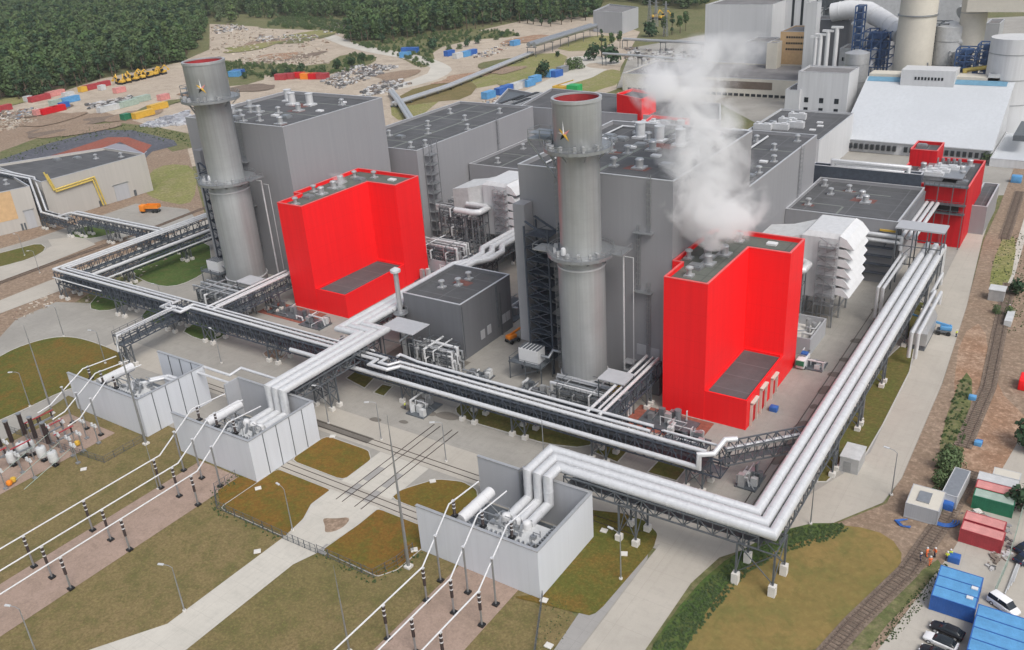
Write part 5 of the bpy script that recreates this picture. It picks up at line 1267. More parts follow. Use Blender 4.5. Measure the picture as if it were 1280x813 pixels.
silo('silo', 'pale round tank right of the concrete chimney', 1190,32,450,6.8,'off_white')
silo('storage_silo', 'wide white cylindrical silo at the right picture edge', 1272,46,425,9.5,'white_wall', dome=False)
silo('absorber_tower', 'thick concrete duct tower at the top right', 1222,-10,450,5.4,'cream_conc')
a = WY(1212,4,446); b = WY(1300,10,446); m = M(); m.box(a.x,b.x,440,456,a.z-3,a.z+7); single(m, 'duct_beam', 'cream_conc', 'heavy concrete duct beam across the top right corner', 'duct')
pts = [WY(1040,16,470), WY(1062,12,470), WY(1085,14,468), WY(1105,26,462), WY(1128,44,450)]; m = M(); m.tube(pts, 4.4, 20, ring=6); single(m, 'flue_duct', 'white', 'fat white round duct sloping down to the concrete chimney', 'duct', None, True)
pts = [WY(1205,18,470), WY(1230,-6,480), WY(1260,-20,490)]; m = M(); m.tube(pts, 4, 20); single(m, 'flue_duct', 'off_white', 'pale round duct behind the thick duct tower', 'duct', None, True)
def steelwork(label, px0, px1, pyb, pyt, Y, dep, mat, n=3, lv=4):
    a, b = WY(px0,pyt,Y), WY(px1,pyt,Y); z1 = a.z; z0 = max(.1, WY(px0,pyb,Y).z); t = thing('steel_frame', label, 'steelwork', ((a.x+b.x)/2,Y,0)); m = M()
    for i in range(n+1):
        x = a.x+(b.x-a.x)*i/n
        for y in (Y,Y+dep): m.bar((x,y,.1),(x,y,z1),.5)
        for k in range(lv+1): z = z0+(z1-z0)*k/lv; m.bar((x,Y,z),(x,Y+dep,z),.4)
    for k in range(lv+1):
        z = z0+(z1-z0)*k/lv
        for y in (Y,Y+dep): m.bar((a.x,y,z),(b.x,y,z),.45)
        if k < lv:
            for i in range(n):
                x, x2 = a.x+(b.x-a.x)*i/n, a.x+(b.x-a.x)*(i+1)/n; m.bar((x,Y,z),(x2,Y,z+(z1-z0)/lv),.3)
    m.build('frame', mat, t); m = M()
    random.seed(px0)
    for k in range(lv):
        z = z0+(z1-z0)*k/lv+.4; w = (b.x-a.x)
        m.box(a.x+w*.08+random.random()*w*.2, b.x-w*.1-random.random()*w*.25, Y+dep*.2, Y+dep*.8, z, z+(z1-z0)/lv*.7)
    m.build('machinery', mat if lv > 3 else 'galv', t); return t
steelwork('blue steel framed filter unit left of the pair, near the duct tower', 1196,1220,92,62,430,9,'frame_blue',2,4)
steelwork('blue steel framed filter unit right of the pair, near the duct tower', 1223,1248,92,56,430,9,'frame_blue',2,4)
steelwork('blue steel framework between the silo and the concrete chimney', 1080,1114,84,40,445,12,'frame_blue',3,4)
steelwork('tall slim blue steel tower above the blue grey silo', 1070,1080,60,8,445,5,'frame_blue',1,6)
steelwork('grey steelwork behind the concrete chimney on its right', 1164,1186,90,30,446,10,'galv_dark',2,5)
steelwork('dark platforms left of the round white duct', 1022,1052,70,-4,500,14,'galv_dark',3,5)
steelwork('small grey steelwork behind the sloping hall ridge', 1118,1160,96,78,436,5,'galv',4,2)
slab('white_box', 'plain white box between the ducts at the top right', 'building', 1160,-10,1212,0,500,30,'off_white','pink')
slab('boiler_annex', 'grey white stepped annex between the four stacks and the blue grey silo', 'building', 1050,60,1066,62,455,14,'off_white','roof_light',wins=((.2,.8,.9,.86,4),))
slab('boiler_annex', 'tall pale cladding block behind the blue grey silo', 'building', 1086,26,1116,26,500,20,'grey_light','roof_light',wins=((.1,.8,.9,.84,6),(.1,.6,.9,.64,6)))
slab('boiler_annex', 'pale block filling the gap right of the concrete chimney', 'building', 1168,44,1184,46,462,12,'white_wall','roof_light')
slab('boiler_annex', 'low pale block in front of the wide white silo', 'building', 1236,92,1262,95,416,10,'off_white','roof_light')
slab('boiler_annex', 'grey block between the duct tower and the wide white silo', 'building', 1232,30,1250,30,470,16,'grey_light','roof_light')
steelwork('grey steel framework above the sloping hall ridge at its right end', 1186,1200,94,66,440,7,'galv',2,4)
steelwork('dark steel framework under the round white duct', 1086,1108,70,44,474,8,'galv_dark',3,3)
for k, P_ in enumerate([[WY(1100,52,450),WY(1092,66,448),WY(1088,84,446)],[WY(1066,30,462),WY(1078,36,458),WY(1080,60,452)],[WY(1180,60,446),WY(1200,52,446),WY(1216,60,448)],[WY(1206,100,428),WY(1206,88,430),WY(1236,84,430),WY(1244,92,428)]]):
    m = M(); m.tube(P_, [1.6,1.1,1.3,.9][k], 12); single(m, 'process_duct', ['white','alu_dull','off_white','pale_yellow'][k], ['white duct dropping beside the concrete chimney','grey duct above the blue grey silo','pale duct between the round tank and the duct tower','dull yellow pipe below the blue filter units'][k], 'duct', None, True)
# lattice pylons by the white hall
def pylon(px, py, top, label, w=4.5):
    c = W(px,py); d = c.y; z = WY(px,top,d).z; t = thing('lattice_pylon', label, 'pylon', (c.x,c.y,0), 0, 'lattice pylons'); m = M(); n = 8
    for i in range(n):
        w0 = w*(1-.8*i/n)/2; w1 = w*(1-.8*(i+1)/n)/2; a, b = z*i/n, z*(i+1)/n
        P = [(-1,-1),(1,-1),(1,1),(-1,1)]
        for k in range(4):
            p, q = P[k], P[(k+1)%4]
            m.bar((c.x+p[0]*w0,c.y+p[1]*w0,a),(c.x+p[0]*w1,c.y+p[1]*w1,b),.3); m.bar((c.x+p[0]*w0,c.y+p[1]*w0,a),(c.x+q[0]*w1,c.y+q[1]*w1,b),.18); m.bar((c.x+p[0]*w1,c.y+p[1]*w1,b),(c.x+q[0]*w1,c.y+q[1]*w1,b),.18)
    m.build('tower', 'galv', t); m = M()
    for f in (.68,.8,.92): m.bar((c.x-w*.9,c.y,z*f),(c.x+w*.9,c.y,z*f),.3)
    m.build('crossarm', 'galv', t)
pylon(940,62,-6,'lattice pylon left of a pair in front of the white hall',8); pylon(951,62,-6,'lattice pylon right of a pair in front of the white hall',8)
pylon(832,46,2,'slim lattice pylon by the dark grove',3); pylon(812,30,-5,'slim lattice pylon behind the grey tank building',3); pylon(820,34,-4,'slim lattice pylon next to another behind the grey building',3)
# pale grey warehouse far back
block('warehouse', 'pale grey windowless warehouse at the far end of the conveyor', 'warehouse', WP([(742,40),(778,43),(798,35),(762,30)]), 17, 'grey_light', 'roof_light', vents=())
# elevated pipelines
def line(label, pts, z, r, step, mat='alu_dull', name='pipeline'):
    P = [W(a,b,z) for a,b in pts]; t = thing(name, label, 'pipeline', (P[0].x,P[0].y,0)); 
    for s in (-1,1):
        m = M(); Q = [p+Vector((s*r*1.3,0,0)) for p in P]; m.tube(Q, r, 10); m.build('pipe', mat, t, True)
    for a, b in zip(P, P[1:]):
        n = max(1,int((b-a).length/step))
        for i in range(n+1): m = M(); p = a+(b-a)*i/n; m.bar((p.x-2*r,p.y,.1),(p.x-2*r,p.y,z-r),.35); m.bar((p.x+2*r,p.y,.1),(p.x+2*r,p.y,z-r),.35); m.bar((p.x-2.6*r,p.y,z-r-.2),(p.x+2.6*r,p.y,z-r-.2),.4); m.build('trestle', 'galv_dark', t)
line('low twin pipeline running from the left boiler house to the conveyor', [(492,130),(560,108),(610,88),(664,66)], 2.2, 1.1, 12)
line('short pale pipeline bend dropping behind the left hall', [(514,150),(500,128),(489,114)], 3, 1.1, 14)
line('low pipeline end behind the left turbine hall roof', [(516,150),(560,158)], 3, 1.0, 14)
line('raised grey conveyor bridge leading to the grey warehouse', [(664,56),(742,32)], 9, 1.8, 24, 'galv')
line('long pale pipeline on posts crossing towards the white hall', [(781,49),(880,54),(960,60)], 7, 1.0, 30)
line('thin pale pipeline on posts above the long low hall', [(755,67),(800,70),(900,78),(960,84)], 8, .7, 30)
# green tank house behind the middle chimney
c = W(708,122); t = thing('green_hopper', 'bright green machine with yellow top behind the middle chimney', 'machine', (c.x,c.y,0)); m = M(); m.box(c.x-9,c.x+1,c.y-3,c.y+3,.1,4.5); m.build('body','green_bright',t); m = M(); m.box(c.x+2,c.x+9,c.y-3,c.y+3,.1,7.5); m.build('tower','green_bright',t)
m = M(); m.box(c.x-8,c.x,c.y-2,c.y+2,4.6,6.4); m.bar((c.x-8,c.y,6),(c.x+5,c.y,10),.6); m.build('gantry','yellow',t)
# air cooled units row on roofs
for k, (px, py) in enumerate([(640,131),(648,135),(659,127),(668,133)]):
    c = W(px,py,22); t = thing('cooler_bank', '%s long louvred cooler bank left of the middle chimney top' % ['nearest','second','third','furthest'][k], 'cooler bank', (c.x,c.y,20), 0, 'louvred cooler banks'); m = M(); m.box(c.x-2,c.x+2,c.y-10,c.y+10,20,24.2); m.build('casing','alu_dull',t)
    m = M(); m.box(c.x-1,c.x+1,c.y-9,c.y+9,24.2,24.5); m.build('grille','black',t)
block('equipment_deck', 'dark flat deck carrying the louvred cooler banks', 'deck', WP([(600,150),(700,160),(720,128),(635,112)],20), 20.5, 'grey', 'galv_dark')

# --- beige buildings at the left
bb = block('beige_hall', 'long beige hall with dark roof and yellow roof pipe at the left', 'industrial hall', WP([(51,228),(181,192.6),(131,185),(-10,207)],16), 16, 'beige_wall', 'roof')
P0, P1_ = W(51,228,16), W(181,192.6,16); P0.z = P1_.z = 0; LB = (P1_-P0).length; dd = (P1_-P0).normalized(); nn = Vector((dd.y,-dd.x,0))
def onwall(par, s0, s1, z0, z1, mat, name, t=.15):
    m = M(); a, b = P0+dd*s0, P0+dd*s1; m.add([a+nn*t+Vector((0,0,z0)), b+nn*t+Vector((0,0,z0)), b+nn*t+Vector((0,0,z1)), a+nn*t+Vector((0,0,z1)), a+Vector((0,0,z0)), b+Vector((0,0,z0)), b+Vector((0,0,z1)), a+Vector((0,0,z1))], [(0,1,2,3),(0,4,5,1),(1,5,6,2),(2,6,7,3),(3,7,4,0)]); m.build(name, mat, par)
onwall(bb, LB*.62, LB*.76, .1, 6.5, 'grey_light', 'roller_door'); onwall(bb, LB*.61, LB*.77, 6.5, 7, 'galv', 'door_lintel'); onwall(bb, LB*.45, LB*.475, .1, 2.6, 'galv_dark', 'door'); onwall(bb, LB*.8, LB*.825, .1, 2.6, 'galv_dark', 'door')
f = lambda s, z: P0+dd*(s*LB)+nn*.7+Vector((0,0,z))
for q in (0, 1): m = M(); m.tube([f(.04+.02*q,19.5-q),f(.08+.02*q,12-q*.9),f(.46-.02*q,12.6-q*.9),f(.50-.025*q,.5)], .32, 8); m.build('yellow_pipe', 'pale_yellow', bb, True)
cb = W(120,198,15.4); put_vents(bb, [('small',cb.x,cb.y),('small',cb.x+9,cb.y+6),('flat',cb.x-9,cb.y-3),('flat',cb.x-16,cb.y-8)], 15.1)
b0 = block('beige_hall', 'beige hall with roller door and orange corner at the left picture edge', 'industrial hall', WP([(37,233),(-70,256),(-110,228),(4,213)],16), 16, 'beige_wall', 'roof')
P0, P1_ = W(-70,256,16), W(37,233,16); P0.z = P1_.z = 0; LB = (P1_-P0).length; dd = (P1_-P0).normalized(); nn = Vector((dd.y,-dd.x,0))
onwall(b0, LB*.84, LB*.955, .1, 7, 'grey_light', 'roller_door'); onwall(b0, LB*.83, LB*.965, 7, 7.5, 'galv', 'door_lintel'); onwall(b0, LB*.76, LB*.785, .1, 2.8, 'galv_dark', 'door'); onwall(b0, LB*.8, LB*.82, .1, 2.8, 'galv_dark', 'door'); onwall(b0, LB*.4, LB*.76, 5, 15.8, 'tan_wall', 'orange_panel', .05)
cb = W(8,230,15.4); put_vents(b0, [('small',cb.x,cb.y)], 15.1)

# --- containers
def cont_mesh(L, wd=2.45, h=2.6):
    m = M(); m.box(-L/2,L/2,-wd/2,wd/2,.15,h); n = int(L/.4)
    for i in range(n):
        x = -L/2+.25+i*(L-.5)/n
        for s in (-1,1): m.box(x,x+.16,min(s*wd/2,s*(wd/2+.05)),max(s*wd/2,s*(wd/2+.05)),.3,h-.15)
    return m
def make_cont(mat, L=6.06, roofmat=None, h=2.6, wd=2.45):
    t = thing('shipping_container', 'x', 'container'); cont_mesh(L, wd, h).build('shell', mat, t)
    m = M()
    for a in (-L/2,L/2):
        for b in (-wd/2,wd/2): m.cbox((a,b,h/2+.03),(.18,.18,h+.02))
    for b in (-wd/2,wd/2): m.box(-L/2,L/2,b-.07,b+.07,h-.05,h+.06); m.box(-L/2,L/2,b-.07,b+.07,.05,.25)
    for a in (-L/2,L/2): m.box(a-.07,a+.07,-wd/2,wd/2,h-.05,h+.06)
    m.build('frame', mat, t)
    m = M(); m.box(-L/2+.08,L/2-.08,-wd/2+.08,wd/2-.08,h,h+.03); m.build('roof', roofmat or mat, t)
    for s in (-.5,.5): m = M(); m.box(L/2+.01,L/2+.06,s*1.1-.5,s*1.1+.5,.35,h-.15); m.build('door', mat, t)
    return Proto(t)
CK = {}
def cont(px, py, rz, mat, label, L=6.06, h=2.6, roofmat=None, group=None, wd=2.45, z=.06, loc=None, grey=None):
    k = (mat, L, h, roofmat, wd)
    if k not in CK: CK[k] = make_cont(mat, L, roofmat, h, wd)
    c = loc or W(px, py); return CK[k].put((c[0],c[1],z), rz, label, group)
YG = 'containers in the far yard'
A0, A1 = R(94), R(4)
far = [(50,123,A0,'maroon','long faded red cabin row in the far left yard, by the forest',18),(70,117,A0,'pink','pale red cabin row continuing the faded red one by the forest',16),(36,124,A0,'off_white','white container at the left end of the long red ones',6),
 (86,119,A0,'off_white','white cabin right of the long red ones by the forest',9),(92,123,A0,'off_white','white cabin right of the long light blue container',7),
 (104,112,A0,'yellow','orange container left of the dark red one by the forest',6),(115,109,A0,'maroon','dark red long container near the yellow machines',16),(131,105,A0,'maroon','dark red short container near the yellow machines',10),(128,110,A0,'off_white','white cabin in front of the dark red containers',5),
 (81,132,A0,'blue','bright blue container beside a long light blue one',7),(70,129,A0,'pale_green','pale container at the left of the blue ones',9),(88,125,A0,'blue_light','light blue long container in the far left yard',16),
 (4,136,A0,'maroon','dark red container at the left picture edge',14),(62,139,A0,'red_dull','bright red flat roofed row in front of the blue containers, left',14),(50,141,A0,'pink','pale red tent like container at the left of the bright red row',8),(74,136,A0,'red_dull','bright red flat roofed row in front of the blue containers, right',10),
 (140,135,A0,'off_white','pale long cabin row in the middle of the yard, left end',17),(160,130,A0,'pale_green','pale green long container in the middle of the yard',18),(178,124,A0,'pale_green','pale green open frame container right of the long one',14),(128,138,A0,'off_white','white container at the left end of the pale row',6),(150,113,A0,'pink','pale pink low container on the open sand',10),(205,122,A0,'pink','pinkish low container near the left chimney head',9),
 (158,147,A0,'green','small green container left of the orange pair',6),(180,143.5,A0,'yellow','orange container with a dark emblem, nearer one',17),(198,134,A0,'yellow','orange container with a dark emblem, further one',16)]
for px,py,rz,mt,lb,L in far: cont(px,py+3,rz,mt,lb,L*.82,3.6,None,YG,3.8)
for px,py,mt,lb in [(352,100,'maroon','red container right of the left chimney top, first'),(362,99,'maroon','red container right of the left chimney top, second'),(374,98,'red_dull','bright red container right of the left chimney top, third'),(384,99,'orange','orange container among the red ones behind the left boiler house'),(394,99,'red_dull','bright red container at the right end of the red row'),(404,99,'maroon','small red container at the end of the red row'),
  (299,94,'blue','blue container beside the left chimney top'),(294,96,'blue_light','light blue container hidden beside the left chimney top'),
  (507,72,'blue_light','blue container with pale blue roof on the sandy track, front'),(509,66,'blue','blue container on the sandy track, behind the first'),(517,66,'blue','blue container on the sandy track, right of the pair'),
  (562,70,'blue','blue container in the middle of the sandy ground'),(573,73,'off_white','white container between the two blue groups'),(582,71,'blue_light','light blue container right of the white one'),(590,69,'blue','blue container at the end of the sandy ground row'),
  (644,57,'blue_light','single blue container beside the low pipeline'),
  (611,123,'blue_light','light blue container at the left end of the row behind the halls'),(627,118,'blue','blue container second in the row behind the halls'),(634,115,'blue','blue container third in the row behind the halls'),(645,112,'off_white','pale container fourth in the row behind the halls'),(654,109,'alu_dull','grey container fifth in the row behind the halls'),(661,108,'blue_light','light blue container sixth in the row behind the halls'),(669,103,'blue_light','blue container before the green bush'),(689,96,'blue_light','light blue container after the green bush'),(696,96,'blue','blue container at the right end of the row'),(703,91,'galv','grey cabin beyond the blue row')]:
    cont(px,py,R(86 if px > 560 else 20),mt,lb,8.5,4.0,None,wd=4,group='containers behind the halls')
# near right
cont(0,0,R(0),'grey_light','white office cabin with cream roof beside the blue hoses','x' and 5.2,3.0,'cream_conc',None,6.2,.1,(-14.8,141.6))
cont(0,0,R(86),'off_white','narrow white container with dirty grey roof beside the dark track',9.2,2.7,'galv',None,2.5,.1,(-11.2,149.3))
cont(0,0,R(0),'green','dark green container with faded green and pink roof',6.2,2.6,'pale_green','containers by the fence on the right',2.5,.1,(-4.9,147.9))
cont(0,0,R(0),'maroon','container with faded pink roof behind the dark green one',6.2,2.6,'pink','containers by the fence on the right',2.5,.1,(-5.0,150.7))
cont(0,0,R(0),'off_white','pale roofed container behind the pink roofed one',6.2,2.6,'off_white','containers by the fence on the right',2.5,.1,(-5.1,153.5))
cont(0,0,R(0),'off_white','small pale roofed container furthest back in the right row',4.2,2.6,'cream_conc','containers by the fence on the right',2.3,.1,(-4.0,156.2))
cont(0,0,R(-2),'maroon','red container with pink roof in front of the pair above the blue shed',6.2,2.6,'pink','faded red container pair',2.5,.1,(-5.2,137.2))
cont(0,0,R(-2),'maroon','red container with pink roof at the back of the pair above the blue shed',6.0,2.6,'pink','faded red container pair',2.5,.1,(-5.3,140.2))
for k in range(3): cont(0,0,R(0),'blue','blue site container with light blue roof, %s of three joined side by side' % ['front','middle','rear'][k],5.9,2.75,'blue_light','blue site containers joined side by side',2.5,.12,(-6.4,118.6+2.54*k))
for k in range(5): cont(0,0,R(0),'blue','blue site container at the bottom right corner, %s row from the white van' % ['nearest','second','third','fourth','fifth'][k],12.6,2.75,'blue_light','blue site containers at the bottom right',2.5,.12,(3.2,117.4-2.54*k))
m = M(); 
for a, b in ((-4.6,121.5),(-4.9,119.0)):
    m = M(); m.box(a,a+.9,b,b+.6,2.93,3.1); single(m, 'roof_hatch', 'white', 'white roof hatch on the blue site container, %s one' % ('rear' if b > 120 else 'front'), 'roof hatch', 'white roof hatches')
m = M(); m.box(-16,-14,139.8,143,3.15,3.35); single(m, 'roof_unit', 'galv', 'rusty roof unit on the white office cabin', 'roof unit')
m = M(); m.cbox((-22.2,138.5,1.7),(3.4,3.0,3.4)); 
t = thing('equipment_cabin', 'grey box cabin on concrete beside the right lawn strip', 'cabin', (-25,150,0)); c = W(1062,588)
m = M(); m.cbox((c.x,c.y+1.4,1.7),(3.4,5.2,3.2)); m.build('body','alu_dull',t); m = M(); m.cbox((c.x,c.y+1.4,3.4),(3.6,5.4,.2)); m.build('roof','off_white',t); m = M(); m.cbox((c.x-.3,c.y-1.22,1.4),(1.4,.1,2.2)); m.build('door','galv',t)
c = W(1245,374); m = M(); m.cbox((c.x,c.y,1.5),(3.6,3.6,3)); tg = thing('track_hut','small grey hut by the overgrown track at the right','hut',(c.x,c.y,0)); m.build('body','alu_dull',tg); m = M(); m.cbox((c.x,c.y,3.1),(3.9,3.9,.2)); m.build('roof','off_white',tg)
c = W(1261,402); m = M(); m.cbox((c.x,c.y,.8),(1.6,7,1.6)); single(m,'trough','off_white','long pale concrete trough lying by the overgrown track','trough')
# --- vehicles and machines
def bev(m, name, mat, par, w=.06, seg=2):
    o = m.build(name, mat, par); b = o.modifiers.new('bevel','BEVEL'); b.width = w; b.segments = seg; b.limit_method = 'ANGLE'; o.data.shade_smooth(); return o
def loft(m, secs):
    "secs: list of (x, half width low, half width top, z low, z shoulder, z top)"
    n = 6; vs = []
    for x, w0, w1, z0, zs, z1 in secs: vs += [(x,-w0,z0),(x,w0,z0),(x,w0*1.03,zs),(x,w1,z1),(x,-w1,z1),(x,-w0*1.03,zs)]
    fs = []
    for i in range(len(secs)-1):
        for k in range(n): fs.append((i*n+k,i*n+(k+1)%n,(i+1)*n+(k+1)%n,(i+1)*n+k))
    fs += [tuple(reversed(range(n))), tuple((len(secs)-1)*n+k for k in range(n))]; m.add(vs, fs)
def make_car(mat, van=False, roofmat=None):
    t = thing('parked_car' if not van else 'parked_van', 'x', 'car' if not van else 'van')
    m = M()
    if van: loft(m, [(-2.3,.85,.8,.35,.8,1.05),(-2.25,.9,.86,.3,.9,1.1),(0,.93,.88,.28,.95,1.12),(1.3,.92,.86,.28,.9,1.08),(2.0,.86,.76,.3,.75,.92),(2.25,.78,.66,.35,.6,.74)])
    else: loft(m, [(-2.3,.8,.72,.4,.75,.92),(-2.2,.87,.78,.3,.8,.98),(-1.2,.91,.82,.27,.85,1.0),(0,.92,.84,.26,.85,.98),(1.0,.91,.82,.27,.82,.97),(1.8,.87,.75,.3,.7,.85),(2.3,.76,.62,.38,.58,.68)])
    bev(m, 'body', mat, t)
    m = M()
    if van: loft(m, [(-2.2,.84,.74,1.0,1.3,1.72),(-1.9,.86,.74,1.0,1.35,1.8),(.7,.85,.72,1.0,1.35,1.78),(1.45,.8,.6,1.0,1.05,1.12)])
    else: loft(m, [(-2.0,.78,.6,.9,.95,1.05),(-1.4,.8,.6,.9,1.1,1.42),(.2,.8,.6,.9,1.12,1.44),(1.05,.78,.62,.9,.95,1.0)])
    bev(m, 'windows', 'glass', t, .04)
    m = M()
    if van: m.box(-2.1,.75,-.72,.72,1.78,1.85)
    else: m.box(-1.35,.2,-.6,.6,1.4,1.47)
    bev(m, 'roof', roofmat or mat, t, .03)
    for sx in (-1.4,1.4):
        for s in (-1,1):
            m = M(); m.tube([(sx,s*.72,.33),(sx,s*.93,.33)], .33, 16); w = m.build('wheel','tyre',t); m = M(); m.tube([(sx,s*.9,.33),(sx,s*.95,.33)], .2, 12); m.build('rim','alu',w)
    for s in (-1,1):
        m = M(); m.cbox((2.16,s*.58,.66),(.25,.3,.14)); m.build('headlight','white',t); m = M(); m.cbox((-2.27,s*.64,.78),(.1,.24,.16)); m.build('tail_light','red_dull',t)
        m = M(); m.cbox((.85,s*1.0,.98),(.2,.16,.14)); m.build('mirror',mat,t)
    for s in (-1,1):
        if van:
            m = M(); m.box(-.6,-.5,s*.8-.03,s*.8+.06,1.1,1.78); m.build('pillar',mat,t)
    return Proto(t)
MT['car_black'] = plain('black_car_paint',(.02,.02,.024),.2,.2,.05); MT['car_white'] = plain('white_car_paint',(.78,.78,.78),.22,0,.03); MT['car_navy'] = plain('dark_blue_car_paint',(.02,.03,.06),.2,.2,.05)
CB, CW, CV = make_car('car_black'), make_car('car_white', roofmat='glass'), make_car('car_white', True)
def pcar(P, px, py, rz, lb, gr='parked cars'): c = W(px,py,.7); P.put((c.x,c.y,.13), rz, lb, gr)
pcar(CB,1184,788,R(172),'black estate car parked furthest back in the row by the blue containers')
pcar(CW,1176,802,R(172),'white hatchback with dark glass roof parked between two black cars')
pcar(CB,1171,818,R(172),'black car at the bottom edge in front of the white hatchback')
pcar(CV,1255,757,R(-30),'white people carrier behind the blue containers','parked vans')
CN = make_car('car_navy'); pcar(CN,1283,697,R(60),'dark blue car at the right picture edge, nearer one'); pcar(CN,1284,684,R(60),'dark blue car at the right picture edge, further one')
pcar(CV,1290,480,R(80),'pale van cut off by the right picture edge','parked vans')
c = W(1280,484); m = M(); m.cbox((c.x,c.y,1.3),(2.2,4.4,2.4)); bev(m,'red_van_body','red',None,.2); o = bpy.data.objects['red_van_body']; tag(o,'red box shaped van at the right picture edge','van')
# tipper lorry
c = W(189,266); t = thing('tipper_lorry','orange tipper lorry parked before the beige hall','lorry',(0,0,0))
m = M(); m.cbox((3.0,0,1.9),(2.2,2.5,2.6)); bev(m,'cab','orange',t,.2); m = M(); m.cbox((4.06,0,2.4),(.1,2.1,.9)); m.build('windscreen','glass',t)
m = M(); m.cbox((-1.2,0,1.9),(5.6,2.5,.2)); m.cbox((-1.2,1.2,2.6),(5.6,.12,1.4)); m.cbox((-1.2,-1.2,2.6),(5.6,.12,1.4)); m.cbox((1.6,0,2.6),(.12,2.5,1.4)); m.cbox((-4,0,2.6),(.12,2.5,1.4)); m.build('tipper_body','orange',t)
m = M(); m.cbox((0,0,.95),(7.6,1,.5)); m.build('chassis','galv_dark',t)
for sx in (3,-1.6,-3.1):
    for s in (-1,1): m = M(); m.tube([(sx,s*.85,.55),(sx,s*1.22,.55)],.55,16); m.build('wheel','tyre',t)
t.location = (c.x,c.y,.14); t.rotation_euler.z = R(205)
# boom lifts
def boom_lift(px, py, mat, label, rz, stow):
    c = W(px,py); t = thing('boom_lift', label, 'boom lift'); m = M(); m.cbox((0,0,.9),(3.0,2.0,.6)); bev(m,'chassis','galv_dark',t)
    for a in (-1.1,1.1):
        for s in (-1,1): m = M(); m.tube([(a,s*.85,.5),(a,s*1.25,.5)],.5,14); m.build('wheel','tyre',t)
    m = M(); m.cbox((-.4,0,1.7),(2.6,1.7,1.0)); bev(m,'turret',mat,t,.15)
    m = M(); L = stow
    m.bar((-1.6,0,2.1),(L*.55,0,2.1+L*.16),.42,.5); m.bar((L*.5,0,2.05+L*.15),(L,0,2.1+L*.28),.3,.36); m.bar((-1.6,0,1.8),(-1.2,0,2.6),.3); m.build('boom',mat,t)
    m = M(); bx, bz = L+.3, 2.1+L*.28-.9
    for a in (0,1.1):
        for b in (-.9,.9): m.bar((bx+a,b,bz),(bx+a,b,bz+1.1),.07)
    for z in (bz,bz+.55,bz+1.1):
        for b in (-.9,.9): m.bar((bx,b,z),(bx+1.1,b,z),.07)
        for a in (0,1.1): m.bar((bx+a,-.9,z),(bx+a,.9,z),.07)
    m.box(bx,bx+1.1,-.9,.9,bz-.08,bz); m.build('basket','galv',t); t.location = (c.x,c.y,.15); t.rotation_euler.z = rz
boom_lift(1179,418,'blue_light','light blue boom lift with its arm stretched out on the right hand road',R(188),9)
boom_lift(641,428,'orange','orange boom lift parked at the corner of the dark hall',R(75),5)
# yellow machines row
def digger():
    t = thing('excavator','x','excavator'); m = M()
    for s in (-1,1): m.cbox((0,s*1.1,.5),(3.8,.6,.95))
    m.cbox((0,0,.7),(1.6,1.8,.5)); m.build('tracks','tyre',t)
    m = M(); m.cbox((-.4,0,1.7),(3.4,2.5,1.2)); bev(m,'house','yellow',t,.12)
    m = M(); m.cbox((.9,.75,2.5),(1.4,1.0,1.5)); m.build('cab','glass',t)
    m = M(); m.bar((1.2,0,1.8),(3.6,0,4.6),.5); m.bar((3.6,0,4.6),(5.6,0,2.6),.4); m.cbox((5.7,0,2.1),(.9,1.1,.9)); m.build('boom','yellow',t); return Proto(t)
PD = digger(); random.seed(11)
for k in range(14):
    px = 148+k*4.3; py = 104.5-k*1.05+(k%2)*2.4; c = W(px,py); PD.put((c.x,c.y,.05), random.uniform(0,6), 'yellow construction machine in the row before the forest, number %s from the left' % ['one','two','three','four','five','six','seven','eight','nine','ten','eleven','twelve','thirteen','fourteen'][k], 'yellow machines at the forest edge', 1.35)
for px,py,lb in [(818,24,'yellow machine before the far grove right of the warehouse'),(828,25,'yellow machine beside another near the far grove')]:
    c = W(px,py); PD.put((c.x,c.y,.05), 1, lb, 'yellow machines near the grove', 1.6)
# white tanker at the red block
c = W(1003,458); t = thing('service_vehicle','small white and green service vehicle parked at the nearer red block','vehicle',(c.x,c.y,0)); m = M(); m.cbox((c.x,c.y,1.5),(2,4.4,2.2)); bev(m,'body','white',t,.15); m = M(); m.cbox((c.x,c.y-2,1.8),(1.8,.9,1.2)); m.build('cab','green',t); m = M(); m.cbox((c.x,c.y+1,2.9),(1.4,1.4,.5)); m.build('tank','blue',t)
m = M()
for s in (-1,1):
    for q in (-1.4,1.4): m.tube([(c.x+s*.8,c.y+q,.45),(c.x+s*1.05,c.y+q,.45)],.42,12)
m.build('wheels','tyre',t)
for px,py,mt,lb,s in [(967,514,'blue','blue bin beside the nearer red block doors',1.5),(1222,557,'blue_light','blue barrel behind the dirty white container',1.2),(1178,631,'blue_light','light blue tank between the two white cabins, upper',1.8),(1183,636,'blue','blue tank between the two white cabins, lower',1.9),(1192,702,'blue','blue crate beside the workers',1.6),(1224,495+60,'blue','blue bin at the end of the dark track',1.0),(1215,500,'blue_light','light blue board lying on the dark track',1.3),(1270,228,'blue_light','light blue tank beside the far road',3.0),(1219,672,'orange','orange valve unit lying before the red containers',.9),(1222,634,'orange','orange machine between green and red containers',1.6),(990,602,'alu','small grey box beside the embedded track',.8)]:
    c = W(px,py); m = M(); m.cbox((c.x,c.y,s*.4),(s*1.1,s*.9,s*.8)); m.cbox((c.x,c.y,s*.82),(s*.9,s*.7,s*.06)); bev(m,'crate',mt,None,.05); o = bpy.data.objects[bpy.data.meshes[-1].name] if False else [q for q in bpy.data.objects if q.name.startswith('crate')][-1]; tag(o, lb, 'crate')
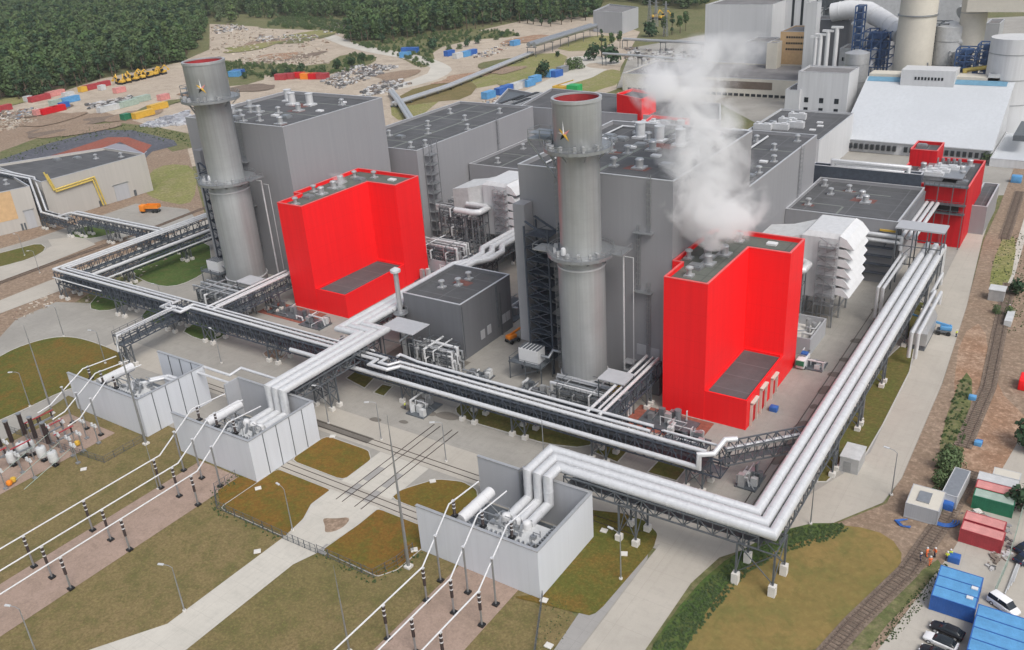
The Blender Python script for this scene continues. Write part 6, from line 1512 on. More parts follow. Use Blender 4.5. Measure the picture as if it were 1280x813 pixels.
# blue hoses
hc = W(1182,655)
for k in range(3):
    m = M(); r = 1.6+.45*k; m.tube([(hc.x+r*math.cos(a)-.6,hc.y+r*.9*math.sin(a)+.8,.3+.05*k) for a in [3.2+i*.28 for i in range(13)]], .13, 6); single(m,'hose','blue','blue hose curled on the dirt by the white office cabin, %s loop' % ['inner','middle','outer'][k],'hose','blue hoses',True)
c = W(1128,655)
for k in range(2): m = M(); m.tube([(c.x+.5*k,c.y+1+.3*k,.3),(c.x-1.2+k*.4,c.y,.3),(c.x-.2+k*.5,c.y-1,.3),(c.x+1.4,c.y-.8+.3*k,.3)], .13, 6); single(m,'hose','blue','blue hose at the left foot of the white office cabin, %s' % ['outer','inner'][k],'hose','blue hoses',True)
fence([(-1.6,124.5),(-.8,133),(-.4,150)], 2.4, 'site_fence', 'grey green site fence beside the parked cars at the right edge', 2.4, 'pale_green')
m = M()
for k in range(4): m.bar((-.2+k*.25,126+k,.4+.1*k),(.6+k*.2,136+k,.5),.14)
single(m,'pipe_stack','off_white','bundle of pale pipes lying along the site fence','pipe bundle')
# ------------------------------------------------------------ trees
def leaf_mat(name, a, b, c):
    n = N(name); g = n.t.nodes.new('ShaderNodeNewGeometry'); oi = n.t.nodes.new('ShaderNodeObjectInfo')
    f = n.noise(.35, 4, .7); k = n.mix(n.ramp(f, .35, .65), a, b); k = n.mix(n.ramp(oi.outputs['Random'], 0, 1, 0, .75), k, c)
    k = n.mix(n.ramp(n.noise(2.2, 3, .7), .4, .7, 0, .6), k, mul(a, .6))
    n.done(k, .75, spec=.15); return n.m
LF = leaf_mat('mixed_foliage', [.045,.09,.034], [.105,.17,.06], [.085,.115,.06])
LF2 = leaf_mat('light_foliage', [.07,.115,.04], [.14,.20,.075], [.11,.15,.085])
LF3 = leaf_mat('dark_foliage', [.034,.068,.036], [.058,.10,.05], [.045,.085,.045])
BARK = plain('bark', (.10,.075,.05), .9, var=.3, sc=3)
def crown_mesh(seed, h, r, n, mat, leaf, conic=0., low=.28):
    rnd = random.Random(seed); lobes = []
    for i in range(rnd.randint(7, 10)):
        u = rnd.random(); z = h*(low+(1-low)*(.08+.8*u)); rr = r*(1-conic*u)*(.62 if u < .75 else .45)
        a = rnd.random()*6.283; q = r*(1-conic*u)*.55*rnd.random()**.5*(1.1-.5*u); lobes.append((Vector((q*math.cos(a), q*math.sin(a), z)), rr*rnd.uniform(.7,1.1)))
    lobes.append((Vector((0,0,h*(low+(1-low)*.8))), r*(1-conic)*.6+.1*r))
    m = M()
    for i in range(n):
        c, q = lobes[rnd.randrange(len(lobes))]
        d = Vector((rnd.gauss(0,1), rnd.gauss(0,1), rnd.gauss(.25,1))).normalized(); rad = q*(1-.35*rnd.random()**2)
        p = c+Vector((d.x*rad, d.y*rad, d.z*rad*.85))
        if p.z < h*.08: p.z = h*.08+rnd.random()*.5
        nn_ = (d+Vector((rnd.gauss(0,.45), rnd.gauss(0,.45), rnd.gauss(.2,.4)))).normalized()
        t = nn_.cross(Vector((rnd.gauss(0,1), rnd.gauss(0,1), rnd.gauss(0,1)))).normalized(); b = nn_.cross(t); s = leaf*rnd.uniform(.6,1.3)
        m.add([p+t*s, p+b*s*.8+t*s*.2, p-t*s*.9+b*s*.1, p-b*s*.75], [(0,1,2,3)])
    me = m.build('crown', mat); d = me.data; bpy.data.objects.remove(me); return d
def trunk_mesh(seed, h, r):
    rnd = random.Random(seed); m = M(); m.tube([(0,0,0),(rnd.uniform(-.2,.2),rnd.uniform(-.2,.2),h*.4),(rnd.uniform(-.4,.4),0,h*.8)], [h*.022,h*.016,h*.006], 6)
    for k in range(4):
        a = k*1.7+rnd.random(); z = h*(.35+.1*k); m.tube([(0,0,z),(math.cos(a)*r*.6,math.sin(a)*r*.6,z+h*.14)], [h*.009,h*.003], 5)
    o = m.build('trunk', BARK, None, True); d = o.data; bpy.data.objects.remove(o); return d
TREES = {}
def tree_kind(k):
    if k not in TREES:
        spec = {'oak': (1, 20, 5.6, 520, LF, .95, .2, .04), 'birch': (2, 22, 4.2, 420, LF2, .8, .35, .06), 'pine': (3, 23, 4.4, 420, LF3, .85, .5, .04), 'ash': (4, 18, 6.2, 520, LF, 1.0, .1, .04),
                'bush': (5, 3.0, 2.5, 620, LF2, .24, .1, .0), 'dbush': (6, 4.5, 3.0, 380, LF3, .45, .1, .0), 'poplar': (7, 22, 3.6, 420, LF3, .7, .5, .08), 'willow': (8, 15, 6.0, 480, LF2, .85, .1, .1)}[k]
        s, h, r, n, mt, lf, cn, low = spec; TREES[k] = (crown_mesh(s,h,r,n,mt,lf,cn,low), trunk_mesh(s,h,r))
    return TREES[k]
def tree(kind, x, y, label, group, sc=1., name='tree'):
    cr, tr = tree_kind(kind); t = thing(name, label, 'tree' if 'bush' not in kind else 'bush', (x,y,.05), random.random()*6, group); t.scale = (sc*random.uniform(.9,1.1),)*2+(sc*random.uniform(.88,1.12),)
    for nm, me in (('trunk',tr),('crown',cr)): o = bpy.data.objects.new(nm, me); COL.objects.link(o); o.parent = t
    return t
random.seed(21)
# individual trees along the forest edge and in groves
def row(pts, step, kinds, label, group, sc=(.85,1.15), jit=3., name='forest_tree'):
    P = [W(a,b) for a, b in pts]
    for a, b in zip(P, P[1:]):
        n = max(1, int((b-a).length/step))
        for i in range(n):
            p = a+(b-a)*(i/n); tree(random.choice(kinds), p.x+random.uniform(-jit,jit), p.y+random.uniform(-jit,jit), label, group, random.uniform(*sc), name)
row([(-30,130),(0,127),(60,121),(125,99),(222,80)], 8, ['oak','pine','ash','pine'], 'dark tree in the front row of the forest beyond the container yard', 'front row of the left forest')
row([(226,78),(240,60),(256,28),(300,22),(430,26)], 15, ['oak','birch','ash'], 'tree at the edge of the forest beyond the rubble yard', 'forest edge beyond the rubble yard')
row([(440,53),(478,54),(556,42),(640,28),(690,33),(742,24)], 11, ['poplar','oak','pine'], 'dark tree at the edge of the grove beyond the sandy track', 'edge of the middle grove', (.95,1.25))
for px,py,k,s,lb in [(290,28,'willow',1.5,'broad pale grey green tree standing out at the forest edge'),(275,27,'willow',1.3,'broad pale tree next to the tallest pale tree'),
  (752,72,'poplar',.95,'dark conical tree near the middle chimney top, tallest'),(742,76,'dbush',2.4,'dark bush at the left foot of the conical trees'),(757,74,'poplar',.75,'dark conical tree right of the tallest one'),(764,80,'dbush',2.6,'very dark bush at the right of the conical trees'),(765,62,'oak',.7,'round green tree behind the conical trees'),(775,60,'oak',.6,'round green tree behind the conical trees, right one'),
  (812,46,'dbush',2.6,'round dark tree left of the far dark grove'),(830,46,'oak',.8,'dark tree in the grove behind the steam, left'),(840,44,'pine',.8,'dark tree in the grove behind the steam, middle'),(850,42,'oak',.8,'dark tree in the grove behind the steam, right'),(857,39,'oak',.75,'dark tree at the right end of the grove behind the steam'),
  (680,98,'dbush',2.2,'rounded green bush standing between the blue containers'),(697,72,'dbush',.9,'small lone bush on the bright meadow'),(542,62,'dbush',2.2,'dark bush beside the sandy track'),
  (712,88,'bush',2.,'small bush beyond the blue container row, left'),(722,86,'bush',2.,'small bush beyond the blue container row, right')]:
    c = W(px,py); tree(k,c.x,c.y,lb,None,s)
for px,py,s,lb in [(1186,570,.75,'dense green shrub beside the overgrown track, furthest'),(1182,588,1.15,'largest dense green shrub beside the overgrown track'),(1174,606,.85,'small green shrub behind the white office cabin'),(1168,626,.6,'low shrub by the corner of the white office cabin'),(1195,580,.8,'small shrub at the head of the dark track'),(1275,640,1.15,'dark green bush at the end of the dark green container'),(1283,560,1.3,'green bush cut by the right edge'),(1270,370,.9,'low bush between the tracks at the right edge'),(1262,395,.7,'low bush by the grey hut'),(1245,392,.6,'tiny bush in front of the grey hut'),(1170,640,.5,'tuft of shrub right of the office cabin')]:
    c = W(px,py); tree('bush' if px < 1270 else 'dbush', c.x, c.y, lb, None, s, 'shrub')
row([(250,100),(330,98),(400,92),(440,82),(470,74)], 14, ['dbush','bush','dbush'], 'dark bush in the green strip before the rubble yard', 'bushes before the rubble yard', (1.,1.7), 3, 'shrub')
row([(345,96),(360,96),(398,92)], 9, ['dbush'], 'dark bush above the red containers', 'bushes above the red containers', (1.2,1.7), 2, 'shrub')
row([(560,64),(600,54),(640,44)], 14, ['dbush','bush'], 'bush in the hedge along the far sandy field', 'hedge on the sandy field', (.9,1.4), 4, 'shrub')
row([(1064,180),(1105,186),(1125,190)], 5.5, ['bush'], 'small round bush in the row along the sloping hall wall', 'bush row along the sloping hall', (.8,1.1), .6, 'shrub')
row([(800,106),(830,110)], 7, ['bush'], 'small bush in front of the long low hall', 'bushes by the low hall', (.6,.9), 1, 'shrub')
row([(800,128),(868,138)], 8, ['bush','dbush'], 'small bush behind the red plant room', 'bushes behind the plant room', (.6,1.), 2, 'shrub')
tree('bush', *W(1232,203)[:2], 'dark bush at the corner of the white annex', None, 1.3, 'shrub')
# the forest itself: thousands of trees nobody could count
def inpoly(x, y, P):
    c = False; j = len(P)-1
    for i in range(len(P)):
        if (P[i][1] > y) != (P[j][1] > y) and x < (P[j][0]-P[i][0])*(y-P[i][1])/(P[j][1]-P[i][1])+P[i][0]: c = not c
        j = i
    return c
FP = WP([(-160,150),(-30,128),(60,119),(125,97),(222,78),(240,56),(258,24),(300,19),(436,24),(438,51),(480,52),(556,40),(640,25),(690,31),(745,22),(752,6),(770,2),(882,14),(900,-40),(760,-62),(500,-66),(200,-60),(-120,-45)])
xs = [p[0] for p in FP]; ys = [p[1] for p in FP]; pts = []; rn = random.Random(5)
y = min(ys)
while y < max(ys):
    x = min(xs); 
    while x < max(xs):
        u, v = x+rn.uniform(-3,3), y+rn.uniform(-3,3)
        if inpoly(u, v, FP): pts.append((u, v, 0))
        dd_ = math.hypot(x, y); x += 8.5 if dd_ < 1000 else (11 if dd_ < 1700 else 15)
    y += 8.2
me = bpy.data.meshes.new('forest'); me.from_pydata(pts, [], []); fo = bpy.data.objects.new('forest', me); COL.objects.link(fo)
tag(fo, 'dense dark green forest filling the top left behind the yards', 'forest', kind='stuff')
src = []
for i, k in enumerate(('oak','birch','pine','ash')):
    cr, tr = tree_kind(k); src.append(cr)
gn = bpy.data.node_groups.new('forest', 'GeometryNodeTree'); gn.interface.new_socket('Geometry', in_out='INPUT', socket_type='NodeSocketGeometry'); gn.interface.new_socket('Geometry', in_out='OUTPUT', socket_type='NodeSocketGeometry')
gi, go = gn.nodes.new('NodeGroupInput'), gn.nodes.new('NodeGroupOutput'); j = gn.nodes.new('GeometryNodeGeometryToInstance')
kids = [o for o in bpy.data.objects if o.name.startswith('crown')]
for me_ in reversed(src):
    ob = next(o for o in kids if o.data == me_); oi = gn.nodes.new('GeometryNodeObjectInfo'); oi.inputs['Object'].default_value = ob; oi.transform_space = 'ORIGINAL'
    gn.links.new(oi.outputs['Geometry'], j.inputs[0])
ip = gn.nodes.new('GeometryNodeInstanceOnPoints'); ip.inputs['Pick Instance'].default_value = True
ri = gn.nodes.new('FunctionNodeRandomValue'); ri.data_type = 'INT'; ri.inputs[4].default_value = 0; ri.inputs[5].default_value = 3
rr = gn.nodes.new('FunctionNodeRandomValue'); rr.data_type = 'FLOAT_VECTOR'; rr.inputs[0].default_value = (0,0,0); rr.inputs[1].default_value = (0,0,6.28); rr.inputs['Seed'].default_value = 3
rs = gn.nodes.new('FunctionNodeRandomValue'); rs.data_type = 'FLOAT'; rs.inputs[2].default_value = .7; rs.inputs[3].default_value = 1.38; rs.inputs['Seed'].default_value = 8
gn.links.new(gi.outputs[0], ip.inputs['Points']); gn.links.new(j.outputs[0], ip.inputs['Instance']); gn.links.new(ri.outputs[2], ip.inputs['Instance Index'])
gn.links.new(rr.outputs[0], ip.inputs['Rotation']); gn.links.new(rs.outputs[1], ip.inputs['Scale']); gn.links.new(ip.outputs[0], go.inputs[0])
md = fo.modifiers.new('forest', 'NODES'); md.node_group = gn

def undergrowth(name, poly, n, s0, s1, label, kinds=('bush',), seed=1):
    r = random.Random(seed); xs = [p[0] for p in poly]; ys = [p[1] for p in poly]; P = []
    while len(P) < n:
        x, y = r.uniform(min(xs),max(xs)), r.uniform(min(ys),max(ys))
        if inpoly(x, y, poly): P.append((x, y, .08))
    me = bpy.data.meshes.new(name); me.from_pydata(P, [], []); o = bpy.data.objects.new(name, me); COL.objects.link(o); tag(o, label, 'undergrowth', kind='stuff')
    g = gn.copy(); g.name = name
    for q in g.nodes:
        if q.type == 'RANDOM_VALUE' and q.data_type == 'FLOAT': q.inputs[2].default_value = s0; q.inputs[3].default_value = s1
        if q.type == 'OBJECT_INFO':
            cr = tree_kind(kinds[0])[0]; q.inputs['Object'].default_value = next(k for k in bpy.data.objects if k.data == cr)
    o.modifiers.new(name, 'NODES').node_group = g
undergrowth('undergrowth', WP([(815,813),(868,742),(925,694),(990,662),(1050,655),(1062,664),(1040,675),(985,690),(935,716),(893,765),(855,813)]), 1700, .04, .13, 'dense green weeds along the curved verge of the right field', seed=1)
undergrowth('undergrowth', WP([(1165,628),(1172,560),(1200,470),(1214,475),(1206,545),(1200,605),(1180,640)]), 300, .05, .17, 'weeds and scrub between the right road and the old track', seed=2)
undergrowth('undergrowth', WP([(1085,813),(1140,745),(1180,705),(1190,712),(1120,800)]), 400, .02, .07, 'weeds along the old railway at the bottom right', seed=3)
undergrowth('undergrowth', WP([(1236,375),(1240,330),(1254,292),(1280,292),(1290,400),(1262,420)]), 420, .03, .1, 'weeds over the tracks at the right edge', seed=4)
undergrowth('undergrowth', [(-134.2,90),(-134.2,83),(-129,78.8),(-110.4,79),(-110.4,80.9),(-128,81.6),(-131.5,84.6),(-131.5,90)], 150, .03, .10, 'weeds along the dark fence left of the path', seed=5)
undergrowth('undergrowth', [(-101.5,79.2),(-88,79),(-85.5,84),(-85.5,89.8),(-88.6,89.8),(-88.9,84.6),(-90,81.8),(-101.5,81.6)], 130, .03, .10, 'weeds along the dark fence right of the path', seed=6)
undergrowth('undergrowth', [(-61.5,90),(-56,78),(-53,60),(-50.5,60),(-52.8,80),(-55,88),(-58,92)], 200, .015, .06, 'weeds in the brown dirt below the nearest bay', seed=7)
undergrowth('undergrowth', WP([(0,200),(60,178),(125,155),(200,160),(240,172),(240,184),(150,168),(100,176),(0,212)]), 300, .08, .2, 'scrub along the rim of the lined basin', seed=10)
undergrowth('undergrowth', WP([(236,88),(270,76),(330,80),(400,86),(440,68),(472,72),(440,90),(380,100),(300,95),(240,100)]), 420, .25, .8, 'scrub on the strip before the rubble yard', seed=11)
undergrowth('undergrowth', WP([(440,55),(500,50),(560,40),(640,38),(650,46),(590,50),(540,62),(545,80),(525,86),(500,72)]), 360, .3, .9, 'scrub on the verge of the far sandy track', seed=12)
undergrowth('undergrowth', WP([(330,34),(360,20),(430,28),(440,45),(400,38)]), 320, .4, 1.3, 'scrub before the far forest edge', seed=13)

# ------------------------------------------------------------ rough ground cover and rubble (uncountable)
def scatter_mesh(poly, n, fn, seed):
    rnd = random.Random(seed); x0, x1 = min(p[0] for p in poly), max(p[0] for p in poly); y0, y1 = min(p[1] for p in poly), max(p[1] for p in poly); m = M(); k = 0; tries = 0
    while k < n and tries < n*30:
        tries += 1; x, y = rnd.uniform(x0,x1), rnd.uniform(y0,y1)
        if inpoly(x, y, poly) : fn(m, x, y, rnd); k += 1
    return m
def rub_mat(name, cols):
    n = N(name); v = n.n('ShaderNodeTexVoronoi'); v.inputs['Scale'].default_value = .3; n.l(n.co, v.inputs['Vector'])
    s = n.n('ShaderNodeSeparateColor'); n.l(v.outputs['Color'], s.inputs[0]); cr = n.n('ShaderNodeValToRGB'); cr.color_ramp.interpolation = 'CONSTANT'; e = cr.color_ramp.elements
    for i, c in enumerate(cols):
        q = e[i] if i < 2 else e.new(i/len(cols)); q.position = i/len(cols); q.color = (*c, 1)
    n.l(s.outputs[0], cr.inputs[0]); return n.done(cr.outputs[0], .85)
RUB = rub_mat('mixed_rubble', [(.5,.48,.44),(.22,.19,.16),(.35,.3,.25),(.12,.10,.09),(.6,.58,.55),(.28,.15,.10),(.2,.24,.3),(.4,.36,.3)])
RUBG = rub_mat('grey_scrap', [(.3,.3,.3),(.16,.15,.15),(.45,.44,.43),(.2,.16,.13),(.1,.1,.1),(.55,.55,.55)])
RUBW = rub_mat('pale_scrap', [(.55,.57,.6),(.3,.33,.36),(.65,.65,.63),(.4,.42,.45),(.2,.2,.22)])
RUBT = rub_mat('sandy_rubble', [(.42,.36,.29),(.34,.29,.23),(.5,.45,.38),(.27,.23,.18),(.45,.4,.34),(.22,.16,.12),(.38,.33,.28)])
RUBG2 = rub_mat('bluish_scrap', [(.36,.37,.4),(.25,.26,.29),(.45,.46,.48),(.3,.3,.32)])
def chunk(smin, smax, flat=.6):
    def f(m, x, y, r):
        s = r.uniform(smin, smax); m.cbox((x,y,s*flat*.4), (s*r.uniform(.5,1.6), s*r.uniform(.4,1), s*flat*r.uniform(.5,1.2)), r.random()*3.1)
    return f
for i, (px, n, a, b, mt, lb) in enumerate([
   ([(262,78),(262,34),(330,36),(400,46),(415,56),(412,78),(330,82)], 330, .8, 2.6, RUBT, 'scattered rubble and scrap heaps over the far sandy yard'),
   ([(300,72),(300,82),(415,80),(390,70)], 260, .8, 2.2, RUBT, 'pale rubble bank along the front of the rubble yard'),
   ([(318,46),(320,54),(400,52),(395,44)], 90, 1.2, 3., RUBG, 'grey scrap line in the middle of the rubble yard'),
   ([(268,32),(300,30),(310,38),(268,44)], 80, 1.2, 3., RUBG, 'grey scrap heap at the back of the rubble yard'),
   ([(400,104),(430,86),(465,80),(500,84),(470,96),(425,112)], 420, .8, 2.6, RUBG, 'scrap and rubble piles along the curved sandy track'),
   ([(450,116),(480,102),(505,100),(512,106),(480,118),(455,122)], 260, .8, 2.4, RUBG, 'grey rubble row behind the left boiler house'),
   ([(175,158),(200,150),(236,140),(240,156),(190,160)], 420, 1., 2.8, RUBG2, 'pale pipes and scrap field left of the left chimney'),
   ([(108,132),(160,122),(172,122),(150,132),(112,138)], 140, 1., 3., RUBG, 'machinery and scrap between the container rows'),
   ([(0,140),(40,136),(60,140),(20,150),(-20,156)], 200, .8, 2., RUB, 'rubble at the left of the container yard'),
   ([(0,152),(30,148),(50,152),(10,164),(-10,164)], 160, .6, 1.6, RUBT, 'pale gravel heap at the left picture edge'),
   ([(584,72),(640,50),(655,50),(610,74)], 120, .8, 2., RUB, 'small rubble on the sandy field by the conveyor'),
   ([(600,128),(640,120),(700,118),(690,126),(640,132)], 160, .6, 1.8, RUB, 'debris on the ground behind the halls'),
   ([(780,60),(880,66),(960,86),(880,92),(780,74)], 260, 1., 3.2, RUBG, 'pipework and clutter around the thin pipeline'),
   ([(700,108),(770,124),(700,130),(660,128)], 90, .6, 1.8, RUB, 'debris around the green hopper'),
   ([(430,26),(436,40),(425,44),(395,40),(405,34)], 80, 1., 2.5, RUBG, 'rubble heap near the far track bend'),
   ([(1195,640),(1225,640),(1250,655),(1245,665),(1205,655)], 60, .3, 1.0, RUB, 'jumble of parts between the green and red containers'),
   ([(1240,715),(1262,700),(1268,660),(1258,655),(1232,712)], 60, .3, .9, RUBG, 'scrap along the site fence'),
   ([(10,395),(60,366),(75,372),(60,386),(20,402)], 50, .3, .8, RUBT, 'small debris on the brown dirt below the left track'),
   ([(100,370),(160,330),(220,320),(150,365),(110,385)], 60, .4, 1., RUBT, 'pale stones under the corner pipe bridge'),
   ([(732,415+70),(740,480),(770,490),(760,500)], 20, .4, 1., RUBG, 'loose parts at the foot of the middle boiler house')]):
    m = scatter_mesh(WP(px), n, chunk(a, b), 100+i); single(m, 'rubble', mt, lb, 'rubble', None, False, 'stuff')
# machinery clutter around halls (pipes, cabinets) as countable skids
def skid(x, y, w, d, h, label, seed, z=.1):
    r = random.Random(seed); t = thing('equipment_skid', label, 'equipment', (x,y,0)); m = M(); m.box(x-w/2,x+w/2,y-d/2,y+d/2,z,z+.3); m.build('base','galv_dark',t)
    for k in range(6):
        a, b = x+r.uniform(-w/2+.6,w/2-.6), y+r.uniform(-d/2+.5,d/2-.5); q = r.uniform(.4,1.0)*h; m = M()
        if k%3 == 0: m.cyl(a,b,z+.3,z+q,min(w,d)*.13,12)
        else: m.box(a-.6,a+.6,b-.5,b+.5,z+.3,z+q)
        m.build('cabinet' if k%3 else 'vessel', r.choice(['alu_dull','galv','off_white','galv_dark','grey_dark']), t, False)
    for k in range(7):
        a, b = x+r.uniform(-w/2,w/2-1), y+r.uniform(-d/2,d/2); zz = z+r.uniform(.6,h); m = M(); m.tube([(a,b,z),(a,b,zz),(min(a+r.uniform(1,w*.7),x+w/2),b,zz),(min(a+r.uniform(1,w*.7),x+w/2),b,z)] if k%2 else [(a,b,z),(a,b,zz),(a,y+d/2,zz)], r.choice([.1,.16,.24]), 7); m.build('pipe', r.choice(['alu','galv','galv_dark']), t, True)
for k,(x,y,w,d,h,lb) in enumerate([(-66,147.5,12,6,3,'group of pump units on the paving in front of the nearer red block'),(-60,143,9,5,2.4,'small pipes and cabinets before the nearer red block corner'),(-184,152,14,5,3,'group of pump units in front of the left red block'),(-172,150,8,5,2.6,'small pump group right of the left red block'),(-131,147.5,14,5,5,'pipework cluster at the front of the dark hall'),(-124,145,7,5,4.5,'pipework cluster at the front right corner of the dark hall'),
   (-150,140,10,6,4,'pipework under the three fat pipes near the left red block'),(-206,150,12,5,3.5,'pipe cluster at the foot of the left chimney'),(-85,145.6,10,3,3,'pipe cluster at the foot of the middle chimney'),(-97,146,9,4,2.4,'small units behind the long rack near the middle chimney'),(-114,146,7,4,2.2,'low equipment left of the middle cooling unit'),
   (-116,128,5,7,3.5,'equipment under the long rack by the oval paving'),(-47.5,186,6,5,3,'small equipment by the doors of the nearer red block'),(-160,192,16,12,6,'dense pipework between the left red block and filter house'),(-150,238,20,8,7,'equipment between the left filter house and low hall'),(-128,182,10,14,3,'equipment behind the dark hall'),(-66,192,9,8,12,'pipework beside the nearer red block back wall'),(-44,136,4,6,3,'equipment at the end of the long rack')]):
    skid(x,y,w,d,h,lb,300+k)
for x,y,w,d,mt,lb in [(-66,147.5,17,9,G_REDMUD,0),(-184,152.5,20,8,G_REDMUD,0),(-131,148,22,6.5,G_DARKC,0),(-110,185,14,24,G_RUST,0)]: sheet('paving', mt, rect(x-w/2,x+w/2,y-d/2,y+d/2), .13)

# ------------------------------------------------------------ people
def person_body(name, seg, radii, mat, par, root=0):
    vs = [s[0] for s in seg]; es = [(i, s[1]) for i, s in enumerate(seg) if s[1] is not None]
    me = bpy.data.meshes.new(name); me.from_pydata(vs, es, []); o = bpy.data.objects.new(name, me); COL.objects.link(o); o.parent = par
    me.materials.append(MT[mat]); sk_ = o.modifiers.new('skin','SKIN'); d = me.skin_vertices[0].data
    for i, r in enumerate(radii): d[i].radius = (r, r*.85); d[i].use_root = (i == root)
    su = o.modifiers.new('sub','SUBSURF'); su.levels = 1; su.render_levels = 2; return o
def make_person(jacket, trousers, helmet, pose):
    t = thing('person','x','person'); a = .12 if pose == 'stand' else .28; b = .0 if pose == 'stand' else .2
    J = [((0,0,.95),None),((0,0,1.2),0),((0,.0,1.42),1),((0,.01,1.52),2),((0,.03,1.64),3),((.19,0,1.42),2),((.27,a*.4,1.16),5),((.26,a+.1,.95),6),((.26,a+.16,.86),7),((-.19,0,1.42),2),((-.27,-b*.5,1.16),9),((-.26,.14-b,.95),10),((-.26,.2-b,.86),11),
         ((.1,0,.88),0),((.11,b+.03,.5),13),((.11,b-.04,.09),14),((.12,b+.13,.05),15),((-.1,0,.88),0),((-.11,-b*.5+.05,.5),17),((-.11,-b-.03,.09),18),((-.12,-b+.13,.05),19)]
    Rr = [.13,.14,.13,.055,.10,.06,.045,.035,.03,.06,.045,.035,.03,.09,.06,.045,.04,.09,.06,.045,.04]
    person_body('body', J, Rr, 'skin', t)
    T = [J[0],J[1],J[2],((.19,0,1.42),2),((.27,a*.4,1.16),3),((.26,a+.08,.98),4),((-.19,0,1.42),2),((-.27,-b*.5,1.16),6),((-.26,.12-b,.98),7)]
    person_body('jacket', T, [.165,.175,.15,.085,.07,.055,.085,.07,.055], jacket, t)
    L = [((0,0,.97),None),((.1,0,.86),0),((.11,b+.03,.5),1),((.11,b-.04,.12),2),((-.1,0,.86),0),((-.11,-b*.5+.05,.5),4),((-.11,-b-.03,.12),5)]
    person_body('trousers', L, [.15,.105,.08,.065,.105,.08,.065], trousers, t)
    m = M(); m.lathe(0,.03,[(.17,1.70),(.135,1.71),(.125,1.78),(.08,1.84),(.01,1.86)],14); m.build('helmet', helmet, t, True)
    for s in (-1,1): m = M(); m.cbox((s*.12,(b if s > 0 else -b)+.06,.06),(.11,.29,.12)); m.build('boot','black',t)
    return Proto(t)
HO = make_person('hiviz_orange','hiviz_orange','white','walk'); HO2 = make_person('hiviz_orange','navy','white','stand'); HY = make_person('hiviz_yellow','navy','white','stand'); HB = make_person('navy','navy','white','walk')
for P, px, py, rz, lb in [(HO,1158,697,1.,'person in orange work suit and helmet walking, back left of the group by the track'),(HO2,1168,697,2.4,'person in orange jacket and dark trousers at the right of the group by the track'),(HO,1162,708,.2,'person in orange work suit nearest the camera in the group by the track'),(HB,1150,703,4,'person in dark clothes and white helmet at the left of the orange group'),
   (HY,1183,702,0,'person in yellow vest bending over the blue crate, left'),(HY,1187,699,3,'person in yellow vest beside the blue crate, right'),(HY,1195,422,1,'person in yellow vest standing by the light blue boom lift'),(HY,507,512,2,'person in pale yellow vest standing on the damp concrete below the long rack'),(HY,1261,390,2,'person in yellow vest by the concrete trough'),(HY,1238,668,2,'person in yellow vest between the red containers and fence')]:
    c = W(px,py); P.put((c.x,c.y,.15), rz, lb, None, 1.05)

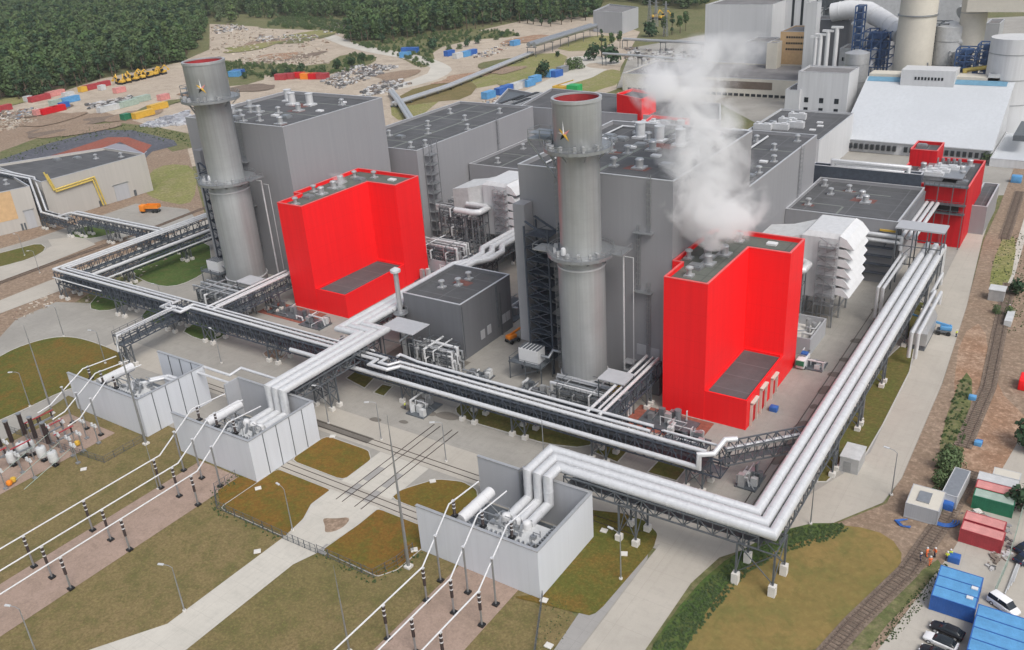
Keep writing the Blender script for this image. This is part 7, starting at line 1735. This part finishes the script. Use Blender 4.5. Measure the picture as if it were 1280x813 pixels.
# ------------------------------------------------------------ steam
def plume(name, axis, rads, dens, label, seed, scale=.15):
    "axis: list of points; closed lumpy hull; density falls off from the axis by a distance-driven node setup"
    m = M(); P = [Vector(a) for a in axis]; n = 20; rows = []
    for i, p in enumerate(P):
        for k in range(n):
            a = 6.28319*k/n; q = Vector((math.cos(a), math.sin(a), 0)); rr = rads[i]*1.0
            rows.append(p+q*rr)
    fs = [(i*n+k,i*n+(k+1)%n,(i+1)*n+(k+1)%n,(i+1)*n+k) for i in range(len(P)-1) for k in range(n)]
    m.add(rows, fs+[tuple(reversed(range(n))), tuple((len(P)-1)*n+k for k in range(n))])
    mt = bpy.data.materials.new(name+'_vapour'); mt.use_nodes = True; t = mt.node_tree; t.nodes.clear(); nn_ = t.nodes.new; L = t.links.new
    out = nn_('ShaderNodeOutputMaterial'); pv = nn_('ShaderNodeVolumePrincipled'); L(pv.outputs[0], out.inputs['Volume']); pv.inputs['Color'].default_value = (.995,.995,.995,1); pv.inputs['Anisotropy'].default_value = .1
    tc = nn_('ShaderNodeTexCoord'); sp = nn_('ShaderNodeSeparateXYZ'); L(tc.outputs['Object'], sp.inputs[0])
    z0, z1 = P[0].z, P[-1].z; mr = nn_('ShaderNodeMapRange'); mr.inputs[1].default_value = z0; mr.inputs[2].default_value = z1; L(sp.outputs[2], mr.inputs[0])
    def curve(vals):
        lo, hi = min(vals)-.01, max(vals)+.01; fc = nn_('ShaderNodeFloatCurve'); c = fc.mapping.curves[0]
        ts = [(p.z-z0)/(z1-z0) for p in P]; c.points[0].location = (0, (vals[0]-lo)/(hi-lo)); c.points[1].location = (1, (vals[-1]-lo)/(hi-lo))
        for tt, v in list(zip(ts, vals))[1:-1]: c.points.new(tt, (v-lo)/(hi-lo))
        for q in c.points: q.handle_type = 'VECTOR'
        fc.mapping.update(); L(mr.outputs[0], fc.inputs['Value']); r2 = nn_('ShaderNodeMapRange'); r2.inputs[3].default_value = lo; r2.inputs[4].default_value = hi; L(fc.outputs[0], r2.inputs[0]); return r2.outputs[0]
    def mth(op, a, b=None):
        q = nn_('ShaderNodeMath'); q.operation = op
        for i, v in enumerate((a, b)):
            if v is None: continue
            if isinstance(v, (int, float)): q.inputs[i].default_value = v
            else: L(v, q.inputs[i])
        return q.outputs[0]
    dx = mth('SUBTRACT', sp.outputs[0], curve([p.x for p in P])); dy = mth('SUBTRACT', sp.outputs[1], curve([p.y for p in P])); rad = curve(list(rads))
    d = mth('DIVIDE', mth('SQRT', mth('ADD', mth('MULTIPLY', dx, dx), mth('MULTIPLY', dy, dy))), rad)
    ns = nn_('ShaderNodeTexNoise'); ns.inputs['Scale'].default_value = scale; ns.inputs['Detail'].default_value = 4; ns.inputs['Roughness'].default_value = .58; ns.inputs['Distortion'].default_value = .6; L(tc.outputs['Object'], ns.inputs['Vector'])
    # density = clamp(1 - d^1.3 + (noise-.5)*k - bias)
    core = mth('SUBTRACT', .78, mth('POWER', d, 1.4)); nz = mth('MULTIPLY', mth('SUBTRACT', ns.outputs[0], .5), 5.2)
    dn = mth('ADD', core, nz); cl = nn_('ShaderNodeClamp'); L(dn, cl.inputs[0])
    edge = mth('MULTIPLY', cl.outputs[0], mth('MINIMUM', 1., mth('MULTIPLY', mth('MAXIMUM', 0., mth('SUBTRACT', 1., d)), 3.)))
    hz = curve(list(dens)); L(mth('MULTIPLY', edge, hz), pv.inputs['Density'])
    o = m.build(name, mt); tag(o, label, 'steam', kind='stuff'); return o
S = lambda px, py, y: tuple(WY(px, py, y))
plume('steam_plume', [S(893,312,167), S(895,296,167), S(897,262,167.5), S(884,215,169), S(876,170,170), S(856,122,172), S(856,92,172), S(882,66,174), S(915,44,176)],
      [1.8, 7.5, 12.5, 11., 10, 11.5, 13.5, 14.0, 10], [1.5, .85, .5, .36, .32, .4, .34, .2, .06], 'white steam plume rising from the roof of the nearer red block', 1)
plume('steam_wisp', [S(427,245,176), S(427,238,176), S(424,228,176.5), S(420,216,177)], [.6, 1.6, 2.6, 2.8], [.7, .5, .3, .05], 'small wisp of steam over the left red block roof', 2, .5)

hz = M(); hz.box(-5260, 1560, -960, 5260, -1.5, 112); ho = hz.build('haze', bpy.data.materials.new('air')); ho['kind'] = 'stuff'; ho['label'] = 'thin pale air haze over the whole site'
am = ho.data.materials[0]; am.use_nodes = True; am.node_tree.nodes.clear(); ao = am.node_tree.nodes.new('ShaderNodeOutputMaterial'); ap = am.node_tree.nodes.new('ShaderNodeVolumePrincipled'); ap.inputs['Color'].default_value = (.9,.93,.97,1); ap.inputs['Density'].default_value = .00006; ap.inputs['Anisotropy'].default_value = .2
am.node_tree.links.new(ap.outputs[0], ao.inputs['Volume'])
